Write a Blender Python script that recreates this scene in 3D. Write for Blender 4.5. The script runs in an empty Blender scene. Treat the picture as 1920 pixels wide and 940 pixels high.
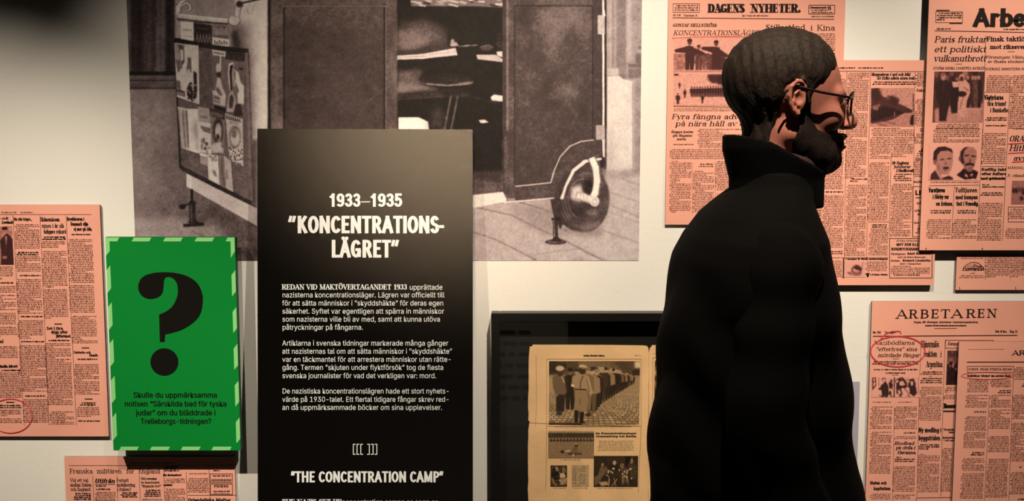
import bpy, bmesh, math, random
import numpy as np
from mathutils import Vector
random.seed(7); RNG = np.random.default_rng(7)
scene = bpy.context.scene
COL = scene.collection
R = math.radians

# ---------------------------------------------------------------- camera
F = 1867.0            # focal length in pixels of the 1920 px wide frame
D = 2.26              # camera to wall
CZ = 1.50             # eye height
PITCH = R(5.4)
cam_d = bpy.data.cameras.new('camera'); cam_d.sensor_width = 36; cam_d.lens = F / 1920 * 36
cam = bpy.data.objects.new('camera', cam_d); COL.objects.link(cam)
cam.location = (0, -D, CZ); cam.rotation_euler = (R(90) - PITCH, 0, 0)
scene.camera = cam

# ---------------------------------------------------------------- world, lights, exposure
w = bpy.data.worlds.new('world'); scene.world = w; w.use_nodes = True
w.node_tree.nodes['Background'].inputs[0].default_value = (1.0, .80, .62, 1)
w.node_tree.nodes['Background'].inputs[1].default_value = .035
vs = scene.view_settings
vs.view_transform = 'Standard'; vs.look = 'None'; vs.gamma = 1; vs.exposure = 0.52
scene.display_settings.display_device = 'sRGB'
SPOTS = []
def spot(x, y, z, tx, tz, power, size, blend=.6, rad=.012, col=(1, .82, .61), ty=0):
    l = bpy.data.lights.new('spotlight', 'SPOT'); l.energy = power; l.spot_size = R(size); l.spot_blend = blend
    l.shadow_soft_size = rad; l.color = col
    o = bpy.data.objects.new('spotlight', l); COL.objects.link(o); o.location = (x, y, z)
    o.rotation_euler = (Vector((tx, ty, tz)) - Vector((x, y, z))).to_track_quat('-Z', 'Y').to_euler()
    SPOTS.append((x, y, z, tx, ty, tz)); return o
LY, LZ = -1.30, 2.95
spot(-1.60, LY, LZ, -1.00, .58, 185, 41, .95)
spot(-0.72, LY, LZ, -.46, .95, 62, 46, .9)
spot(0.32, LY, LZ, .18, 1.02, 148, 54, .85)
spot(1.44, LY, LZ, 1.16, 1.24, 122, 52, .95)
spot(-.34, -4.80, 2.72, -.12, 1.60, 290, 13, .9, rad=.12, col=(1, .70, .43))
spot(0.1, -2.1, 2.9, -.1, .3, 300, 34, .8, ty=-3.2)  # added lamp: brightens the unseen reading panel so its reflection shows

# ---------------------------------------------------------------- helpers
TINT = np.array([.98, .82, .62])
def lin(c): 
    c = np.asarray(c, float) / 255
    return np.where(c <= .04045, c / 12.92, ((c + .055) / 1.055) ** 2.4)
def C(r, g, b, k=1.0):
    v = np.clip(lin((r, g, b)) / TINT * k, 0.0005, .95)
    return (float(v[0]), float(v[1]), float(v[2]), 1)
def mat(name, col, rough=.6, spec=.4, metal=0, bump=0, bscale=300, var=0, vscale=8, vcol=False, coat=0, stretch=None, bdist=.0005):
    m = bpy.data.materials.new(name); m.use_nodes = True
    nt = m.node_tree; b = nt.nodes['Principled BSDF']
    b.inputs['Base Color'].default_value = col; b.inputs['Roughness'].default_value = rough
    b.inputs['Specular IOR Level'].default_value = spec; b.inputs['Metallic'].default_value = metal
    b.inputs['Coat Weight'].default_value = coat
    tc = nt.nodes.new('ShaderNodeTexCoord'); mp = nt.nodes.new('ShaderNodeMapping')
    nt.links.new(tc.outputs['Object'], mp.inputs[0])
    if stretch: mp.inputs['Scale'].default_value = stretch
    src = None
    if vcol:
        a = nt.nodes.new('ShaderNodeVertexColor'); a.layer_name = 'print'; src = a.outputs[0]
        nt.links.new(src, b.inputs['Base Color'])
    if var:
        n = nt.nodes.new('ShaderNodeTexNoise'); n.inputs['Scale'].default_value = vscale; n.inputs['Detail'].default_value = 6
        nt.links.new(mp.outputs[0], n.inputs['Vector'])
        r = nt.nodes.new('ShaderNodeMapRange'); r.inputs[1].default_value = .3; r.inputs[2].default_value = .7
        r.inputs[3].default_value = 1 - var; r.inputs[4].default_value = 1 + var
        nt.links.new(n.outputs[0], r.inputs[0])
        x = nt.nodes.new('ShaderNodeVectorMath'); x.operation = 'SCALE'
        if src: nt.links.new(src, x.inputs[0])
        else: x.inputs[0].default_value = col[:3]
        nt.links.new(r.outputs[0], x.inputs['Scale']); nt.links.new(x.outputs[0], b.inputs['Base Color'])
    if bump:
        n2 = nt.nodes.new('ShaderNodeTexNoise'); n2.inputs['Scale'].default_value = bscale; n2.inputs['Detail'].default_value = 3
        nt.links.new(mp.outputs[0], n2.inputs['Vector'])
        bu = nt.nodes.new('ShaderNodeBump'); bu.inputs['Strength'].default_value = bump; bu.inputs['Distance'].default_value = bdist
        nt.links.new(n2.outputs[0], bu.inputs['Height']); nt.links.new(bu.outputs[0], b.inputs['Normal'])
    return m
def link(name, me, m=None, parent=None, kind=None, label=None, cat=None, group=None):
    o = bpy.data.objects.new(name, me); COL.objects.link(o)
    if m: me.materials.append(m)
    if parent is not None: o.parent = parent
    if kind: o['kind'] = kind
    if label: o['label'] = label
    if cat: o['category'] = cat
    if group: o['group'] = group
    return o
def empty(name, loc, label, cat, group=None):
    o = bpy.data.objects.new(name, None); COL.objects.link(o); o.location = loc; o.empty_display_size = .05
    o['label'] = label; o['category'] = cat
    if group: o['group'] = group
    return o
def mesh(name, v, f, smooth=False):
    me = bpy.data.meshes.new(name); me.from_pydata([tuple(p) for p in v], [], f); me.update()
    if smooth: me.polygons.foreach_set('use_smooth', [True] * len(me.polygons))
    return me
def boxmesh(name, x0, x1, y0, y1, z0, z1, bev=0):
    bm = bmesh.new(); bmesh.ops.create_cube(bm, size=1)
    for v in bm.verts: v.co = ((x0+x1)/2 + v.co.x*(x1-x0), (y0+y1)/2 + v.co.y*(y1-y0), (z0+z1)/2 + v.co.z*(z1-z0))
    if bev: bmesh.ops.bevel(bm, geom=list(bm.edges), offset=bev, segments=2, affect='EDGES')
    me = bpy.data.meshes.new(name); bm.to_mesh(me); bm.free(); return me
def adopt(o, root):   # child given in world coordinates under an empty at root.location
    o.parent = root; o.matrix_parent_inverse.identity(); o.location = -root.location
    return o

class Plane:
    """a flat printed face: origin, in-plane right and up, outward normal; photo pixels are traced onto it"""
    def __init__(s, o, ux=(1, 0, 0), uz=(0, 0, 1)):
        s.o = np.array(o, float); s.ux = np.array(ux, float); s.uz = np.array(uz, float); s.n = np.cross(s.ux, s.uz)
        if s.n[1] > 0: s.n = -s.n
    def px(s, u, v):
        u = np.asarray(u, float); v = np.asarray(v, float)
        x = (u - 960) / F; y = (470 - v) / F
        d = np.stack([x, math.cos(PITCH) + y*math.sin(PITCH), -math.sin(PITCH) + y*math.cos(PITCH)], -1)
        c = np.array([0, -D, CZ]); t = ((s.o - c) @ s.n) / (d @ s.n)
        p = c + d * t[..., None] - s.o
        return p @ s.ux, p @ s.uz
    def inv(s, a, b):
        p = s.o + np.asarray(a)[..., None]*s.ux + np.asarray(b)[..., None]*s.uz - np.array([0, -D, CZ])
        x = p[..., 0]; f = p[..., 1]*math.cos(PITCH) - p[..., 2]*math.sin(PITCH); u = p[..., 1]*math.sin(PITCH) + p[..., 2]*math.cos(PITCH)
        return 960 + F*x/f, 470 - F*u/f
    def w(s, a, b, e=0):
        return s.o + np.asarray(a)[..., None]*s.ux + np.asarray(b)[..., None]*s.uz + s.n*e
def wallplane(d): return Plane((0, -d, 0))

S1 = F / D            # pixels per metre on the wall
class Ink:
    """collects flat printed shapes on one plane, in plane metres"""
    def __init__(s, plane): s.p = plane; s.v = []; s.f = []; s.e = []; s.k = 0
    def at(s, u, v): a, b = s.p.px(u, v); return float(a), float(b)
    def poly(s, pts):
        n = len(s.v); s.v += pts; s.f.append(tuple(range(n, n+len(pts)))); s.k = (s.k + 1) % 11; s.e += [s.k*9e-6]*len(pts)
    def pxpoly(s, pts): s.poly([s.at(*q) for q in pts])
    def strip(s, pts, wd):   # pixel polyline of constant width
        P = [np.array(s.at(*q)) for q in pts]; wd /= S1
        L = []; Rr = []
        for i, q in enumerate(P):
            t = P[min(i+1, len(P)-1)] - P[max(i-1, 0)]; t = t / (np.linalg.norm(t) + 1e-9); nrm = np.array([-t[1], t[0]]) * wd / 2
            L.append(tuple(q + nrm)); Rr.append(tuple(q - nrm))
        for i in range(len(P)-1): s.poly([Rr[i], Rr[i+1], L[i+1], L[i]])
    def rect(s, u0, v0, u1, v1):
        a0, b0 = s.at(u0, v0); a1 = a0 + (u1-u0)/S1; b1 = b0 - (v1-v0)/S1
        s.poly([(a0, b1), (a1, b1), (a1, b0), (a0, b0)])
    def frame(s, u0, v0, u1, v1, t=1):
        s.strip([(u0, v0), (u1, v0)], t); s.strip([(u0, v1), (u1, v1)], t); s.strip([(u0, v0), (u0, v1)], t); s.strip([(u1, v0), (u1, v1)], t)
    def build(s, name, m, parent, eps=.0004, kind=None, label=None):
        if not s.f: return None
        A = np.array(s.v); W = s.p.w(A[:, 0], A[:, 1]) + s.p.n*(eps + np.array(s.e))[:, None] - np.array(parent.location)
        me = mesh(name, W.tolist(), s.f)
        o = link(name, me, m, parent, kind, label); s.v = []; s.f = []; s.e = []; return o

# ---------------------------------------------------------------- pen font (skeleton letters drawn with an elliptical nib)
G = {
'A': (.74, "t .05,0 .36,1|n .35,1 .68,0|n .16,.32 .56,.32|_.06,0|_.67,0"),
'B': (.70, "n .14,0 .14,1|n .14,1 .36,1 @.36,.76,.2,.24,90,-90 .14,.52|n .14,.52 .38,.52 @.38,.26,.24,.26,90,-90 .14,0|_.14,0|_.14,1"),
'C': (.70, "n @.38,.5,.28,.5,48,312|s .6,.98 .6,.7|s .6,.02 .6,.3"),
'D': (.76, "n .14,0 .14,1|n .14,1 .34,1 @.34,.5,.33,.5,90,-90 .14,0|_.14,0|_.14,1"),
'E': (.64, "n .14,0 .14,1|n .14,1 .54,1|n .14,.52 .46,.52|n .14,0 .55,0|_.14,0|_.14,1|s .54,1 .54,.76|s .56,0 .56,.26|s .46,.66 .46,.38"),
'F': (.60, "n .14,0 .14,1|n .14,1 .54,1|n .14,.5 .44,.5|_.14,0|_.14,1|s .54,1 .54,.74|s .44,.64 .44,.36"),
'G': (.78, "n @.38,.5,.28,.5,48,330|n .62,.04 .62,.42|_.62,.44|s .6,.98 .6,.7|b .44,.44 .62,.44"),
'H': (.80, "n .14,0 .14,1|n .66,0 .66,1|n .14,.52 .66,.52|_.14,0|_.14,1|_.66,0|_.66,1"),
'I': (.32, "n .16,0 .16,1|_.16,0|_.16,1"),
'J': (.48, "n .32,1 .32,.24 @.18,.22,.14,.22,0,-160|_.32,1"),
'K': (.74, "n .14,0 .14,1|t .14,.36 .58,1|n .30,.56 .62,0|_.14,0|_.14,1|_.58,1|_.64,0"),
'L': (.60, "n .14,0 .14,1|n .14,0 .53,0|_.14,0|_.14,1|s .54,0 .54,.3"),
'M': (.94, "t .13,0 .13,1|n .14,1 .47,.06|t .47,.06 .80,1|n .80,0 .80,1|_.13,0|_.13,1|_.80,0|_.80,1"),
'N': (.80, "t .13,0 .13,1|n .13,1 .66,0|t .66,0 .66,1|_.13,0|_.10,1|_.66,1"),
'O': (.76, "n @.38,.5,.29,.5,0,360"),
'P': (.66, "n .14,0 .14,1|n .14,1 .36,1 @.36,.74,.22,.26,90,-90 .14,.48|_.14,0|_.14,1"),
'R': (.74, "n .14,0 .14,1|n .14,1 .36,1 @.36,.75,.22,.25,90,-90 .14,.5|n .38,.5 .62,0|_.14,0|_.14,1|_.65,0"),
'S': (.62, "n @.31,.75,.2,.25,35,270 @.31,.25,.22,.25,90,-150|x .17,.70 .47,.32|s .5,.98 .5,.74|s .1,.02 .1,.28"),
'T': (.66, "n .33,0 .33,1|n .06,1 .60,1|_.33,0|s .05,1 .05,.74|s .61,1 .61,.74"),
'U': (.76, "n .14,1 .14,.3 @.38,.3,.24,.3,180,360 .62,1|_.14,1|_.62,1"),
'V': (.72, "n .06,1 .36,0|t .36,0 .66,1|_.08,1|_.65,1"),
'Y': (.70, "n .06,1 .35,.46|t .35,.46 .64,1|n .35,0 .35,.46|_.35,0|_.07,1|_.63,1"),
'Z': (.64, "n .08,1 .56,1|n .56,1 .08,0|n .08,0 .58,0|s .08,1 .08,.76|s .58,0 .58,.26"),
'X': (.72, "n .08,1 .62,0|t .08,0 .62,1|_.08,1|_.62,1|_.08,0|_.62,0"),
'0': (.60, "n @.30,.5,.22,.5,0,360"), '1': (.50, "n .30,0 .30,1|t .12,.78 .30,.98|_.30,0|_.30,0"),
'9': (.60, "n @.30,.7,.2,.3,0,360|n .5,.7 .5,.46 @.28,.3,.22,.3,0,-130"),
'3': (.56, "n @.27,.76,.18,.24,150,-90|n @.27,.26,.2,.26,90,-155"), '5': (.56, "n .14,1 .46,1|t .14,1 .14,.54|n .14,.54 @.26,.32,.22,.32,100,-145"),
'2': (.56, "n @.28,.74,.19,.26,160,-40|n .43,.58 .08,0|n .08,0 .5,0"), '4': (.60, "n .42,0 .42,1|t .42,1 .06,.28|n .06,.28 .56,.28|_.42,0"),
'6': (.60, "n @.30,.3,.21,.3,0,360|n .09,.3 .09,.55 @.30,.55,.21,.45,180,60"), '7': (.54, "n .06,1 .48,1|n .48,1 .22,0"),
'8': (.60, "n @.30,.76,.18,.24,0,360|n @.30,.26,.22,.26,0,360"),
'a': (.56, "n .11,.52 @.27,.5,.16,.18,160,0 .43,0|n .43,.40 .30,.40 @.28,.2,.18,.2,90,270 @.28,.2,.15,.2,270,330|>.43,0"),
'b': (.62, "n .12,0 .12,1|n @.33,.34,.22,.34,165,-165|<.12,1"),
'c': (.54, "n @.31,.34,.22,.34,50,310|o .46,.54"),
'd': (.62, "n .50,0 .50,1|n @.29,.34,.22,.34,15,345|<.50,1|>.50,0"),
'e': (.56, "n .09,.37 .50,.37|n @.29,.34,.21,.34,5,318"),
'f': (.38, "n .16,0 .16,.78 @.31,.78,.15,.22,180,50|b .03,.67 .33,.67|_.16,0|o .36,.90"),
'g': (.60, "n @.29,.35,.2,.33,0,360|n .49,.68 .49,-.06 @.29,-.06,.2,.24,0,-150|o .12,-.2"),
'h': (.64, "n .12,0 .12,1|n .12,.42 @.31,.44,.19,.24,180,0 .50,0|_.12,0|<.12,1|_.50,0"),
'i': (.30, "n .15,0 .15,.68|_.15,0|<.15,.68|.15,.92"), 'j': (.30, "n .17,.68 .17,-.1 @.03,-.1,.14,.18,0,-110|<.17,.68|.17,.92"),
'k': (.62, "n .12,0 .12,1|t .12,.26 .50,.68|n .26,.42 .54,0|_.12,0|<.12,1|_.46,.68|_.54,0"),
'l': (.30, "n .15,0 .15,1|_.15,0|<.15,1"),
'm': (.94, "n .12,0 .12,.68|n .12,.42 @.29,.44,.17,.24,180,0 .46,0|n .46,.42 @.63,.44,.17,.24,180,0 .80,0|_.12,0|<.12,.68|_.46,0|_.80,0"),
'n': (.64, "n .12,0 .12,.68|n .12,.42 @.31,.44,.19,.24,180,0 .50,0|_.12,0|<.12,.68|_.50,0"),
'o': (.60, "n @.30,.34,.22,.34,0,360"),
'p': (.62, "n .12,-.3 .12,.68|n @.33,.34,.22,.34,165,-165|_.12,-.3|<.12,.68"), 'q': (.62, "n .50,-.3 .50,.68|n @.29,.34,.22,.34,15,345|_.50,-.3"),
'r': (.44, "n .12,0 .12,.68|n .12,.42 @.30,.44,.18,.24,180,60|_.12,0|<.12,.68|o .39,.60"),
's': (.48, "n @.24,.51,.15,.17,30,270 @.24,.17,.17,.17,90,-150|x .13,.46 .36,.22|s .38,.66 .38,.5|s .08,.02 .08,.18"),
't': (.40, "n .17,.92 .17,.16 @.30,.16,.13,.16,180,300|b .03,.67 .34,.67"),
'u': (.64, "n .12,.68 .12,.24 @.31,.24,.19,.24,180,360 .50,.68|n .50,0 .50,.68|<.12,.68|<.50,.68|>.50,0"),
'v': (.56, "n .06,.68 .28,0|t .28,0 .50,.68|_.07,.68|_.49,.68"),
'w': (.84, "n .05,.68 .25,0|t .25,0 .42,.68|n .42,.68 .60,0|t .60,0 .78,.68|_.07,.68|_.42,.68|_.77,.68"),
'x': (.58, "n .08,.68 .50,0|t .08,0 .50,.68|_.08,0|_.08,.68|_.50,0|_.50,.68"),
'y': (.56, "n .06,.68 .28,0|t .50,.68 .24,-.14 @.14,-.14,.10,.16,0,-120|_.07,.68|_.49,.68"),
'z': (.50, "n .06,.68 .42,.68|t .42,.68 .06,0|n .06,0 .44,0"),
' ': (.34, ""), '.': (.26, ".13,.0"), ',': (.26, ".13,.0|t .15,0 .08,-.2"), ':': (.26, ".13,.0|.13,.58"), '-': (.38, "b .06,.36 .32,.36"),
'–': (.56, "t .02,.36 .54,.36"), '!': (.3, "n .15,.3 .15,1|.15,0"), '?': (.5, "n @.25,.76,.17,.24,160,-60 .25,.28|.25,0"),
'”': (.44, "n .12,1 .06,.74|n .32,1 .26,.74"), '“': (.44, "n .12,.74 .18,1|n .30,.74 .36,1"), '"': (.4, "n .10,1 .10,.76|n .26,1 .26,.76"),
'…': (.9, ".15,0|.45,0|.75,0"), '«': (.5, "t .4,.55 .15,.34|t .15,.34 .4,.13"), '»': (.5, "t .15,.55 .4,.34|t .4,.34 .15,.13"),
'[': (.3, "n .1,-.1 .1,1|n .1,1 .24,1|n .1,-.1 .24,-.1"), ']': (.3, "n .2,-.1 .2,1|n .2,1 .06,1|n .2,-.1 .06,-.1"),
}
for base, ch, dots, yy in (('a', 'ä', 2, .92), ('o', 'ö', 2, .92), ('A', 'Ä', 2, 1.2), ('O', 'Ö', 2, 1.2), ('a', 'å', 1, .86), ('A', 'Å', 1, 1.16), ('e', 'é', 3, .9)):
    adv, s = G[base]; m = adv/2 - .02
    if dots == 2: s += "|%.2f,%.2f|%.2f,%.2f" % (m-.14, yy, m+.14, yy)
    elif dots == 1: s += "|t @%.2f,%.2f,.08,.09,0,360" % (m, yy+.06)
    else: s += "|t %.2f,.80 %.2f,.98" % (m, m+.12)
    G[ch] = (adv, s)
def pen(ink, text, u, v, cap, width, nib=(.9, .35), serif=True, slant=0.0, q=3):
    """draw text with baseline start at photo pixel (u, v); cap height, width and nib in pixels"""
    a, b = nib
    adv = sum(G[c][0] for c in text) * cap
    sx = width / adv; x = 0.0
    A0, B0 = ink.at(u, v)
    def out(P):
        ink.poly([(A0 + (px + slant*py)/S1, B0 + py/S1) for px, py in P])
    def strip(pts, na, nb, ext):
        P = np.array(pts)
        if len(P) < 2: return
        closed = np.hypot(*(P[0]-P[-1])) < 1e-6 and len(P) > 3
        T = np.zeros_like(P); T[1:-1] = P[2:] - P[:-2]; T[0] = P[1]-P[0]; T[-1] = P[-1]-P[-2]
        if closed: T[0] = T[-1] = P[1]-P[-2]
        T /= (np.hypot(T[:, 0], T[:, 1])[:, None] + 1e-9)
        if not closed: P = P.copy(); P[0] -= T[0]*ext; P[-1] += T[-1]*ext
        N = np.stack([-T[:, 1], T[:, 0]], 1)
        o = np.stack([na*na*N[:, 0], nb*nb*N[:, 1]], 1) / np.sqrt((na*N[:, 0])**2 + (nb*N[:, 1])**2)[:, None]
        for i in range(len(P)-1): out([P[i]-o[i], P[i+1]-o[i+1], P[i+1]+o[i+1], P[i]+o[i]])
    for c in text:
        ad, spec = G[c]
        ins = .42*a if not serif else .25*a
        def M(gx, gy): return (x + ins + gx*cap*sx*(1 - 2*ins/(ad*cap*sx)), b + gy*(cap - 2*b))
        for st in spec.split('|'):
            if not st: continue
            k = st[0]
            if k in '_<>':
                if serif:
                    gx, gy = map(float, st[1:].split(',')); p = M(gx, gy); h = a + max(.09*cap*min(sx, 1.2), b)
                    l = h if k in '_<' else 0; r = h if k in '_>' else 0
                    out([(p[0]-l, p[1]-b), (p[0]+r, p[1]-b), (p[0]+r, p[1]+b), (p[0]-l, p[1]+b)])
                continue
            if k in '.0':
                gx, gy = map(float, st.split(',')); p = M(gx, gy); r = max(a, b)*1.05
                cy = p[1] + (r - b if gy < .05 else 0)
                out([(p[0]+r*math.cos(t*math.pi/4), cy+r*math.sin(t*math.pi/4)) for t in range(8)] if cap > 6 else [(p[0]-r, cy-r), (p[0]+r, cy-r), (p[0]+r, cy+r), (p[0]-r, cy+r)])
                continue
            if k == 'o':
                if serif:
                    gx, gy = map(float, st[2:].split(',')); p = M(gx, gy); r = a*.95
                    out([(p[0]+r*math.cos(t*math.pi/4), p[1]+r*math.sin(t*math.pi/4)) for t in range(8)])
                continue
            if k in 'sx' and not serif: continue
            pts = []
            for tok in st[1:].split():
                if tok[0] == '@':
                    cx, cy, rx, ry, a0, a1 = map(float, tok[1:].split(','))
                    n = max(2, math.ceil(abs(a1-a0)/90*q))
                    for i in range(n+1):
                        t = math.radians(a0 + (a1-a0)*i/n); pp = M(cx+rx*math.cos(t), cy+ry*math.sin(t))
                        if not pts or math.hypot(pp[0]-pts[-1][0], pp[1]-pts[-1][1]) > 1e-4: pts.append(pp)
                else:
                    gx, gy = map(float, tok.split(',')); pp = M(gx, gy)
                    if not pts or math.hypot(pp[0]-pts[-1][0], pp[1]-pts[-1][1]) > 1e-4: pts.append(pp)
            if k == 'n': strip(pts, a, b, b)
            elif k in 'tsb': strip(pts, (b if serif else a), b, b if k != 's' else 0)
            elif k == 'x': strip(pts, a, a, 0)
        x += ad*cap*sx
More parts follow.
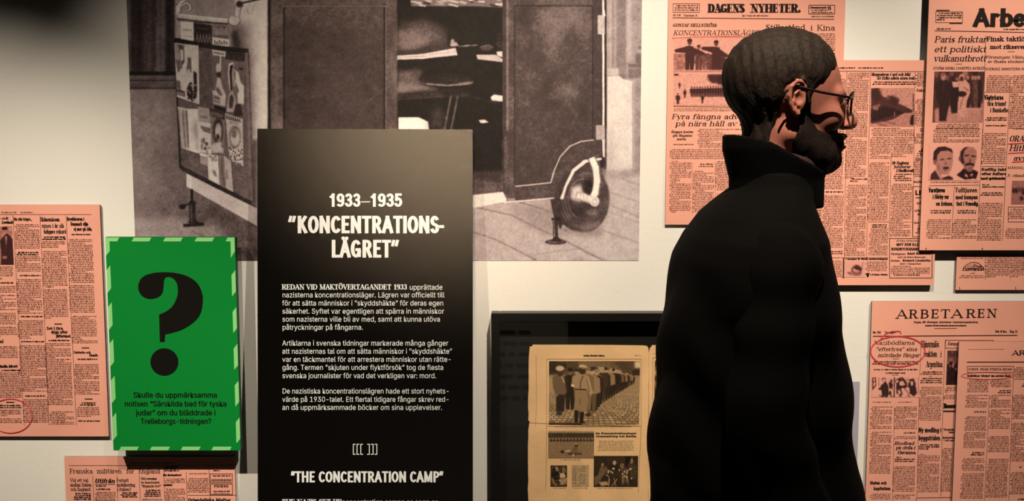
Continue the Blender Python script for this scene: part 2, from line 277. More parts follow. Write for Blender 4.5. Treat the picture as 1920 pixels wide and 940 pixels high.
# running text: outlines of a plain grotesque, 500 units to the cap height: letter|advance|points|triangles
SANS = {}
for _l in """,|185|37,-117 66,70 135,70 83,-117|0,2,1 0,3,2
-|445|331,240 331,185 112,185 112,240|2,0,3 2,1,0
.|185|94,-4 76,-1 62,9 52,23 49,40 52,58 62,72 76,82 94,85 111,82 126,72 135,58 139,40 135,23 126,9 111,-1|7,9,8 6,9,7 6,10,9 5,10,6 5,11,10 4,11,5 4,12,11 3,12,4 3,13,12 2,13,3 2,14,13 1,14,2 1,15,14 0,15,1
0|445|223,-7 171,1 128,24 93,61 68,111 52,175 47,250 52,325 68,388 93,439 128,476 171,499 223,507 274,499 317,476 352,439 378,388 393,325 398,250 393,175 378,111 352,61 318,24 274,1 223,49 257,55 285,72 308,102 324,141 335,191 338,250 335,309 324,359 308,398 285,428 257,446 223,452 189,446 160,428 138,398 121,359 111,309 107,250 111,191 121,141 138,102 160,72 189,55|11,13,12 10,13,11 10,14,13 9,14,10 9,36,14 36,15,14 9,37,36 35,15,36 9,38,37 34,15,35 8,38,9 34,16,15 8,39,38 33,16,34 8,40,39 32,16,33 7,40,8 32,17,16 7,41,40 31,17,32 6,41,7 31,18,17 6,42,41 30,18,31 5,42,6 5,43,42 29,18,30 29,19,18 5,44,43 28,19,29 4,44,5 28,20,19 4,45,44 27,20,28 3,45,4 27,21,20 3,46,45 26,21,27 3,47,46 25,21,26 2,47,3 25,22,21 2,24,47 24,22,25 2,22,24 1,22,2 1,23,22 1,0,23
1|445|75,0 75,54 384,54 384,0 271,500 271,0 209,0 209,441 206,441 85,352 85,419 195,500|10,4,11 10,8,4 8,7,4 7,5,4 10,9,8 6,5,7 0,2,1 0,3,2
3|445|214,-7 170,-3 130,10 96,29 69,56 51,90 43,130 107,130 113,106 124,86 141,70 162,58 187,51 215,49 244,52 270,60 292,73 309,91 320,114 323,142 320,169 311,193 294,213 270,230 238,240 198,243 154,243 154,294 283,441 283,444 68,444 68,500 366,500 366,453 208,273 208,284 259,284 303,271 338,249 365,219 381,183 386,142 381,101 364,65 338,35 303,12 262,-2|30,32,31 30,33,32 30,29,33 29,28,33 28,34,33 27,35,28 35,34,28 26,35,27 26,36,35 26,37,36 26,38,37 26,25,38 25,24,38 24,39,38 23,39,24 22,39,23 22,40,39 21,40,22 20,40,21 20,41,40 19,41,20 18,41,19 18,42,41 5,7,6 5,8,7 17,42,18 5,9,8 17,43,42 16,43,17 4,9,5 4,10,9 15,43,16 4,11,10 15,44,43 14,44,15 4,12,11 3,12,4 13,44,14 3,13,12 3,44,13 3,45,44 2,45,3 2,46,45 1,46,2 1,0,46
9|445|222,507 266,501 305,486 337,460 362,427 377,387 382,341 378,304 366,265 344,220 310,165 197,0 128,0 296,243 302,243 294,230 283,217 269,207 252,198 234,193 214,191 172,196 135,210 104,233 82,264 67,302 62,346 68,390 83,429 108,461 140,486 179,502 222,452 195,449 171,438 151,422 136,400 126,375 123,346 126,316 136,290 151,269 171,253 195,243 222,239 250,243 274,253 294,269 309,290 319,315 322,344 319,374 309,400 294,422 274,438 250,449|31,1,0 30,1,31 30,2,1 29,2,30 29,3,2 28,33,29 33,32,29 32,3,29 32,55,3 55,4,3 28,34,33 54,4,55 28,35,34 53,4,54 27,35,28 53,5,4 27,36,35 52,5,53 27,37,36 51,5,52 26,37,27 51,6,5 26,38,37 50,6,51 25,38,26 25,39,38 49,6,50 49,7,6 25,40,39 48,7,49 48,8,7 24,40,25 24,41,40 47,8,48 24,42,41 46,8,47 46,14,8 14,9,8 23,42,24 23,43,42 45,13,46 13,14,46 45,17,13 17,12,13 15,9,14 23,44,43 44,17,45 23,17,44 22,17,23 16,9,15 16,10,9 17,10,16 21,17,22 21,18,17 12,10,17 21,19,18 20,19,21 12,11,10
:|185|94,266 76,269 62,279 52,294 49,311 52,328 62,343 76,352 94,356 111,352 126,343 135,328 139,311 135,294 126,279 111,269 94,-4 76,-1 62,9 52,23 49,40 52,58 62,72 76,82 94,85 111,82 126,72 135,58 139,40 135,23 126,9 111,-1|23,25,24 22,25,23 22,26,25 21,26,22 21,27,26 20,27,21 20,28,27 19,28,20 19,29,28 18,29,19 18,30,29 17,30,18 17,31,30 16,31,17 7,9,8 6,9,7 6,10,9 5,10,6 5,11,10 4,11,5 4,12,11 3,12,4 3,13,12 2,13,3 2,14,13 1,14,2 1,15,14 0,15,1
?|352|161,-4 144,-1 129,9 119,23 116,40 119,57 129,72 144,82 161,85 178,82 193,72 202,57 206,40 202,23 193,9 178,-1 130,149 130,156 132,196 139,226 150,248 165,265 183,279 205,293 226,309 242,328 253,351 257,377 254,399 246,418 233,433 217,444 197,451 174,454 154,452 135,445 118,434 104,418 95,397 90,372 27,372 33,411 48,445 71,471 101,491 136,503 174,507 215,503 250,490 279,470 301,443 314,411 318,375 314,338 301,306 279,279 250,256 231,243 215,231 204,218 196,202 192,182 190,156 190,149|45,47,46 44,47,45 44,48,47 43,48,44 43,49,48 42,49,43 42,33,49 33,50,49 42,34,33 32,50,33 42,35,34 31,50,32 42,36,35 41,36,42 30,50,31 30,51,50 41,37,36 29,51,30 41,38,37 28,51,29 40,38,41 28,52,51 27,52,28 40,39,38 26,52,27 26,53,52 25,53,26 25,54,53 24,54,25 23,54,24 23,55,54 22,55,23 21,55,22 21,56,55 20,56,21 20,57,56 19,57,20 19,58,57 19,59,58 18,59,19 18,60,59 18,61,60 17,61,18 17,62,61 16,62,17 16,63,62 7,9,8 6,9,7 6,10,9 5,10,6 5,11,10 4,11,5 4,12,11 3,12,4 3,13,12 2,13,3 2,14,13 1,14,2 1,15,14 0,15,1
A|471|16,0 198,500 271,500 455,0 388,0 282,297 272,328 260,366 245,412 228,470 241,470 224,412 209,365 197,327 187,297 84,0 108,140 108,195 363,195 363,140|0,9,1 9,2,1 9,10,2 10,3,2 0,17,9 17,11,9 11,8,9 11,8,10 8,18,10 18,3,10 7,18,8 17,12,11 6,18,7 17,13,12 5,18,6 17,14,13 17,16,14 16,15,14 4,19,5 19,18,5 0,16,17 16,18,17 16,19,18 19,3,18 0,15,16 4,3,19
D|494|59,0 215,0 286,8 345,30 392,67 426,117 447,178 454,251 447,323 426,384 392,434 346,470 289,493 221,500 59,500 122,56 211,56 267,62 312,79 348,108 372,146 387,195 392,251 387,307 373,354 348,393 314,421 270,438 217,444 122,444|0,1,16 0,16,15 1,2,17 1,17,16 2,3,18 2,18,17 3,4,19 3,19,18 4,5,20 4,20,19 5,6,21 5,21,20 6,7,22 6,22,21 7,8,23 7,23,22 8,9,24 8,24,23 9,10,25 9,25,24 10,11,26 10,26,25 11,12,27 11,27,26 12,13,28 12,28,27 13,14,29 13,29,28 14,0,15 14,15,29
E|411|59,0 59,500 366,500 366,444 122,444 122,281 349,281 349,225 122,225 122,56 369,56 369,0|0,4,1 4,2,1 4,3,2 0,5,4 0,8,5 8,6,5 8,7,6 0,9,8 0,10,9 0,11,10
L|386|59,0 59,500 122,500 122,56 355,56 355,0|0,2,1 0,3,2 0,4,3 0,5,4
S|439|220,-9 169,-4 125,9 90,30 63,59 45,94 38,134 103,134 109,108 121,86 140,70 164,58 191,51 220,48 252,51 281,59 305,72 324,90 336,112 340,137 336,159 326,176 311,190 291,201 267,210 241,218 181,235 126,256 85,284 59,321 51,366 57,406 74,440 100,468 135,489 177,502 223,507 270,502 311,489 345,468 371,441 387,408 394,371 332,371 321,405 297,430 263,445 221,451 191,448 164,440 143,428 127,411 116,391 113,369 117,346 129,328 146,314 166,303 188,295 209,288 260,274 282,268 306,259 330,248 353,234 372,216 388,194 398,168 401,136 396,97 380,62 354,33 318,10 273,-4|35,37,36 34,37,35 34,38,37 33,38,34 33,39,38 33,40,39 32,47,33 47,40,33 32,48,47 46,40,47 32,49,48 45,40,46 45,41,40 31,49,32 31,50,49 44,41,45 31,51,50 31,52,51 44,42,41 30,52,31 43,42,44 30,53,52 30,54,53 29,54,30 29,55,54 29,56,55 28,56,29 28,57,56 28,58,57 28,59,58 28,60,59 27,60,28 27,61,60 27,62,61 27,63,62 26,63,27 26,64,63 25,64,26 25,65,64 24,65,25 24,66,65 23,66,24 22,66,23 22,67,66 21,67,22 20,67,21 20,68,67 19,68,20 18,68,19 18,69,68 5,7,6 5,8,7 17,69,18 5,9,8 17,70,69 4,9,5 16,70,17 4,10,9 15,70,16 4,11,10 15,71,70 14,71,15 3,11,4 3,12,11 13,71,14 3,13,12 3,71,13 3,72,71 2,72,3 2,73,72 1,73,2 1,0,73
T|441|31,444 31,500 410,500 410,444 252,444 252,0 189,0 189,444|0,2,1 0,3,2 7,3,0 6,4,7 4,3,7 6,5,4
a|383|157,-8 123,-5 93,5 67,21 47,44 34,72 30,106 33,135 42,158 57,176 76,190 98,200 123,207 149,212 175,216 206,220 230,223 248,226 261,231 268,239 271,250 271,252 269,274 262,292 251,306 236,316 216,323 192,325 168,323 147,317 129,307 116,296 105,283 98,269 40,286 56,317 77,340 102,357 131,369 161,376 191,378 212,377 235,373 258,366 281,354 301,338 317,315 327,285 331,247 331,0 272,0 272,51 268,51 260,38 248,24 232,11 212,1 187,-6 167,45 198,48 224,58 244,73 259,92 268,113 271,136 271,187 265,182 255,179 242,176 227,173 212,170 197,168 183,167 172,165 152,161 132,156 115,148 102,137 93,122 90,103 93,85 100,71 112,60 128,51 146,46|39,41,40 39,42,41 38,42,39 38,43,42 37,43,38 37,44,43 36,44,37 36,45,44 35,45,36 35,27,45 27,46,45 35,28,27 26,46,27 35,29,28 25,46,26 35,30,29 34,30,35 24,46,25 24,47,46 34,31,30 23,47,24 34,32,31 22,47,23 33,32,34 22,48,47 21,48,22 20,48,21 19,48,20 19,49,48 18,49,19 17,65,18 65,49,18 16,65,17 15,65,16 14,65,15 13,65,14 12,65,13 11,65,12 10,65,11 9,65,10 9,66,65 64,49,65 9,67,66 9,68,67 8,68,9 8,69,68 8,70,69 8,71,70 8,72,71 8,73,72 8,74,73 8,75,74 7,75,8 7,76,75 7,77,76 7,78,77 63,49,64 6,78,7 6,79,78 62,49,63 5,79,6 5,80,79 61,51,62 51,49,62 5,81,80 60,51,61 4,81,5 4,82,81 4,83,82 59,52,60 52,51,60 4,84,83 59,53,52 50,49,51 58,53,59 4,58,84 4,53,58 3,53,4 3,54,53 3,55,54 2,55,3 2,56,55 1,56,2 1,57,56 0,57,1
b|417|226,-8 194,-5 169,4 150,16 135,31 124,45 116,58 110,58 110,0 52,0 52,500 112,500 112,314 116,314 124,326 135,340 149,354 168,366 193,375 225,378 269,372 308,354 339,326 363,288 379,240 384,186 379,130 364,83 340,45 308,16 269,-2 216,46 248,51 275,64 295,86 310,115 319,148 322,186 320,223 311,257 296,285 275,306 249,320 216,324 185,320 158,307 138,286 123,258 114,225 111,186 114,147 123,113 138,85 159,64 185,50|9,11,10 9,12,11 18,20,19 17,20,18 17,21,20 16,21,17 16,22,21 15,22,16 14,22,15 14,43,22 43,42,22 42,23,22 13,43,14 13,44,43 13,45,44 41,23,42 9,13,12 9,47,13 47,46,13 46,45,13 40,23,41 40,24,23 39,24,40 9,48,47 38,24,39 38,25,24 9,49,48 37,25,38 9,50,49 36,25,37 36,26,25 35,26,36 9,51,50 35,27,26 34,27,35 9,7,51 7,52,51 33,27,34 7,53,52 33,28,27 32,28,33 7,6,53 6,54,53 9,8,7 5,54,6 31,28,32 5,31,54 5,28,31 4,28,5 4,29,28 3,29,4 2,29,3 2,30,29 1,30,2 1,0,30
c|389|204,-8 156,-2 115,16 81,45 55,84 39,130 34,184 39,239 55,286 81,325 115,354 156,372 204,378 230,376 256,371 279,362 300,350 318,335 334,316 347,295 355,272 298,257 293,271 285,284 276,296 265,305 252,313 238,319 222,323 204,324 170,319 143,305 122,282 107,254 98,221 95,184 98,148 107,115 122,87 143,65 170,50 204,46 222,47 238,51 253,57 266,65 277,75 287,87 294,101 299,115 357,101 348,77 335,55 320,37 301,21 280,8 256,-1 231,-6|11,13,12 11,14,13 10,14,11 10,15,14 10,16,15 9,16,10 9,17,16 9,29,17 29,18,17 8,30,9 30,29,9 28,18,29 27,18,28 8,31,30 26,18,27 26,19,18 25,19,26 24,19,25 8,32,31 23,19,24 23,20,19 7,32,8 22,20,23 7,33,32 22,21,20 7,34,33 6,34,7 6,35,34 5,35,6 5,36,35 5,37,36 4,37,5 4,38,37 48,50,49 48,51,50 47,51,48 46,51,47 4,39,38 3,39,4 46,52,51 45,52,46 44,52,45 3,40,39 43,52,44 43,53,52 42,53,43 3,41,40 41,53,42 3,53,41 2,53,3 2,54,53 2,55,54 1,55,2 1,56,55 1,57,56 0,57,1
d|417|192,-8 148,-2 110,16 78,45 54,83 39,130 34,186 39,240 54,288 78,326 110,354 148,372 192,378 224,375 249,366 268,354 282,340 293,326 301,314 305,314 305,500 365,500 365,0 307,0 307,58 301,58 293,45 282,31 267,16 248,4 223,-5 201,46 232,50 259,64 279,85 294,113 303,147 306,186 303,225 294,258 280,286 259,307 233,320 201,324 169,320 142,306 121,285 107,257 98,223 95,186 98,148 107,115 122,86 143,64 169,51|19,21,20 19,22,21 11,13,12 11,14,13 10,14,11 10,15,14 9,15,10 9,16,15 9,17,16 8,44,9 44,43,9 43,17,9 43,18,17 42,18,43 41,18,42 8,45,44 41,19,18 41,40,19 40,39,19 39,22,19 8,46,45 7,46,8 7,47,46 38,22,39 7,48,47 6,48,7 37,22,38 6,49,48 6,50,49 36,22,37 5,50,6 5,51,50 35,22,36 4,51,5 4,52,51 34,24,35 24,22,35 4,53,52 33,24,34 3,53,4 3,54,53 32,25,33 25,24,33 32,26,25 23,22,24 3,31,54 31,26,32 3,26,31 3,27,26 2,27,3 2,28,27 2,29,28 1,29,2 1,30,29 0,30,1
e|397|208,-8 158,-2 115,16 80,45 55,83 39,130 34,184 39,238 54,285 79,324 113,353 154,372 202,378 232,375 261,368 289,354 314,335 335,309 351,277 361,238 365,191 365,166 73,166 73,217 332,217 304,199 301,233 293,264 278,289 258,308 233,320 202,324 170,320 144,308 123,289 107,265 97,237 94,207 94,174 98,136 109,104 126,79 148,60 176,49 209,45 230,47 249,52 266,60 281,71 292,86 300,104 359,89 347,62 329,39 306,19 278,4 245,-5|11,13,12 11,14,13 10,14,11 10,15,14 10,16,15 9,16,10 9,31,16 31,17,16 9,32,31 30,17,31 8,32,9 29,17,30 8,33,32 29,18,17 28,18,29 8,34,33 27,18,28 8,35,34 7,35,8 27,19,18 7,36,35 26,19,27 26,24,19 24,20,19 6,23,7 23,36,7 23,37,36 25,24,26 6,22,23 37,24,23 37,20,24 38,20,37 38,21,20 5,22,6 39,21,38 5,21,22 5,39,21 5,40,39 4,40,5 4,41,40 49,51,50 49,52,51 48,52,49 3,41,4 3,42,41 47,52,48 47,53,52 3,43,42 46,53,47 45,53,46 3,44,43 44,53,45 3,53,44 2,53,3 2,54,53 2,55,54 1,55,2 1,56,55 0,56,1
f|249|224,373 224,321 6,321 6,373 79,0 79,424 83,453 94,478 111,496 133,510 158,518 184,521 203,520 218,518 230,515 239,512 223,460 218,462 211,464 202,465 191,466 168,462 152,452 142,435 139,411 139,0|10,12,11 10,13,12 9,13,10 9,14,13 9,15,14 9,16,15 8,17,9 17,16,9 7,19,8 19,18,8 18,17,8 6,20,7 20,19,7 6,21,20 6,22,21 5,22,6 5,23,22 5,24,23 4,24,5 4,25,24 2,0,3 2,1,0
g|418|203,-148 165,-145 132,-137 104,-125 81,-108 63,-89 50,-68 100,-40 108,-52 119,-65 134,-77 152,-87 175,-93 203,-96 245,-90 277,-74 299,-46 306,-6 306,67 301,67 293,55 282,41 267,27 248,15 223,7 192,5 149,10 111,26 79,53 54,89 39,134 34,188 39,242 54,288 78,326 110,354 149,372 193,378 224,375 249,366 268,354 283,340 294,326 302,313 308,313 308,373 366,373 366,-9 361,-53 344,-88 319,-115 286,-134 247,-144 201,58 233,62 259,74 280,93 295,119 304,151 307,189 304,227 295,259 280,286 259,307 233,320 201,324 169,320 143,306 122,285 107,258 98,226 95,189 98,152 107,120 122,94 143,74 169,62|36,38,37 36,39,38 44,46,45 44,47,46 35,39,36 35,40,39 34,40,35 34,41,40 34,42,41 33,66,34 66,65,34 65,42,34 65,43,42 64,43,65 63,43,64 33,67,66 63,44,43 63,62,44 62,61,44 61,60,44 60,47,44 33,68,67 32,68,33 32,69,68 32,70,69 31,70,32 59,47,60 31,71,70 31,72,71 58,47,59 30,72,31 30,73,72 57,47,58 29,73,30 29,74,73 56,18,57 18,47,57 29,75,74 55,18,56 28,75,29 28,76,75 54,19,55 19,18,55 54,20,19 17,47,18 28,53,76 53,20,54 28,20,53 28,21,20 27,21,28 27,22,21 27,23,22 26,23,27 26,24,23 25,24,26 16,47,17 16,48,47 6,8,7 15,48,16 6,9,8 15,49,48 6,10,9 5,10,6 14,49,15 5,11,10 5,12,11 14,50,49 4,12,5 13,50,14 4,13,12 4,50,13 3,50,4 3,51,50 2,51,3 2,52,51 1,52,2 1,0,52
h|403|112,223 112,0 52,0 52,500 112,500 112,283 101,283 121,327 149,356 184,372 223,378 259,374 290,362 316,343 335,315 347,280 351,236 351,0 291,0 291,231 285,270 268,299 241,317 206,323 181,321 158,312 139,298 124,278 115,253|2,4,3 2,6,4 6,5,4 9,11,10 9,12,11 8,12,9 8,13,12 7,13,8 7,23,13 23,14,13 6,25,7 25,24,7 24,23,7 22,14,23 21,14,22 21,15,14 6,26,25 20,15,21 6,27,26 2,28,6 28,27,6 20,16,15 19,16,20 2,0,28 19,17,16 18,17,19 2,1,0
i|164|82,435 66,438 53,447 44,460 41,475 44,490 53,503 66,512 82,515 98,512 112,503 121,490 124,475 121,460 112,447 98,438 52,0 52,373 112,373 112,0|16,18,17 16,19,18 7,9,8 6,9,7 6,10,9 5,10,6 5,11,10 4,11,5 4,12,11 3,12,4 3,13,12 2,13,3 2,14,13 1,14,2 1,15,14 0,15,1
j|164|82,435 66,438 53,447 43,460 40,475 43,490 53,503 66,512 82,515 98,512 112,503 121,490 124,475 121,460 112,447 98,438 52,373 112,373 112,-30 109,-61 100,-89 85,-111 64,-127 37,-137 4,-140 -10,-140 -10,-85 2,-85 24,-82 40,-71 49,-53 52,-29|31,17,16 31,18,17 30,18,31 30,19,18 29,19,30 29,20,19 28,20,29 27,20,28 25,27,26 25,20,27 25,21,20 25,22,21 25,23,22 25,24,23 7,9,8 6,9,7 6,10,9 5,10,6 5,11,10 4,11,5 4,12,11 3,12,4 3,13,12 2,13,3 2,14,13 1,14,2 1,15,14 0,15,1
k|374|108,134 108,208 118,208 280,373 354,373 181,196 174,196 52,0 52,500 112,500 112,0 289,0 145,183 188,225 366,0|7,9,8 7,1,9 1,10,9 2,4,3 2,13,4 13,5,4 2,12,13 5,14,13 7,0,1 10,2,1 10,12,2 0,5,6 0,14,5 10,11,12 7,14,0 10,14,7 11,14,10
l|186|137,-2 99,3 73,20 57,47 52,83 52,500 112,500 112,97 113,75 118,61 128,54 144,51 152,51 158,52 162,52 167,53 178,3 169,1 159,-1 148,-2|4,6,5 4,7,6 4,8,7 3,8,4 3,9,8 3,10,9 3,11,10 14,16,15 13,16,14 12,16,13 11,16,12 3,16,11 2,16,3 1,16,2 0,16,1 0,17,16 0,18,17 0,19,18
m|599|52,0 52,373 110,373 110,290 106,290 116,318 130,340 148,357 169,370 192,377 215,380 253,373 282,355 303,326 315,290 307,290 316,315 331,337 351,355 374,368 401,377 429,380 460,376 489,365 513,348 531,323 543,291 547,251 547,0 487,0 487,249 482,284 464,307 440,320 411,325 388,322 368,314 351,302 339,285 332,265 330,243 330,0 269,0 269,255 264,284 249,306 225,320 196,325 175,322 155,315 137,302 124,284 115,262 112,234 112,0|9,11,10 20,22,21 8,11,9 19,22,20 19,23,22 8,12,11 0,2,1 0,4,2 4,3,2 7,12,8 18,23,19 18,24,23 6,12,7 17,24,18 6,13,12 17,25,24 5,47,6 47,13,6 16,34,17 34,25,17 47,46,13 46,14,13 5,48,47 16,35,34 33,25,34 33,26,25 5,49,48 16,36,35 32,26,33 45,14,46 4,49,5 15,36,16 4,50,49 15,37,36 31,26,32 44,15,45 15,14,45 4,51,50 15,38,37 31,27,26 0,52,4 52,51,4 44,38,15 44,39,38 30,27,31 43,39,44 43,40,39 0,53,52 42,40,43 30,28,27 29,28,30 42,41,40 0,54,53
n|403|112,223 112,0 52,0 52,373 110,373 110,283 101,283 121,327 149,356 184,372 223,378 259,374 290,362 315,343 335,315 347,280 351,236 351,0 291,0 291,231 285,270 268,299 241,317 206,323 181,321 158,312 139,298 124,278 115,253|9,11,10 9,12,11 2,4,3 2,6,4 6,5,4 8,12,9 8,13,12 7,13,8 7,23,13 23,14,13 6,25,7 25,24,7 24,23,7 22,14,23 21,14,22 21,15,14 6,26,25 20,15,21 6,27,26 2,28,6 28,27,6 20,16,15 19,16,20 2,0,28 19,17,16 18,17,19 2,1,0
o|408|204,-8 156,-2 115,16 81,45 55,84 39,130 34,184 39,239 55,286 81,325 115,354 156,372 204,378 252,372 293,354 328,325 353,286 369,239 374,184 369,130 353,84 328,45 293,16 252,-2 204,46 238,50 266,65 287,87 302,115 311,148 314,184 311,220 302,254 287,282 266,305 238,319 204,324 170,319 143,305 122,282 107,254 98,221 95,184 98,148 107,115 122,87 143,65 170,50|11,13,12 10,13,11 10,14,13 9,14,10 9,15,14 8,37,9 37,36,9 36,15,9 36,35,15 35,16,15 8,38,37 34,16,35 8,39,38 33,16,34 7,39,8 33,17,16 7,40,39 32,17,33 7,41,40 31,17,32 6,41,7 31,18,17 6,42,41 30,18,31 5,42,6 5,43,42 29,18,30 29,19,18 5,44,43 28,19,29 28,20,19 4,44,5 4,45,44 27,20,28 4,46,45 26,20,27 3,46,4 26,21,20 3,47,46 25,21,26 3,24,47 24,21,25 3,21,24 2,21,3 2,22,21 1,22,2 1,23,22 0,23,1
p|417|52,-140 52,373 110,373 110,314 116,314 124,326 135,340 149,354 168,366 193,375 225,378 269,372 308,354 339,326 363,288 379,240 384,186 379,130 364,83 340,45 308,16 269,-2 226,-8 194,-5 170,4 150,16 136,31 124,45 116,58 112,58 112,-140 216,46 248,51 275,64 295,86 310,115 319,148 322,186 320,223 311,257 296,285 275,306 249,320 216,324 185,320 158,307 138,286 123,258 114,225 111,186 114,147 123,113 138,85 159,64 185,50|9,11,10 8,11,9 0,2,1 0,3,2 8,12,11 7,12,8 7,13,12 6,13,7 5,13,6 5,43,13 43,42,13 42,14,13 4,43,5 4,44,43 4,45,44 41,14,42 0,4,3 0,48,4 48,47,4 47,46,4 46,45,4 40,14,41 40,15,14 39,15,40 38,15,39 38,16,15 0,49,48 37,16,38 0,50,49 36,16,37 36,17,16 35,17,36 0,51,50 35,18,17 34,18,35 0,29,51 29,52,51 33,18,34 29,53,52 33,19,18 32,19,33 29,28,53 28,54,53 0,30,29 27,54,28 31,19,32 27,31,54 27,19,31 26,19,27 26,20,19 25,20,26 24,20,25 24,21,20 23,21,24 23,22,21
r|255|52,0 52,373 110,373 110,315 113,315 128,341 150,361 178,374 209,378 217,378 225,378 233,378 239,377 239,317 235,318 226,319 215,320 203,320 179,317 156,309 138,296 124,279 115,257 112,233 112,0|7,9,8 7,10,9 7,11,10 7,12,11 7,13,12 6,13,7 0,2,1 0,3,2 5,13,6 4,17,5 17,16,5 16,15,5 15,14,5 14,13,5 4,18,17 4,19,18 0,4,3 0,22,4 22,21,4 21,20,4 20,19,4 0,23,22 0,24,23
s|359|179,-8 142,-5 110,3 83,18 61,37 45,62 35,93 92,105 103,78 122,59 147,48 178,45 213,49 240,61 258,79 263,101 260,119 250,133 232,145 208,152 147,167 102,183 71,205 52,233 46,269 50,299 64,326 85,348 113,364 146,374 184,378 219,375 249,366 274,352 294,333 308,311 318,285 263,272 254,292 238,310 216,323 184,327 154,323 129,311 112,294 107,272 110,254 122,239 141,228 169,219 226,206 270,190 301,168 319,140 326,105 321,74 307,46 285,24 255,6 220,-4|29,31,30 29,32,31 28,32,29 28,33,32 27,33,28 27,34,33 26,34,27 26,41,34 41,35,34 26,42,41 40,35,41 25,42,26 25,43,42 39,35,40 25,44,43 39,36,35 38,36,39 24,44,25 24,45,44 37,36,38 24,46,45 23,46,24 23,47,46 23,48,47 22,48,23 22,49,48 22,50,49 22,51,50 21,51,22 21,52,51 20,52,21 20,53,52 19,53,20 18,53,19 17,53,18 17,54,53 16,54,17 15,54,16 6,8,7 15,55,54 14,55,15 5,8,6 13,55,14 5,9,8 13,56,55 4,9,5 12,56,13 4,10,9 11,56,12 4,11,10 11,57,56 4,57,11 3,57,4 3,58,57 2,58,3 2,59,58 1,59,2 1,0,59
t|223|200,373 200,321 6,321 6,373 64,463 124,463 124,96 126,75 134,60 147,52 167,49 174,49 182,50 191,51 198,53 209,2 200,-1 189,-3 177,-4 165,-4 123,2 90,21 70,51 64,91|23,5,4 23,6,5 2,0,3 2,1,0 23,7,6 22,7,23 22,8,7 22,9,8 13,15,14 22,10,9 12,15,13 21,10,22 11,15,12 10,15,11 21,15,10 20,15,21 19,15,20 19,16,15 19,17,16 19,18,17
u|403|179,-5 144,-1 113,11 87,30 68,58 56,93 52,137 52,373 112,373 112,142 117,103 135,74 161,55 197,49 222,52 245,61 264,75 279,95 288,120 291,150 291,373 351,373 351,0 293,0 293,90 302,90 281,46 253,17 218,0|6,8,7 6,9,8 19,21,20 19,22,21 18,22,19 6,10,9 5,10,6 17,25,18 25,22,18 5,11,10 16,24,17 24,25,17 4,11,5 16,26,24 26,23,24 26,22,25 15,26,16 4,12,11 14,26,15 3,12,4 3,13,12 13,26,14 3,26,13 3,27,26 23,22,26 2,27,3 2,28,27 1,28,2 1,0,28
v|383|160,0 17,373 83,373 162,152 174,119 184,85 193,52 202,20 181,20 190,52 199,85 209,119 220,152 300,373 365,373 222,0|0,2,1 0,3,2 12,14,13 12,15,14 0,4,3 11,15,12 0,5,4 10,15,11 0,9,5 9,6,5 9,6,10 6,15,10 0,8,9 7,15,6 0,7,8 0,15,7
w|557|135,0 22,373 86,373 131,210 141,174 151,134 162,90 172,41 162,41 172,88 182,132 193,173 203,210 248,373 311,373 355,210 365,173 375,133 385,89 395,41 385,41 395,89 406,133 416,173 426,210 472,373 535,373 422,0 362,0 313,169 306,195 299,221 292,248 286,276 279,304 272,332 286,332 279,304 272,276 265,248 258,221 251,194 244,169 195,0|0,2,1 0,3,2 12,35,13 35,14,13 35,36,14 36,15,14 24,26,25 24,27,26 12,34,35 37,15,36 38,34,37 34,15,37 12,38,34 38,33,34 12,39,38 12,40,39 12,41,40 0,4,3 11,41,12 23,27,24 11,42,41 0,5,4 22,27,23 10,42,11 10,43,42 0,6,5 21,27,22 9,43,10 0,8,6 8,7,6 20,19,21 8,43,9 0,43,8
y|383|47,-136 60,-84 70,-86 87,-88 102,-87 116,-82 128,-73 139,-57 148,-35 160,-1 17,373 83,373 162,152 174,119 184,85 193,52 202,20 181,20 190,52 199,85 209,119 220,152 300,373 365,373 201,-57 188,-84 173,-105 156,-122 137,-133 115,-140 90,-143 76,-142 63,-141 54,-139|9,11,10 9,12,11 21,23,22 21,24,23 9,13,12 20,24,21 19,16,20 16,24,20 9,14,13 18,15,19 15,16,19 9,18,14 18,15,14 9,17,18 9,16,17 9,24,16 8,24,9 7,24,8 7,25,24 6,25,7 5,25,6 4,25,5 4,26,25 0,2,1 0,3,2 3,26,4 0,26,3 0,27,26 0,28,27 0,29,28 33,29,0 32,29,33 32,30,29 31,30,32
z|374|41,0 41,45 250,314 250,317 47,317 47,373 327,373 327,325 124,59 124,55 333,55 333,0|4,6,5 4,7,6 4,3,7 3,2,7 2,8,7 1,8,2 1,9,8 1,10,9 1,11,10 0,11,1
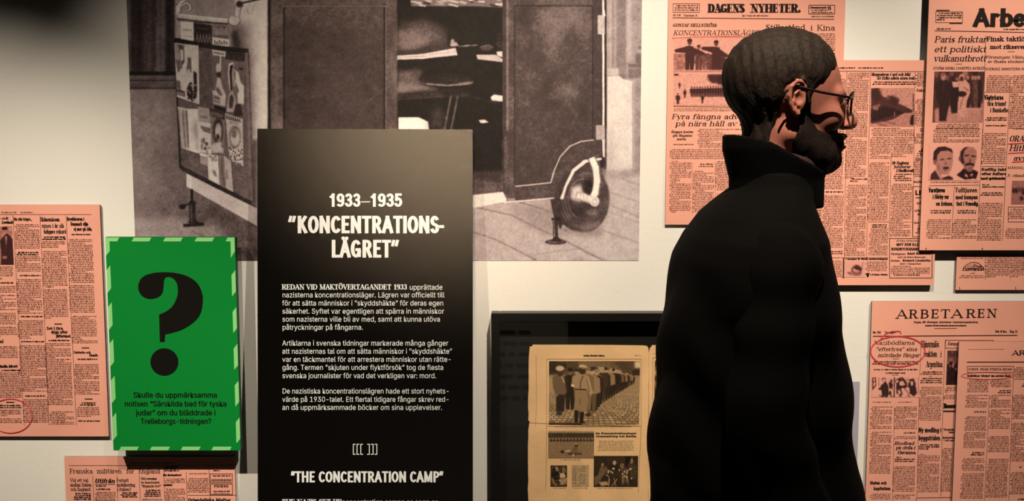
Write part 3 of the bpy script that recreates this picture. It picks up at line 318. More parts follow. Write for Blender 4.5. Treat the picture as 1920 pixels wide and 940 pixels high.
ä|383|115,435 100,438 87,447 78,460 76,475 78,490 87,503 100,512 115,514 131,512 143,503 152,490 155,475 152,460 143,447 131,438 157,-8 123,-5 93,5 67,21 47,44 34,72 30,106 33,135 42,158 57,176 76,190 98,200 123,207 149,212 175,216 206,220 230,223 248,226 261,231 268,239 271,250 271,252 269,274 262,292 251,306 236,316 216,323 192,325 168,323 147,317 129,307 116,296 105,283 98,269 40,286 56,317 77,340 102,357 131,369 161,376 191,378 212,377 235,373 258,366 281,354 301,338 317,315 327,285 331,247 331,0 272,0 272,51 268,51 260,38 248,24 232,11 212,1 187,-6 167,45 198,48 224,58 244,73 259,92 268,113 271,136 271,187 265,182 255,179 242,176 227,173 212,170 197,168 183,167 172,165 152,161 132,156 115,148 102,137 93,122 90,103 93,85 100,71 112,60 128,51 146,46 257,435 241,438 229,447 220,460 217,475 220,490 229,503 241,512 257,514 272,512 285,503 293,490 296,475 293,460 285,447 272,438|55,57,56 55,58,57 54,58,55 54,59,58 53,59,54 53,60,59 52,60,53 52,61,60 51,61,52 51,43,61 43,62,61 51,44,43 42,62,43 51,45,44 41,62,42 51,46,45 50,46,51 40,62,41 40,63,62 50,47,46 39,63,40 50,48,47 38,63,39 49,48,50 38,64,63 37,64,38 36,64,37 35,64,36 35,65,64 34,65,35 33,81,34 81,65,34 32,81,33 31,81,32 30,81,31 29,81,30 28,81,29 27,81,28 26,81,27 25,81,26 25,82,81 80,65,81 25,83,82 25,84,83 24,84,25 24,85,84 24,86,85 24,87,86 24,88,87 24,89,88 24,90,89 24,91,90 23,91,24 23,92,91 23,93,92 23,94,93 79,65,80 22,94,23 22,95,94 78,65,79 21,95,22 21,96,95 77,67,78 67,65,78 21,97,96 76,67,77 20,97,21 20,98,97 20,99,98 75,68,76 68,67,76 20,100,99 75,69,68 66,65,67 74,69,75 20,74,100 20,69,74 19,69,20 19,70,69 19,71,70 18,71,19 18,72,71 17,72,18 17,73,72 16,73,17 108,110,109 107,110,108 107,111,110 106,111,107 106,112,111 106,113,112 105,113,106 104,113,105 104,114,113 103,114,104 103,115,114 102,115,103 102,116,115 101,116,102 7,9,8 6,9,7 6,10,9 5,10,6 5,11,10 5,12,11 4,12,5 3,12,4 3,13,12 2,13,3 2,14,13 1,14,2 1,15,14 0,15,1
å|383|186,397 163,400 142,409 124,422 110,439 101,459 98,481 101,503 110,523 124,540 142,553 163,562 186,565 209,562 230,553 248,540 262,523 271,503 273,481 271,459 262,439 248,422 230,409 209,400 186,440 202,443 216,452 225,465 228,481 225,497 216,511 202,520 186,523 170,520 157,511 148,497 145,481 148,465 157,452 170,443 157,-8 123,-5 93,5 67,21 47,44 34,72 30,106 33,135 42,158 57,176 76,190 98,200 123,207 149,212 175,216 206,220 230,223 248,226 261,231 268,239 271,250 271,252 269,274 262,292 251,306 236,316 216,323 192,325 168,323 147,317 129,307 116,296 105,283 98,269 40,286 56,317 77,340 102,357 131,369 161,376 191,378 212,377 235,373 258,366 281,354 301,338 317,315 327,285 331,247 331,0 272,0 272,51 268,51 260,38 248,24 232,11 212,1 187,-6 167,45 198,48 224,58 244,73 259,92 268,113 271,136 271,187 265,182 255,179 242,176 227,173 212,170 197,168 183,167 172,165 152,161 132,156 115,148 102,137 93,122 90,103 93,85 100,71 112,60 128,51 146,46|79,81,80 79,82,81 78,82,79 78,83,82 77,83,78 77,84,83 76,84,77 76,85,84 75,85,76 75,67,85 67,86,85 75,68,67 66,86,67 75,69,68 65,86,66 75,70,69 74,70,75 64,86,65 64,87,86 74,71,70 63,87,64 74,72,71 62,87,63 73,72,74 62,88,87 61,88,62 60,88,61 59,88,60 59,89,88 58,89,59 57,105,58 105,89,58 56,105,57 55,105,56 54,105,55 53,105,54 52,105,53 51,105,52 50,105,51 49,105,50 49,106,105 104,89,105 49,107,106 49,108,107 48,108,49 48,109,108 48,110,109 48,111,110 48,112,111 48,113,112 48,114,113 48,115,114 47,115,48 47,116,115 47,117,116 47,118,117 103,89,104 46,118,47 46,119,118 102,89,103 45,119,46 45,120,119 101,91,102 91,89,102 45,121,120 100,91,101 44,121,45 44,122,121 44,123,122 99,92,100 92,91,100 44,124,123 99,93,92 90,89,91 98,93,99 44,98,124 44,93,98 43,93,44 43,94,93 43,95,94 42,95,43 42,96,95 41,96,42 41,97,96 40,97,41 11,13,12 10,13,11 10,14,13 9,14,10 9,15,14 8,15,9 8,16,15 7,33,8 33,32,8 32,16,8 32,31,16 31,17,16 7,34,33 30,17,31 7,35,34 29,17,30 6,35,7 29,18,17 6,36,35 28,18,29 5,36,6 5,37,36 27,18,28 27,19,18 5,38,37 26,19,27 4,38,5 26,20,19 4,39,38 25,20,26 4,24,39 24,20,25 4,20,24 3,20,4 3,21,20 2,21,3 2,22,21 1,22,2 1,23,22 0,23,1
ö|408|133,435 118,438 105,447 96,460 93,475 96,490 105,503 118,512 133,514 148,512 161,503 170,490 173,475 170,460 161,447 148,438 204,-8 156,-2 115,16 81,45 55,84 39,130 34,184 39,239 55,286 81,325 115,354 156,372 204,378 252,372 293,354 328,325 353,286 369,239 374,184 369,130 353,84 328,45 293,16 252,-2 204,46 238,50 266,65 287,87 302,115 311,148 314,184 311,220 302,254 287,282 266,305 238,319 204,324 170,319 143,305 122,282 107,254 98,221 95,184 98,148 107,115 122,87 143,65 170,50 274,435 259,438 246,447 238,460 235,475 238,490 246,503 259,512 274,514 290,512 303,503 311,490 314,475 311,460 303,447 290,438|27,29,28 26,29,27 26,30,29 25,30,26 25,31,30 24,53,25 53,52,25 52,31,25 52,51,31 51,32,31 24,54,53 50,32,51 24,55,54 49,32,50 23,55,24 49,33,32 23,56,55 48,33,49 23,57,56 47,33,48 22,57,23 47,34,33 22,58,57 46,34,47 21,58,22 21,59,58 45,34,46 45,35,34 21,60,59 44,35,45 44,36,35 20,60,21 20,61,60 43,36,44 20,62,61 42,36,43 19,62,20 42,37,36 19,63,62 41,37,42 19,40,63 40,37,41 19,37,40 18,37,19 18,38,37 17,38,18 17,39,38 16,39,17 71,73,72 70,73,71 70,74,73 69,74,70 69,75,74 69,76,75 68,76,69 67,76,68 67,77,76 66,77,67 66,78,77 65,78,66 65,79,78 64,79,65 7,9,8 6,9,7 6,10,9 5,10,6 5,11,10 5,12,11 4,12,5 3,12,4 3,13,12 2,13,3 2,14,13 1,14,2 1,15,14 0,15,1
“|295|172,313 224,500 269,500 240,313 51,313 103,500 148,500 119,313|4,6,5 4,7,6 0,2,1 0,3,2
”|295|172,313 201,500 269,500 218,313 51,313 80,500 148,500 97,313|4,6,5 4,7,6 0,2,1 0,3,2
 |185||""".split('\n'):
    if not _l.strip('\n'): continue
    _c = _l[0]; _, _adv, _p, _t = (' ' + _l[1:]).split('|')
    SANS[_c] = (int(_adv)/500, [tuple(int(q)/500 for q in p.split(',')) for p in _p.split()], [tuple(int(q) for q in t.split(',')) for t in _t.split()])
def face(ink, text, u, v, cap, width, bold=0.0):
    """text fitted to a width in pixels; bold widens every letter by that many pixels"""
    A0, B0 = ink.at(u, v); adv = sum(SANS[c][0] for c in text)*cap; sx = width/adv; x = -SANS[text[0]][1][0][0]*0
    for c in text:
        ad, P, T = SANS[c]
        for k, dx in enumerate((-bold, bold) if bold else (0,)):
            n = len(ink.v); ink.v += [(A0 + (x + p[0]*cap*sx + dx)/S1, B0 + p[1]*cap/S1) for p in P]; ink.e += [k*2e-5]*len(P)
            ink.f += [tuple(i+n for i in t) for t in T]
        x += ad*cap*sx
# rows of unreadably small type
def micro(ink, u0, v0, u1, v1, pitch=3.5, h=1.5, fill=.62, para=9, lw=1.25, justify=True):
    A0, B0 = ink.at(u0, v0); W = u1-u0; y = 0; k = 0
    while y + pitch <= (v1-v0) + .01:
        k += 1; last = random.random() < 1.0/para
        W1 = W * (random.uniform(.3, .8) if last else 1.0); x = random.choice((0, 0, 0, 3.0)) if k > 1 else 3.0
        while x < W1 - lw:
            n = random.choice((2, 3, 3, 4, 5, 6, 7, 8))
            for _ in range(n):
                if x > W1 - lw: break
                r = random.random(); top = h*(1.0 if r < .7 else 1.4); bot = 0 if r < .92 else -.5*h
                wd = lw*random.uniform(.5, .8)*fill/.62
                a = A0 + x/S1; b = B0 - (y + pitch*.75)/S1
                ink.poly([(a, b+bot/S1), (a+wd/S1, b+bot/S1), (a+wd/S1, b+top/S1), (a, b+top/S1)]); x += lw
            x += lw*.85
        y += pitch

# ---------------------------------------------------------------- printed pictures: tone painted per vertex of a fine grid
class Picture:
    def __init__(s, plane, u0, v0, u1, v1, cell=1.0, tone=.5, rect=None):
        a0, b0 = plane.px(u0, v0); a1, b1 = plane.px(u1, v1)
        if rect: a0, a1, b0, b1 = rect
        s.p = plane; nx = int(abs(a1-a0)*S1/cell)+2; ny = int(abs(b1-b0)*S1/cell)+2
        s.a = np.linspace(a0, a1, nx); s.b = np.linspace(b0, b1, ny); s.cell = abs(a1-a0)*S1/(nx-1)
        A, B = np.meshgrid(s.a, s.b); s.A = A; s.B = B
        s.U, s.V = plane.inv(A, B); s.T = np.full(A.shape, float(tone))
    def win(s, x0, x1, y0, y1, m):
        vm = s.V[:, s.V.shape[1]//2]; r = np.where((vm > y0-m) & (vm < y1+m))[0]
        if len(r) == 0: return None
        um0 = s.U[r[0]]; um1 = s.U[r[-1]]
        c = np.where((np.maximum(um0, um1) > x0-m) & (np.minimum(um0, um1) < x1+m))[0]
        if len(c) == 0: return None
        return slice(r[0], r[-1]+1), slice(c[0], c[-1]+1)
    def _blur(s, M, sig):
        sig = max(sig/s.cell, .45); n = int(math.ceil(sig*2.5)); k = np.exp(-.5*(np.arange(-n, n+1)/sig)**2); k /= k.sum()
        P = np.pad(M, n, mode='edge')
        P = sum(k[i]*P[:, i:i+M.shape[1]] for i in range(2*n+1))
        return sum(k[i]*P[i:i+M.shape[0]] for i in range(2*n+1))
    def _put(s, sl, M, tone, blur, alpha):
        M = s._blur(M.astype(float), blur) * alpha
        t = tone(s.U[sl], s.V[sl]) if callable(tone) else tone
        s.T[sl] = s.T[sl]*(1-M) + t*M
    def poly(s, pts, tone, blur=.5, alpha=1.0):
        P = np.array(pts, float); sl = s.win(P[:, 0].min(), P[:, 0].max(), P[:, 1].min(), P[:, 1].max(), 3*blur+2)
        if sl is None: return
        M = 0.0; q = s.cell*.25
        for du, dv in ((-q, -q*.5), (q*.5, -q), (q, q*.5), (-q*.5, q)):
            U, V = s.U[sl]+du, s.V[sl]+dv; m = np.zeros(U.shape, bool)
            for i in range(len(P)):
                x0, y0 = P[i-1]; x1, y1 = P[i]
                if y0 == y1: continue
                m ^= ((y0 > V) != (y1 > V)) & (U < (x1-x0)*(V-y0)/(y1-y0)+x0)
            M = M + m*.25
        s._put(sl, M, tone, blur, alpha)
    def rect(s, x0, y0, x1, y1, tone, blur=.5, alpha=1.0): s.poly([(x0, y0), (x1, y0), (x1, y1), (x0, y1)], tone, blur, alpha)
    def ell(s, cx, cy, rx, ry, tone, blur=.5, alpha=1.0, inner=0, rot=0):
        m = max(rx, ry); sl = s.win(cx-m, cx+m, cy-m, cy+m, 3*blur+2)
        if sl is None: return
        c, sn = math.cos(rot), math.sin(rot); X = s.U[sl]-cx; Y = s.V[sl]-cy
        q = ((X*c+Y*sn)/rx)**2 + ((-X*sn+Y*c)/ry)**2
        s._put(sl, (q < 1) & (q >= inner*inner), tone, blur, alpha)
    def line(s, pts, wd, tone, blur=.5, alpha=1.0):
        for (x0, y0), (x1, y1) in zip(pts[:-1], pts[1:]):
            L = math.hypot(x1-x0, y1-y0) + 1e-9; nx, ny = -(y1-y0)/L*wd/2, (x1-x0)/L*wd/2
            s.poly([(x0+nx, y0+ny), (x1+nx, y1+ny), (x1-nx, y1-ny), (x0-nx, y0-ny)], tone, blur, alpha)
        if wd > 3 and alpha == 1:
            for x, y in pts[1:-1]: s.ell(x, y, wd/2, wd/2, tone, blur)
    def noise(s, amp, scale=1.0, x0=-1e4, y0=-1e4, x1=1e4, y1=1e4, sx=1, sy=1):
        n = RNG.standard_normal(s.T.shape)
        if scale > 0:
            n = s._blur(n, scale); n /= n.std()
        M = (s.U > x0) & (s.U < x1) & (s.V > y0) & (s.V < y1)
        s.T = s.T + amp*n*M
    def figure(s, x, foot, h, tone, cap=True, face=.7, w=1.0, legs=None):
        """a standing man in a printed photograph"""
        hd = h/7.5; wd = h*.13*w; top = foot-h; lt = tone if legs is None else legs
        s.poly([(x-wd*.8, foot-h*.48), (x+wd*.8, foot-h*.48), (x+wd*.55, foot), (x+wd*.1, foot), (x, foot-h*.35), (x-wd*.1, foot), (x-wd*.6, foot)], lt, .6)
        s.poly([(x-wd*.5, top+hd*1.3), (x+wd*.5, top+hd*1.3), (x+wd*1.2, top+hd*1.9), (x+wd*1.3, foot-h*.45), (x+wd*.9, foot-h*.42), (x-wd*.9, foot-h*.42), (x-wd*1.3, foot-h*.45), (x-wd*1.15, top+hd*1.8)], tone, .6)
        s.ell(x, top+hd*.75, hd*.42, hd*.58, face, .5)
        if cap: s.ell(x, top+hd*.35, hd*.55, hd*.33, tone*.7 if cap == 1 else cap, .5)
    def build(s, name, m, parent, ramp, eps=.0006, label=None, gamma=1.0):
        T = np.clip(s.T, 0, 1)**gamma; ks = np.array([r[0] for r in ramp]); cs = np.array([C(*r[1])[:3] for r in ramp])
        rgb = np.stack([np.interp(T, ks, cs[:, i]) for i in range(3)], -1)
        W = s.p.w(s.A, s.B, eps) - np.array(parent.location); ny, nx = s.T.shape
        me = bpy.data.meshes.new(name); nf = (nx-1)*(ny-1)
        me.vertices.add(nx*ny); me.vertices.foreach_set('co', W.reshape(-1).astype(np.float32))
        i = (np.arange(ny-1)[:, None]*nx + np.arange(nx-1)[None]).reshape(-1)
        q = np.stack([i+nx, i+nx+1, i+1, i], 1)
        me.loops.add(nf*4); me.loops.foreach_set('vertex_index', q.reshape(-1).astype(np.int32))
        me.polygons.add(nf); me.polygons.foreach_set('loop_start', (np.arange(nf)*4).astype(np.int32))
        me.update(calc_edges=True)
        ca = me.color_attributes.new('print', 'FLOAT_COLOR', 'POINT')
        ca.data.foreach_set('color', np.concatenate([rgb, np.ones(rgb.shape[:2]+(1,))], -1).reshape(-1).astype(np.float32))
        return link(name, me, m, parent, None, label)
def loc(ox, oy, k, pts): return [(ox + x*k, oy + y*k) for x, y in pts]

# ---------------------------------------------------------------- materials
M_wall = mat('painted_wall', C(238, 222, 196), .75, .25, bump=.35, bscale=90, var=.03, vscale=3, bdist=.001)
M_floor = mat('floor_concrete', (.10, .09, .08, 1), .5, .4, var=.2, vscale=4)
M_ceil = mat('ceiling_black', (.02, .02, .02, 1), .9)
M_pink = mat('salmon_paper', C(240, 160, 127), .62, .3, bump=.15, bscale=500, var=.035, vscale=9)
M_pinkedge = M_pink
M_core = mat('board_core', (.05, .045, .04, 1), .8)
M_ink = mat('newspaper_ink', (.040, .018, .014, 1), .7, .2)
M_inkdark = mat('newspaper_ink_dark', (.014, .008, .008, 1), .7, .2)
M_inksoft = mat('newspaper_ink_soft', (.10, .036, .026, 1), .7, .2)
M_red = mat('red_marker', C(214, 70, 74), .6, .2)
M_redsoft = mat('red_pencil', C(226, 98, 84), .6, .2)
M_print = mat('printed_picture', (1, 1, 1, 1), .6, .25, vcol=True)
M_black = mat('black_panel_vinyl', (.0030, .0028, .0026, 1), .20, .4, bump=.35, bscale=1700, bdist=.0004)
M_white = mat('white_lettering', C(232, 222, 208), .6, .3)
M_green = mat('green_board', (.0005, .250, .036, 1), .7, .15)
M_lgreen = mat('pale_green_stripe', C(142, 208, 118), .5, .3)
M_dgreen = mat('dark_green_side', C(0, 70, 34), .5, .3)
M_blackprint = mat('black_print', (.006, .006, .005, 1), .8, .1)
M_frame = mat('black_frame', (.006, .006, .006, 1), .4, .4)
M_mat = mat('black_backing', (.008, .008, .0075, 1), .8, .2)
M_tan = mat('aged_paper', C(240, 186, 124), .75, .2, var=.10, vscale=14, bump=.3, bscale=60, bdist=.002)
M_tanedge = mat('aged_paper_edge', C(196, 124, 70), .8, .2, var=.1, vscale=20)
M_sep = mat('sepia_ink', (.05, .03, .015, 1), .8)
M_label = mat('grey_label', C(170, 158, 158), .5, .3)
M_glass = bpy.data.materials.new('frame_glass'); M_glass.use_nodes = True
_n = M_glass.node_tree; _n.nodes.clear()
_o = _n.nodes.new('ShaderNodeOutputMaterial'); _mx = _n.nodes.new('ShaderNodeMixShader'); _t = _n.nodes.new('ShaderNodeBsdfTransparent'); _g = _n.nodes.new('ShaderNodeBsdfGlossy'); _fr = _n.nodes.new('ShaderNodeFresnel')
_g.inputs['Roughness'].default_value = .02; _fr.inputs[0].default_value = 1.45
_ge = _n.nodes.new('ShaderNodeNewGeometry'); _iv = _n.nodes.new('ShaderNodeMath'); _iv.operation = 'SUBTRACT'; _iv.inputs[0].default_value = 1; _mu = _n.nodes.new('ShaderNodeMath'); _mu.operation = 'MULTIPLY'
_n.links.new(_ge.outputs['Backfacing'], _iv.inputs[1]); _n.links.new(_fr.outputs[0], _mu.inputs[0]); _n.links.new(_iv.outputs[0], _mu.inputs[1]); _n.links.new(_mu.outputs[0], _mx.inputs[0]); _n.links.new(_t.outputs[0], _mx.inputs[1]); _n.links.new(_g.outputs[0], _mx.inputs[2]); _n.links.new(_mx.outputs[0], _o.inputs[0])

# ---------------------------------------------------------------- room
ROOMX0, ROOMX1, ROOMY, ROOMZ = -3.2, 3.2, -5.2, 3.2
link('wall_back', boxmesh('wall_back', ROOMX0, ROOMX1, 0, .12, 0, ROOMZ), M_wall, kind='structure')
link('floor', boxmesh('floor', ROOMX0, ROOMX1, ROOMY, .12, -.1, 0), M_floor, kind='structure')
link('ceiling', boxmesh('ceiling', ROOMX0, ROOMX1, ROOMY, .12, ROOMZ, ROOMZ+.1), M_ceil, kind='structure')
M_dark = mat('dark_wall', (.03, .028, .026, 1), .9)
link('wall_left', boxmesh('wall_left', ROOMX0-.1, ROOMX0, ROOMY, .12, 0, ROOMZ), M_dark, kind='structure')
link('wall_right', boxmesh('wall_right', ROOMX1, ROOMX1+.1, ROOMY, .12, 0, ROOMZ), M_dark, kind='structure')
link('wall_front', boxmesh('wall_front', ROOMX0, ROOMX1, ROOMY-.1, ROOMY, 0, ROOMZ), M_dark, kind='structure')

def board(name, d, thick, px, m, label, cat, core=None, group=None, bottom=None):
    """flat board: px = (uTL, vTL, uBR, vBR [, uBL, uTR]); front face at depth d in front of the wall"""
    P = wallplane(d)
    u0, v0, u1, v1 = px[:4]
    a0 = float(P.px(u0, v0)[0]); b0 = float(P.px(u0, v0)[1]); a1 = float(P.px(u1, v1)[0]); b1 = float(P.px(u1, v1)[1])
    if len(px) > 4: a0 = (a0 + float(P.px(px[4], v1)[0]))/2; a1 = (a1 + float(P.px(px[5], v0)[0]))/2
    root = empty(name, ((a0+a1)/2, -d+thick/2, b1), label, cat, group)
    face_t = min(.0012, thick*.4)
    o = link('sheet', boxmesh('sheet', a0, a1, -d, -d+face_t, b1, b0), m); adopt(o, root)
    o = link('backing_board', boxmesh('backing_board', a0, a1, -d+face_t, -d+thick, b1, b0), core or M_core); adopt(o, root)
    return root, P
# ================================================================ photo mural
root = empty('photo_mural', (-.33, 0, 1.25), 'large sepia photograph of an old newspaper cart, printed on the wall behind the panel', 'mural')
P = wallplane(.0012)
a0 = float(np.mean([P.px(237.1, 0)[0], P.px(253.4, 444)[0]])); a1 = float(np.mean([P.px(1203.5, 0)[0], P.px(1198.2, 489)[0]]))
b1 = float(P.px(1000, 488.5)[1]); b0 = float(P.px(700, -60)[1])
pic = Picture(P, 237, -60, 1200, 488, .95, .55, rect=(a0, a1, b0, b1))
X1 = lambda *p: loc(220, 0, .2765, p)
X2 = lambda *p: loc(500, 0, .2766, p)
X3 = lambda *p: loc(860, 0, .2766, p)
X4 = lambda *p: loc(220, 240, .298, p)
X5 = lambda *p: loc(860, 240, .298, p)
XR = lambda *p: loc(320, 60, .1702, p)
XL = lambda *p: loc(320, 200, .2128, p)
# background: curtain, ledge, plaster, pavement
pic.rect(230, -70, 345, 140, lambda U, V: .30 + .10*np.sin((U-238)*.21+.8) + .05*np.sin((U-238)*.47), .8)
pic.rect(246, -70, 262, 138, .20, 4, .7); pic.rect(313, -70, 328, 138, .12, 4, .8)
pic.rect(262, -70, 272, 138, .12, 3, .6); pic.rect(282, -70, 292, 138, .42, 4, .5)
pic.rect(236, 134, 336, 142, .06, 1.2); pic.rect(236, 142, 336, 149, .38, 1); pic.rect(236, 149, 336, 153, .2, 1); pic.rect(236, 153, 336, 163, .34, 1); pic.rect(236, 163, 336, 168, .16, 1.5)
pic.rect(236, 168, 480, 420, lambda U, V: .52 - .06*(V-168)/250 - .0009*np.clip(U-250, 0, 99), 1.5)
pic.ell(300, 215, 26, 60, .6, 18, .5); pic.ell(262, 330, 18, 50, .57, 14, .5); pic.ell(330, 330, 16, 70, .40, 14, .6); pic.ell(290, 380, 40, 18, .42, 8, .5)
pic.rect(236, 408, 490, 500, lambda U, V: .60 - .0011*(U-250), 4)
pic.poly(X4((105, 640), (400, 600), (700, 610), (900, 640), (900, 700), (105, 700)), .58, 5, .6)
pic.poly(X4((560, 470), (880, 620), (880, 900), (700, 740), (620, 600), (430, 600)), .30, 7, .8)
pic.line(X4((470, 650), (560, 690), (700, 730), (880, 800)), 2, .36, 1, .8)
pic.line(X4((860, 760), (880, 800)), 7, .25, 1.5, .8)
# upper light wall behind rack
pic.rect(328, -70, 452, 92, lambda U, V: .66 - .08*(U-330)/120, 1.5)
pic.rect(402, -70, 405, 50, .66, 1)
pic.rect(440, -70, 503, 262, lambda U, V: np.where(V < 60, .86, .84 - .0*(U)), 2)
pic.poly([(438, 45), (456, 45), (462, 90), (470, 95), (476, 260), (455, 260)], .30, 7, .9)
pic.poly([(432, 62), (446, 52), (452, 95), (440, 95)], .18, 3, .9)
pic.rect(446, 40, 474, 92, .50, 6, .45)
pic.rect(488, -70, 502, 245, .90, 3)
for yy in (36, 46, 58, 68, 80): pic.rect(499, yy, 504, yy+8, .8, .7)
pic.rect(502, -70, 509, 245, .10, 1)
# curled tube rail
for wd, t in ((12, .40), (8.5, .84), (4, .97)):
    pic.line([(333, 28), (334, 14), (340, 5), (348, 3)], wd, t, 1)
for wd, t in ((6.5, .32), (4, .86)):
    pic.line([(341, 10), (350, 5), (356, 9), (357, 17), (352, 19)], wd, t, .8)
pic.line([(333, 30.5), (380, 36.5), (428, 40.5)], 13, .30, 1); pic.line([(333, 29), (380, 34.5), (428, 39)], 9, .86, 1); pic.line([(336, 27), (428, 37)], 2, .96, .8)
pic.ell(439, 39, 12, 11, .34, 1); pic.ell(439, 38, 10.5, 9.5, .86, 1); pic.line([(444, 32), (446, 14), (452, 6)], 12, .38, 1); pic.ell(442, 41, 7, 6, .7, 2, .5); pic.line([(444, 32), (446, 14), (452, 6)], 9, .84, 1); pic.ell(449, 8, 6, 6, .16, 1.2); pic.line([(452, 6), (470, 2), (490, -2)], 3, .1, .8)
pic.line([(462, 14), (465, 25), (472, 26), (478, 8)], 2.5, .74, .8)
pic.line([(333, 34), (338, 40), (428, 45)], 1.8, .2, .8)
# magazines at the top of the rack
pic.poly(X1((428, 143), (515, 150), (520, 302), (432, 290)), .92, .6); pic.poly(X1((440, 195), (508, 200), (508, 212), (440, 207)), .7, .8); pic.poly(X1((440, 240), (508, 245), (508, 252), (440, 247)), .76, .8)
pic.poly(X1((517, 155), (642, 170), (640, 330), (520, 305)), .16, .6)
for i, x in enumerate((535, 556, 577, 598, 618)):
    pic.line(X1((x, 285-4*i*0), (x+7, 232), (x+15, 290)), 1.4, .5, .5); 
pic.line(X1((535, 190), (620, 198)), 2, .4, .8, .8)
pic.poly(X1((645, 165), (755, 178), (758, 268), (645, 255)), .40, .6)
for i in range(7): pic.line(X1((655+14*i, 235), (658+14*i, 185+(i % 3)*8), (664+14*i, 240)), 1.3, .66, .5)
pic.poly(X1((645, 252), (758, 268), (758, 325), (648, 312)), .90, .6)
for i in range(6): pic.line(X1((658+16*i, 300), (660+16*i, 272+(i % 2)*9), (668+16*i, 305)), 1.2, .25, .5)
pic.poly(X1((380, 255), (430, 262), (430, 292), (380, 290)), .14, .7)
# rack board
board_q = X1((385, 290), (870, 365), (905, 1400), (415, 1010))
board_q = [(326.5, 80), (461, 100), (470.5, 388), (339.5, 315)]
pic.poly(board_q, .38, .6)
pic.poly([(326, 71), (340, 73), (400, 84), (466, 92), (466, 102), (400, 94), (326, 81)], .13, .7)
pic.poly([(460, 98), (466, 99), (476, 386), (469, 383)], .47, .8); pic.line([(466, 99), (476, 388)], 2, .30, .8)
pic.line([(327, 80), (333, 200), (338, 316)], 3, .10, .8)
# pictures on the board (small covers)
def cover(q, t=.86): pic.poly(q, t, .5)
cover(XR((40, 118), (305, 150), (318, 800), (70, 715)), .84)
cover(XR((45, 125), (155, 140), (150, 350), (55, 300)), .62)
pic.poly(XR((75, 135), (140, 150), (152, 330), (120, 380), (100, 230)), .34, .8); pic.poly(XR((105, 190), (135, 200), (140, 300), (115, 330)), .84, .8)
pic.poly(XR((50, 300), (110, 310), (130, 390), (80, 450)), .42, .8)
pic.poly(XR((190, 275), (225, 290), (230, 400), (222, 455), (200, 400), (172, 450)), .36, .8)
pic.poly(XR((60, 530), (105, 540), (118, 640), (62, 620)), .42, .7); pic.poly(XR((62, 625), (158, 655), (160, 715), (66, 690)), .24, .6)
for i in range(6): pic.line(XR((72+14*i, 690+3*i), (76+14*i, 655+3*i)), 1, .78, .4)
pic.poly(XR((250, 430), (285, 450), (292, 620), (285, 720), (240, 770), (180, 700), (180, 620), (210, 550), (235, 560), (240, 650), (255, 600)), .15, .9)
for i in range(12): pic.ell(*XR((random.uniform(190, 290), random.uniform(560, 760)))[0], 1.6, 2.4, random.choice((.6, .12)), .7)
pic.poly(XR((310, 165), (460, 190), (470, 830), (322, 800)), .37, .5)
cover(XR((455, 188), (615, 215), (608, 840), (470, 800)), .42)
cover(XR((455, 195), (608, 215), (605, 275), (470, 255)), .82); pic.line(XR((475, 225), (590, 245)), 2, .35, .7)
pic.poly(XR((540, 250), (556, 250), (556, 430), (540, 430)), .86, .6); pic.ell(*XR((525, 400))[0], 4.3, 9, .80, .9); pic.ell(*XR((530, 470))[0], 4, 4.5, .2, .9)
pic.poly(XR((515, 500), (545, 510), (575, 620), (610, 700), (600, 820), (470, 790), (460, 640), (490, 650)), .80, .8)
pic.poly(XR((515, 600), (540, 640), (575, 700), (540, 700), (495, 640)), .4, .8); pic.poly(XR((465, 690), (540, 720), (545, 800), (470, 780)), .45, .9); pic.line(XR((470, 740), (540, 760)), 1.5, .8, .5); pic.line(XR((470, 770), (540, 790)), 1.5, .8, .5)
pic.poly(XR((480, 805), (608, 840), (606, 885), (484, 850)), .12, .6)
cover(XR((612, 215), (818, 240), (808, 935), (612, 870)), .43); pic.poly(XR((612, 215), (818, 245), (812, 330), (605, 300)), .17, .6)
for i in range(7): pic.line(XR((630+25*i, 300+3*i), (632+25*i, 235+4*i)), 1.3, .33, .5)
pic.poly(XR((640, 345), (690, 335), (700, 380), (665, 370), (655, 450), (665, 640), (650, 650), (632, 450)), .88, .7)
pic.poly(XR((655, 370), (690, 355), (670, 450), (675, 640), (660, 640), (648, 440)), .10, .7)
pic.poly(XR((680, 380), (712, 420), (722, 520), (715, 610), (690, 600), (675, 480)), .66, .9); pic.line(XR((700, 440), (712, 520)), 1.5, .3, .6)
pic.poly(XR((715, 420), (745, 440), (770, 550), (806, 600), (806, 800), (740, 790), (735, 680), (755, 650), (720, 560)), .88, .8)
pic.poly(XR((640, 690), (680, 640), (720, 760), (690, 880), (615, 880)), .72, .8); pic.poly(XR((645, 720), (675, 680), (700, 740), (680, 850), (640, 840)), .3, 1); pic.poly(XR((720, 800), (770, 790), (800, 930), (690, 915)), .2, .9)
pic.poly(XR((755, 390), (798, 400), (798, 425), (755, 415)), .22, .6)
# lower covers
cover(XL((60, 0), (160, 20), (165, 392), (95, 360)), .80)
for i, (x, t) in enumerate(((70, .3), (90, .6), (108, .22), (128, .5), (140, .2))): pic.line(XL((x, 20+3*i), (x+8, 180), (x+22, 360)), 2.2, t, 1.2, .9)
cover(XL((150, 20), (240, 20), (258, 415), (165, 390)), .90); pic.ell(*XL((215, 200))[0], 5, 20, .72, 3); pic.line(XL((225, 150), (235, 380)), 4, .68, 2)
cover(XL((240, 0), (350, 20), (350, 150), (240, 125)), .66); pic.line(XL((262, 85), (325, 100)), 3, .42, 1.2)
cover(XL((235, 125), (360, 150), (360, 420), (255, 400)), .86); pic.poly(XL((255, 165), (355, 190), (350, 240), (290, 220)), .44, .8)
for i in range(16): pic.ell(*XL((random.uniform(270, 350), random.uniform(270, 400)))[0], 2.2, 3.4, random.choice((.25, .5, .75)), 1)
cover(XL((340, 10), (480, 50), (470, 120), (345, 85)), .24)
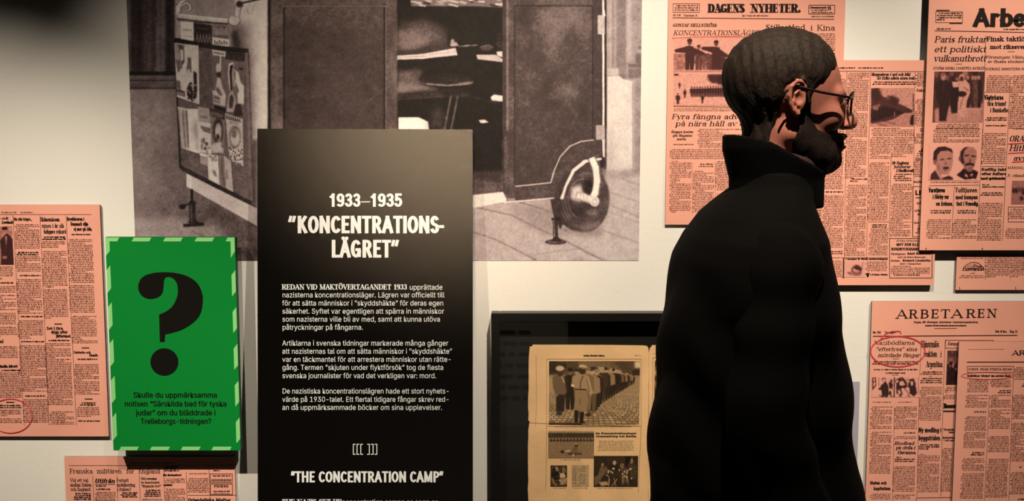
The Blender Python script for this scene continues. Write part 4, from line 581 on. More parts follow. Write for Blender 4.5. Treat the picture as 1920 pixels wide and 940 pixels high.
for i in range(8): pic.line(XL((352+14*i, 80+3*i), (356+14*i, 40+4*i)), 1.4, .55, .6)
cover(XL((350, 85), (478, 120), (470, 420), (360, 400)), .52)
pic.ell(*XL((418, 215))[0], 10, 24, .24, 1.4); pic.ell(*XL((420, 225))[0], 6, 17, .75, 1.2); pic.ell(*XL((415, 270))[0], 3, 6, .15, 1.2); pic.poly(XL((360, 340), (440, 300), (465, 400), (370, 410)), .78, 1.5); pic.line(XL((450, 340), (465, 360)), 3, .3, 1)
cover(XL((480, 60), (635, 110), (640, 525), (520, 470)), .78)
for i in range(7): pic.line(XL((490+19*i, 108+5*i), (494+19*i, 74+6*i), (500+19*i, 112+5*i)), 1.5, .24, .6)
pic.line(XL((520, 135), (600, 155)), 1.5, .5, .8)
pic.ell(*XL((565, 270))[0], 12, 22, .5, 1.5); pic.ell(*XL((568, 275))[0], 8, 15, .8, 1.2); pic.ell(*XL((560, 240))[0], 5, 8, .45, 1.2)
for i in range(60): pic.ell(*XL((random.uniform(515, 632), random.uniform(360, 510)))[0], 1.5, 1.9, random.choice((.25, .4, .88)), .7)
cover(XL((255, 400), (330, 420), (335, 530), (262, 500)), .62); cover(XL((255, 405), (320, 425), (320, 445), (258, 430)), .9)
cover(XL((325, 420), (415, 430), (432, 700), (335, 650)), .88)
for i in range(14): pic.ell(*XL((random.uniform(340, 410), random.uniform(430, 480)))[0], 2, 2, random.choice((.5, .75)), .8)
pic.poly(XL((365, 550), (395, 570), (410, 625), (378, 600)), .5, .9)
cover(XL((415, 430), (480, 440), (490, 735), (432, 690)), .52); pic.line(XL((450, 450), (452, 580), (470, 700)), 5, .36, 1.5)
cover(XL((470, 430), (530, 480), (550, 755), (490, 735)), .72); pic.line(XL((492, 560), (498, 640)), 3, .45, 1)
# lower rack rail and cart beam
pic.poly(XL((85, 515), (700, 830), (718, 895), (90, 555)), .16, .8); pic.poly(XL((690, 830), (718, 830), (718, 895), (690, 890)), .22, .7)
pic.poly([(350, 326), (482, 391), (482, 425), (350, 351)], .76, .6); pic.poly([(350, 326), (360, 332), (358, 356), (350, 351)], .86, 1)
pic.line([(350, 351), (482, 425)], 1.5, .3, .8)
# jack under the rack
pic.line(X4((468, 385), (470, 470)), 4.5, .10, .6); pic.line(X4((470, 470), (476, 600)), 12, .13, .8); pic.line(X4((452, 470), (492, 470)), 6, .10, .8)
pic.ell(*X4((410, 497))[0], 6, 5, .08, .8); pic.line(X4((410, 490), (455, 480)), 4, .1, .8); pic.line(X4((415, 615), (545, 605)), 6, .10, .8); pic.poly(X4((440, 600), (475, 560), (520, 600)), .12, .8); pic.line(X4((464, 490), (468, 590)), 1.5, .45, .8)
# cart: left door
pic.rect(508, -70, 745, 262, lambda U, V: .34 - .0002*(U-508) , .8)
pic.rect(508, -70, 534, 262, lambda U, V: .36 + .04*np.sin(V*.06), .8); pic.rect(515, 150, 520, 262, .46, 3, .7)
pic.rect(533, -70, 723, 13, .33, 1); pic.rect(531, 11.5, 724, 14, .46, .7); pic.rect(533, 14, 722, 17.5, .08, 1)
pic.rect(532.5, 14, 721, 262, lambda U, V: np.where(V < 60, .33 - .0020*(V-14), .24), .8); pic.ell(640, 35, 80, 20, .36, 10, .5)
pic.ell(560, 150, 22, 80, .20, 15, .5); pic.ell(660, 180, 50, 40, .275, 14, .6); pic.ell(690, 60, 25, 16, .33, 8, .5)
pic.rect(531, 14, 534, 262, .10, .8); pic.rect(719.5, 14, 722.5, 262, .05, .8); pic.rect(722.5, 12, 725, 262, .42, .8)
pic.rect(724, -70, 744, 262, lambda U, V: .33 + .03*np.sin(V*.05+1), .8)
for _ in range(70):
    x, y = random.uniform(540, 715), random.uniform(20, 235); a = random.uniform(-1, 1); l = random.uniform(1, 5); pic.line([(x, y), (x+l*math.cos(a), y-l*math.sin(a))], .8, .40, .5, .6)
pic.line([(722, 166), (690, 190)], 1, .42, .6, .7)
# open interior
pic.rect(745, -70, 943, 262, .035, .8)
pic.rect(745, -70, 767, 24, .06, 1); pic.poly([(768, -70), (943, -70), (943, 15), (920, 14), (880, 12), (770, 12)], .45, 1)
for _ in range(26):
    x = random.uniform(770, 938); y = random.uniform(-3, 11); pic.line([(x, y), (x+random.uniform(8, 20), y+random.uniform(-4, 5))], 2.5, random.choice((.75, .15, .6, .85)), .8)
pic.poly(X2((885, 190), (960, 150), (1100, 140), (1220, 200), (1235, 330), (1130, 310), (1000, 350), (885, 350)), .36, 8, .95); pic.poly(X2((885, 215), (1000, 215), (1120, 270), (1010, 330), (885, 340)), .46, 6, .9)
pic.poly(X2((1240, 190), (1300, 210), (1290, 330), (1230, 310)), .08, 3)
pic.poly(X2((885, 350), (960, 345), (1040, 340), (1110, 312), (1180, 318), (1285, 318), (1295, 345), (1180, 355), (1090, 375), (885, 385)), .20, .8)
pic.poly(X2((885, 378), (1060, 365), (1170, 345), (1280, 325), (1295, 375), (1160, 388), (1060, 400), (885, 405)), .80, .7)
pic.line(X2((885, 390), (1085, 380)), 1.2, .55, .5); pic.line(X2((1090, 372), (1280, 350)), 1, .62, .5)
pic.ell(*X2((1260, 285))[0], 4, 6, .6, 1.2); pic.poly(X2((1240, 300), (1285, 285), (1305, 312), (1250, 315)), .66, .8); pic.line(X2((1335, 312), (1374, 308)), 2.5, .7, .6)
pic.poly(X2((885, 480), (1050, 470), (1040, 560), (1180, 610), (885, 635)), .36, 4, .95); pic.poly(X2((890, 560), (1040, 580), (1170, 605), (885, 632)), .47, 3, .8)
pic.poly(X2((885, 640), (1180, 618), (1374, 625), (1374, 660), (885, 670)), .16, 1.5); pic.line(X2((885, 676), (1180, 655)), 1.5, .28, .8)
pic.ell(836, 148, 51, 10, .10, .8); pic.ell(838, 154, 50, 7, .40, 1.2); pic.ell(838, 152, 50, 7, .12, 1.0); pic.line([(800, 157), (838, 160.5), (878, 157)], 2.2, .55, 1)
pic.poly(X2((1170, 605), (1330, 605), (1320, 640), (1180, 640)), .12, 1)
pic.line(X2((1265, 580), (1262, 640)), 3, .14, .8); pic.line(X2((1250, 650), (1205, 880)), 4, .36, .8); pic.line(X2((1296, 650), (1250, 880)), 4, .34, .8); pic.line(X2((1290, 600), (1330, 700)), 3, .1, .8)
pic.poly(X2((893, 795), (1030, 795), (1095, 825), (1102, 880), (893, 880)), .93, .8); pic.poly(X2((1102, 760), (1180, 700), (1230, 880), (1102, 880)), .22, 6, .8)
pic.rect(886, 15, 943, 62, .03, 2); pic.line(X3((0, 315), (130, 305)), 2.4, .45, .8); pic.ell(*X3((190, 325))[0], 12, 5, .3, 2); pic.line(X3((145, 320), (200, 305), (235, 325)), 1.5, .45, .7)
pic.poly(X3((118, 370), (250, 370), (300, 400), (298, 422), (128, 402)), .72, .8); pic.poly(X3((255, 350), (298, 345), (298, 390), (262, 378)), .8, .8); pic.poly(X3((260, 230), (300, 215), (300, 345), (262, 345)), .12, 1.2); pic.ell(*X3((278, 300))[0], 6, 5, .25, 1, inner=.6)
pic.line(X3((0, 570), (95, 560)), 4.5, .45, 1.2); pic.poly(X3((215, 660), (240, 640), (300, 650), (300, 690), (225, 685)), .85, .9); pic.line(X3((100, 655), (210, 690), (300, 700)), 4, .16, 1.5)
pic.poly(X3((135, 815), (175, 810), (205, 830), (175, 835), (150, 835)), .8, .8)
# right door
pic.rect(943, -70, 1137, 372, .30, .8)
pic.rect(943, -70, 951, 372, .22, .8); pic.rect(949, -70, 954, 245, .48, 1.2, .8); pic.rect(954, -70, 965, 372, lambda U, V: .30 + .04*np.sin(V*.04), .8); pic.rect(944, 255, 952, 378, .34, 1.5)
pic.rect(965, -70, 1112, 11, .34, .8); pic.rect(964, 10, 1112, 12.5, .06, .8)
pic.rect(966, 12, 1112, 350, lambda U, V: .32 - .00018*(V-12), .8)
pic.ell(1055, 40, 50, 28, .45, 14, .8); pic.ell(1040, 75, 26, 34, .42, 12, .7); pic.ell(985, 30, 18, 26, .18, 9, .8); pic.ell(1068, 80, 14, 34, .24, 10, .7); pic.ell(1030, 165, 20, 26, .18, 12, .7); pic.ell(1062, 172, 28, 14, .44, 9, .7); pic.ell(1000, 145, 22, 14, .38, 9, .6); pic.ell(1000, 90, 22, 30, .25, 12, .6); pic.ell(1095, 200, 14, 40, .22, 10, .6); pic.ell(1050, 260, 50, 30, .30, 14, .6)
for _ in range(80):
    x, y = random.uniform(970, 1108), random.uniform(20, 330); a = random.uniform(-1, 1); l = random.uniform(1, 4); pic.line([(x, y), (x+l*math.cos(a), y-l*math.sin(a))], .8, .45, .5, .5)
pic.rect(964, 12, 966, 345, .14, .7); pic.rect(1110.5, 12, 1113, 265, .10, .8); pic.rect(1112, -70, 1129, 270, .25, .8)
pic.poly([(1129, -70), (1133, -70), (1134, 300), (1130, 292)], .93, .6); pic.poly([(1133, -70), (1137, -70), (1138, 318), (1134, 318)], .12, .8)
pic.poly(X3((943, 102), (990, 102), (990, 235), (943, 232)), .74, .7); pic.line(X3((985, 70), (990, 110)), 3, .9, .6); pic.poly(X3((930, 850), (985, 850), (985, 1040), (932, 1040)), .66, .8); pic.noise(.02, .6, 1115, 230, 1135, 275); pic.line([(1133, 268), (1133, 292)], 3, .9, .6)
pic.poly([(1125, 262), (1139, 262), (1139, 317), (1126, 314)], .16, .8)
pic.line([(1131, 262), (1132, 294)], 4, .92, .7)
# right background
pic.rect(1138, -70, 1210, 335, .60, 1)
pic.rect(1139, -70, 1156, 142, .62, 1.5); pic.rect(1148, -70, 1151, 142, .52, 1); pic.rect(1143, -70, 1145, 142, .7, 1); pic.rect(1156, -70, 1175, 150, .50, 1.5)
pic.rect(1175, -70, 1210, 150, .60, 1.5); pic.rect(1175, -70, 1184, 115, .72, 2); pic.rect(1192, 100, 1210, 120, .42, 1.5); pic.rect(1196, 86, 1210, 92, .4, 1); pic.rect(1178, 120, 1210, 127, .40, 1); pic.rect(1178, 128, 1210, 147, .46, 1)
pic.poly([(1139, 144), (1160, 142), (1168, 148), (1186, 152), (1187, 335), (1138, 335)], .86, 1); pic.rect(1139, 128, 1160, 142, .74, 1.2); pic.rect(1187, 148, 1210, 335, .60, 1.5); pic.rect(1186, 150, 1190, 330, .68, 1); pic.poly([(1139, 240), (1150, 240), (1150, 330), (1139, 330)], .74, 5, .8)
# pavement right
pave = lambda U, V: .66 + .10*np.clip((U-900)/300, 0, 1) + .02*np.clip((V-400)/80, 0, 1)
pic.poly([(886, 386), (1050, 374), (1140, 330), (1210, 322), (1210, 500), (880, 500)], pave, 1.2)
pic.poly([(1130, 318), (1165, 318), (1210, 318), (1210, 330), (1130, 336)], .60, 4, .8)
for q, t in ((((886, 388), (960, 404), (1000, 425), (1038, 442), (1085, 465), (1130, 488)), .34), (((886, 435), (930, 450), (970, 470), (1005, 488)), .36), (((975, 380), (1010, 390), (1045, 402)), .30), (((1145, 385), (1170, 396), (1210, 412)), .52), (((1140, 398), (1175, 410), (1210, 422)), .62), (((1140, 360), (1200, 380)), .6), (((1165, 335), (1210, 352)), .56), (((1000, 478), (1090, 466)), .58), (((1060, 452), (1110, 480), (1140, 490)), .55), (((1120, 428), (1165, 445), (1210, 460)), .58)):
    pic.line(list(q), 2.2, t, 1.2, .8); pic.line([(x, y+2.5) for x, y in q], 2, .78, 1.2, .4)
pic.poly([(945, 385), (1040, 380), (1060, 440), (1040, 445), (990, 425)], .50, 7, .6)
pic.rect(886, 250, 943, 326, .03, 2)
# open floor board and beam at the bottom of the cart
pic.poly([(886, 320), (943, 318), (943, 362), (886, 365)], .22, 3); pic.poly(X5((90, 320), (280, 345), (280, 405), (90, 420)), .34, 2)
pic.poly([(886, 366), (943, 360), (950, 374), (950, 378), (886, 391)], .88, .7)
# door bottom rail and fender
pic.poly([(964, 349), (1034, 343), (1050, 373), (966, 377)], .31, .7)
pic.poly(X5((580, 340), (600, 270), (640, 180), (700, 110), (780, 80), (850, 75), (900, 75), (905, 170), (830, 180), (760, 195), (700, 250), (660, 340), (640, 440), (578, 445)), .30, .8)
pic.line(X5((355, 368), (580, 345), (600, 270), (640, 180), (700, 115), (770, 85), (850, 75)), 2.0, .80, .6)
pic.line([(944, 380), (966, 378), (1048, 371)], 2.4, .88, .7)
# wheel
pic.ell(1089, 377, 50, 58, .24, 1.2, rot=.05); pic.poly(X5((575, 450), (640, 440), (640, 470), (660, 600), (640, 640), (600, 560)), .20, 1)
pic.ell(1104, 376, 38, 59, .30, 1.5, rot=.1)
for r, t in ((.97, .26), (.9, .40), (.82, .33)): pic.ell(1098, 377, 46*r, 60*r, t, 1.6, .6, inner=.93, rot=.06)
for r in range(5): pic.line([(1046+3*r, 360+3*r), (1049+4*r, 390+3*r), (1060+4*r, 412+2*r), (1072+4*r, 424+r)], 1, .18 if r % 2 else .45, .5, .7)
pic.ell(1093, 373, 28.5, 38, .16, 1, rot=.04); pic.ell(1093, 373, 28.5, 38, .46, .9, inner=.94, rot=.04); pic.ell(1092, 373, 25.5, 35, .22, 1, rot=.04)
pic.ell(1085, 366, 16, 22, .34, 4); pic.poly([(1072, 352), (1088, 348), (1096, 365), (1088, 378), (1070, 372)], .82, 3); pic.ell(1103, 352, 10, 16, .12, 3)
pic.ell(1108, 400, 12, 10, .5, 3, .6); pic.ell(1100, 437-30, 18, 5, .30, 2)
pic.ell(1110, 425, 22, 7, .55, 3, .5)
pic.line([(1046, 383), (1049, 405)], 7, .20, 1)
pic.poly([(1050, 373), (1060, 345), (1073, 318), (1095, 300), (1128, 296), (1128, 300), (1100, 305), (1078, 322), (1063, 350), (1056, 374)], .90, .7)
pic.line([(1128, 262), (1133, 262), (1133, 296)], 2, .8, .7)
# fork arm and axle
pic.line([(1109, 296), (1117, 315), (1120, 340), (1117, 362), (1110, 372)], 15, .42, 1); pic.line([(1109, 296), (1117, 315), (1119.5, 340), (1116, 362), (1110, 372)], 11, .97, .8)
pic.line([(1080, 366), (1095, 370), (1118, 380)], 15, .60, 1); pic.line([(1082, 366), (1095, 370), (1118, 378)], 11, .90, .9); pic.ell(1115, 378, 8.5, 9.5, .90, .8); pic.ell(1115, 379, 6, 7, .76, .8); pic.ell(1115, 379, 3.5, 4, .88, .7)
for x in (1088, 1094, 1100): pic.line([(x, 361+(x-1088)*.25), (x+1, 378+(x-1088)*.25)], 1, .66, .5)
# jack at the right
pic.line([(1040, 376), (1041, 408)], 4.5, .22, .6); pic.line([(1034, 411), (1050, 412)], 5, .14, .7); pic.line([(1041, 412), (1042, 450)], 9, .18, .8); pic.line([(1038.5, 412), (1040, 446)], 1.6, .5, .6)
pic.ell(1042, 454, 20, 5, .22, .8); pic.ell(1042, 453, 17, 3.5, .38, 1); pic.poly([(1032, 453), (1040, 444), (1048, 446), (1054, 454)], .16, .8); pic.ell(1060, 431, 6, 4, .5, 1.5, .6)
pic.ell(1090, 436, 42, 6, .42, 5, .7)
pic.noise(.012, 0); pic.noise(.018, 1.3); pic.noise(.015, 5)
SEPIA = ((0, (8, 6, 6)), (.12, (26, 19, 18)), (.3, (72, 55, 51)), (.5, (134, 112, 103)), (.7, (184, 160, 148)), (.85, (218, 198, 180)), (1, (244, 230, 208)))
mural = pic.build('photo_mural', M_print, root, SEPIA, eps=0)
mural.parent = None; mural.location = root.location; mural['label'] = root['label']; mural['category'] = root['category']; bpy.data.objects.remove(root)
mural.name = 'photo_mural'

# ================================================================ black text panel, leaning on the wall
t5 = R(5.15); th = .022
topd = .040
zt = float(wallplane(topd).px(684, 241.2)[1])
PB = Plane((0, -topd, zt), uz=(0, math.sin(t5), math.cos(t5)))
pa0 = float(PB.px(482.2, 239.5)[0]); pa1 = float(PB.px(886.3, 242.8)[0])
H = zt / math.cos(t5)
root = empty('text_panel', ((pa0+pa1)/2, -topd - H*math.sin(t5), 0), 'tall black exhibition panel with white text, leaning on the wall before the cart photograph', 'panel')
V = []
for e in (0, -th):
    for a, b in ((pa0, 0), (pa1, -.0016), (pa1, -H+.003), (pa0, -H+.003)): V.append(PB.w(a, b, e) - np.array(root.location))
me = mesh('panel_board', V, [(0, 1, 2, 3), (7, 6, 5, 4), (0, 4, 5, 1), (1, 5, 6, 2), (2, 6, 7, 3), (3, 7, 4, 0)])
bm = bmesh.new(); bm.from_mesh(me); bmesh.ops.recalc_face_normals(bm, faces=bm.faces); bmesh.ops.bevel(bm, geom=list(bm.edges), offset=.0012, segments=2, affect='EDGES'); bm.to_mesh(me); bm.free()
link('panel_board', me, M_black, root)
ink = Ink(PB)
pen(ink, '1933', 617, 388, 24.5, 58, (2.6, 2.1), False, q=5); pen(ink, '–', 677, 388, 24.5, 17, (1, .8), False); pen(ink, '1935', 694, 388, 24.5, 59, (2.6, 2.1), False, q=5); ink.build('year_heading', M_white, root)
pen(ink, '”', 540, 437.7, 32, 17, (2.7, 2.3), False); pen(ink, 'KONCENTRATIONS', 557, 437.7, 32, 260, (3.3, 2.6), False, q=6); pen(ink, '-', 819.5, 437.7, 32, 13, (2.6, 2.6), False); ink.build('heading', M_white, root)
pen(ink, 'LÄGRET', 621, 483.3, 32.5, 110, (3.3, 2.6), False, q=6); pen(ink, '”', 733, 483.3, 32.5, 17, (2.7, 2.3), False); ink.build('heading', M_white, root)
def body(rows, name='paragraph'):
    for s_, x, y, x1 in rows: face(ink, s_, x, y, 9.4, x1-x+.6)
    ink.build(name, M_white, root)
pen(ink, 'REDAN VID MAKTÖVERTAGANDET 1933', 528.6, 543.2, 9.6, 229, (1.0, .38), True)
body([('upprättade', 767.5, 543.5, 828), ('nazisterna koncentrationsläger. Lägren var officiellt till', 529, 558, 825.5), ('för att sätta människor i ”skyddshäkte” för deras egen', 529, 573.3, 824),
 ('säkerhet. Syftet var egentligen att spärra in människor', 529, 588.5, 825), ('som nazisterna ville bli av med, samt att kunna utöva', 529, 603.4, 818), ('påtryckningar på fångarna.', 529, 618.6, 677)])
body([('Artiklarna i svenska tidningar markerade många gånger', 529, 648.4, 832.7), ('att nazisternas tal om att sätta människor i ”skyddshäkte”', 529, 663.6, 839.8), ('var en täckmantel för att arrestera människor utan rätte-', 529, 678.8, 838.9),
 ('gång. Termen ”skjuten under flyktförsök” tog de flesta', 529, 694, 824), ('svenska journalister för vad det verkligen var: mord.', 529, 709.5, 811)])
body([('De nazistiska koncentrationslägren hade ett stort nyhets-', 529, 738.4, 835), ('värde på 1930-talet. Ett flertal tidigare fångar skrev red-', 529, 753.9, 835), ('an då uppmärksammade böcker om sina upplevelser.', 529, 769, 822)])
for i in range(3):
    x = 662.5+7*i; ink.strip([(x+4.2, 833.6), (x, 833.6), (x, 852.2), (x+4.2, 852.2)], 1.7) if False else (ink.strip([(x, 832.8), (x, 853)], 1.5), ink.strip([(x, 833.5), (x+4.2, 833.5)], 1.5), ink.strip([(x, 852.3), (x+4.2, 852.3)], 1.5))
    x = 706.6-7*i; ink.strip([(x, 832.8), (x, 853)], 1.5); ink.strip([(x-4.2, 833.5), (x, 833.5)], 1.5); ink.strip([(x-4.2, 852.3), (x, 852.3)], 1.5)
ink.build('bracket_emblem', M_white, root)
pen(ink, '“THE CONCENTRATION CAMP”', 545, 904.9, 20.3, 280, (2.0, 1.6), False, q=5); ink.build('heading', M_white, root)
pen(ink, 'THE NAZIS SET UP', 528.6, 946.3, 9.6, 110, (1.1, .42), True)
body([('concentration camps as soon as', 641, 946.5, 817), ('they seized power in 1933.', 529, 962, 690)])

# ================================================================ green question board
gd = .040
root, P = board('question_board', gd, .018, (197, 445, 451.6, 845.2, 213, 439.8), M_green, 'bright green board with a big black question mark and striped border', 'sign', core=M_dgreen)
bx = boxmesh('wall_spacer', root.location.x-.09, root.location.x+.09, -gd+.018, 0, root.location.z+.06, root.location.z+.42); o = link('wall_spacer', bx, M_dgreen); adopt(o, root)
ink = Ink(P)
def gx(x, y, side):   # border x at height y
    return x
W_ = 7.8
lx = lambda y: 197 + (y-445)*.0398; rx = lambda y: 439.8 + (y-445)*.0295
def stripe(q): ink.pxpoly(q); ink.build('border_stripe', M_lgreen, root)
for x0, x1 in ((251, 284), (310, 343), (369, 402)): stripe([(x0, 445.6), (x0-4, 453), (x1-4, 453), (x1, 445.6)])
for x0, x1 in ((223.5, 257), (281, 315.5), (339, 373), (396.5, 431)): stripe([(x0+3.5, 838), (x0, 844.8), (x1, 844.8), (x1+3.5, 838)])
stripe([(197.5, 445.6), (197.5+1.5, 480), (206, 471), (205.5, 453), (220, 453), (224, 445.6)])
stripe([(427, 445.6), (423, 453), (432.3, 453), (433, 484), (440.6, 471), (439.6, 445.6)])
for k in range(5):
    y0 = 507 + 69*k; L = 43
    if y0 > 838: break
    y1 = min(y0+L, 840); stripe([(lx(y0)+.4, y0), (lx(y1)+.4, y1), (lx(y1-9)+W_, y1-9), (lx(y0-9)+W_, y0-9)])
    y0 = 516 + 69*k; y1 = min(y0+L-3, 840); stripe([(rx(y0)-W_, y0), (rx(y1)-W_, y1), (rx(y1-9)-.4, y1-9), (rx(y0-9)-.4, y0-9)])
# question mark outline
O = [(172, 215), (182, 197), (205, 182), (250, 173), (310, 174), (365, 188), (405, 215), (425, 255), (428, 290), (420, 335), (395, 370), (350, 400), (310, 414), (277, 422), (275, 452), (256, 452), (253, 342)]
I = [(280, 330), (305, 310), (322, 280), (328, 250), (324, 217), (308, 197), (290, 191), (277, 195), (272, 210), (270, 238), (262, 262), (240, 276), (210, 279), (185, 268), (172, 248), (169, 230)]
def smooth_closed(pts, hard=()):
    out = []; n = len(pts)
    for i in range(n):
        p0, p1, p2, p3 = [np.array(pts[(i+k) % n], float) for k in (-1, 0, 1, 2)]
        if i in hard: p0 = p1
        if (i+1) % n in hard: p3 = p2
        if i in hard and (i+1) % n in hard: out.append(tuple(p1)); continue
        for s_ in range(5):
            t = s_/5; out.append(tuple(.5*((2*p1)+(-p0+p2)*t+(2*p0-5*p1+4*p2-p3)*t*t+(-p0+3*p1-3*p2+p3)*t**3)))
    return out
q = loc(180, 430, .468, smooth_closed(O+I, hard=(13, 14, 15, 16)))
ink.pxpoly(q)
ink.pxpoly([(180+.468*(274+56*math.cos(t*math.pi/20)), 430+.468*(532+55*math.sin(t*math.pi/20))) for t in range(40)])
ink.build('question_mark', M_blackprint, root)
for s_, x, y, x1 in (('Skulle du uppmärksamma', 250, 745.8, 407.5), ('notisen “Särskilda bad för tyska', 233.5, 762.3, 425.5), ('judar” om du bläddrade i', 255, 779, 405), ('Trelleborgs-tidningen?', 263.5, 795, 397)):
    face(ink, s_, x, y, 10.2, x1-x, .34)
ink.build('question_text', M_blackprint, root)
# ================================================================ newspaper pages on boards
PINKR = ((0, (22, 8, 9)), (.35, (78, 38, 34)), (.7, (176, 108, 88)), (1, (240, 162, 134)))
def head(ink, rows, root, nib=(.75, .3), serif=True, slant=0, m=None, name='headline', q=2):
    for s_, x, y, x1, cap in rows:
        pen(ink, s_, x, y, cap, x1-x, nib, serif, slant, q); ink.build(name, m or M_inkdark, root)
def lines(ink, boxes, root, m=None, eps=.0004, **kw):
    for b in boxes: micro(ink, *b, **kw)
    ink.build('small_print', m or M_inksoft, root, kind='stuff', eps=eps)

# ---- page left of the green board
root, P = board('newspaper_page', .007, .005, (-120, 384, 205.2, 818.8, -120, 185.6), M_pink, 'salmon newspaper page with a red circle at its foot, at the left photo edge', 'newspaper')
ink = Ink(P)
ink.strip([(-110, 402.5), (171, 402.5)], .7)
for (x0, y0, x1, y1) in ((24.5, 404, 45.5, 798), (75, 404, 92, 798), (124, 404, 143.5, 798)): ink.strip([(x0, y0), (x1, y1)], .6)
ink.build('column_rules', M_ink, root, kind='stuff')
head(ink, [('Nu står kriget...', 26, 414, 60, 6)], root, (.6, .4), False)
head(ink, [('Skånemässan', 75.8, 415.4, 112, 8), ('synes i år slå', 78.5, 427.4, 120, 8), ('tidigare rekord', 82, 438.3, 124.2, 8)], root, (.62, .38), True)
head(ink, [('Brevbäraren i', 125.5, 414.2, 158, 7.2), ('Danmark vilja', 132.5, 423.6, 165.5, 7.2), ('ej mer gå rida.', 138.5, 433, 173, 7.2)], root, (.68, .5), False)
head(ink, [('s ock', -3, 412, 15.5, 5.5), ('Lewinski', 3.5, 419.6, 25, 5.5)], root, (.7, .4), True, .2)
head(ink, [('Sov i fyra', 87, 618.8, 118, 6.2), ('dygn efter', 95.5, 625.8, 126.5, 6.2), ('jätteruset.', 105, 633.2, 133.5, 6.2)], root, (.75, .35), True, .15)
head(ink, [('Falsterbo och', 138, 663.2, 170, 4.8), ('Skanör.', 167, 668.6, 184, 4.8)], root, (.6, .3), True, .2)
head(ink, [('al', -1, 643.4, 6.5, 6.5), ('lmän idrott', 0, 689.6, 33.5, 5.4)], root, (.9, .4), True, .1)
for x, y in ((102, 607.8), (153, 652.6), (159, 748.5), (12, 754.6)): ink.strip([(x, y), (x+14.5, y)], 1.8); ink.build('divider', M_inkdark, root)
lines(ink, [(-110, 396.5, -4, 401.5), (0, 396.5, 33, 401), (36, 396.5, 71, 401)], root, m=M_ink, pitch=4.2, h=1.7)
sub = [(31, 472, 72, 480), (79, 443, 124, 451), (131, 438, 170, 445), (34, 515, 77, 521.5), (36, 592, 80, 599), (-30, 521, 26, 534), (37, 639, 85, 646), (88, 637, 133, 641), (142, 672, 184, 679), (0, 693, 40, 697), (44, 741, 86, 747), (-30, 759, 42, 767), (150, 754, 180, 762), (144, 788, 190, 792.5)]
for b in sub: micro(ink, *b, pitch=3.9, h=2.0, fill=.95, lw=1.45)
ink.build('subheadings', M_inkdark, root, kind='stuff')
lines(ink, [(27, 420, 74, 470), (28, 480, 76, 512), (30, 523, 78, 590), (32, 600, 82, 637), (35, 647, 88, 739), (42, 748, 91, 795), (-50, 499, 25, 520), (-50, 536, 30, 584), (-50, 586, 31, 634), (-50, 649, 34, 679), (-50, 698, 40, 750), (-50, 768, 42, 796),
            (77, 452, 124, 468), (78, 470, 125, 541), (80, 542, 127, 600), (84, 643, 133, 766), (93, 771, 140, 798), (127, 448, 174, 532), (129, 534, 177, 590), (133, 592, 182, 646), (138, 682, 186, 744), (144, 763, 188, 784)], root, pitch=3.35, h=1.5)
pic = Picture(P, -26, 424.5, 25.8, 496.5, .9, .78)
pic.noise(.05, 2); pic.poly([(8, 442), (13, 438), (20, 443), (25, 452), (26, 497), (2, 497), (3, 470), (0, 452)], .28, .8); pic.poly([(9, 443), (14, 443), (12, 464)], .75, .7); pic.ell(7.5, 433, 5, 6.5, .78, .8); pic.ell(9, 428.5, 5.5, 3, .1, .8); pic.line([(2, 433), (3, 438)], 1.5, .5, .7); pic.ell(9, 483, 5, 3.5, .7, 1); pic.line([(12, 460), (8, 480)], 2, .45, .8); pic.poly([(-26, 450), (-3, 452), (-2, 497), (-26, 497)], .15, 1); pic.ell(-13, 435, 8, 10, .6, 1); pic.noise(.04, 0)
pic.build('photograph', M_print, root, PINKR, gamma=1.35)
c_ = [(20+40.5*math.cos(t*math.pi/24), 780+32*math.sin(t*math.pi/24)) for t in range(49)]
ink.strip(c_, 1.6); ink.build('red_circle', M_red, root, eps=.0012, label='hand-drawn red circle')

# ---- page at the bottom left
root, P = board('newspaper_page', .007, .005, (121, 857, 449, 1330, 140, 443.5), M_pink, 'salmon newspaper page below the green board, partly in its shadow', 'newspaper')
ink = Ink(P)
ink.strip([(129, 873.5), (443, 873)], .7)
for x, y0, y1 in ((175, 892, 945), (220, 892, 945), (262, 890, 945), (308, 877, 945), (350, 885, 945), (393, 877, 945)): ink.strip([(x-1, y0), (x+1.2, y1)], .6)
ink.frame(394, 889, 435.5, 905.5, 1); ink.frame(394.5, 908, 436, 928, 1); ink.strip([(352, 929), (444, 929)], .7)
ink.build('column_rules', M_ink, root, kind='stuff')
head(ink, [('Franska', 130.5, 888, 175, 9.2), ('militären', 182, 888, 229.5, 9.2), ('för', 237, 888, 252, 9.2), ('England', 260, 888, 301, 9.2)], root, (.62, .32), True, 0, q=3)
head(ink, [('Vid ett val', 131.5, 904.2, 166.5, 7), ('mellan Italien', 132, 912.6, 172.5, 7), ('och England.', 132.5, 921, 172, 7)], root, (.5, .3), True)
head(ink, [('Fortsatt', 219, 904.2, 242, 7), ('mobilisering', 219.5, 912.6, 254, 7), ('i Italien?', 220, 921, 246.5, 7)], root, (.5, .3), True)
head(ink, [('Utifrån', 177, 906.3, 216, 9)], root, (1.15, .5), False, .3)
ink.strip([(178, 908.5), (216, 908.5)], .9)
head(ink, [('Orientaliska Mattor', 352.5, 941.5, 435, 7.5)], root, (1.0, .7), False)
head(ink, [('USA-svenskar', 264, 900, 295, 4.6), ('bo konstruerat', 264.5, 907, 300, 4.6), ('“flygande fort”', 265, 914, 303, 4.8)], root, (.45, .28), True, .1)
head(ink, [('PARITET', 307, 911.5, 324, 3.4), ('för flottmötet?', 306, 893, 341, 4), ('FINESS', 401.5, 914.2, 429, 4.6)], root, (.7, .4), True)
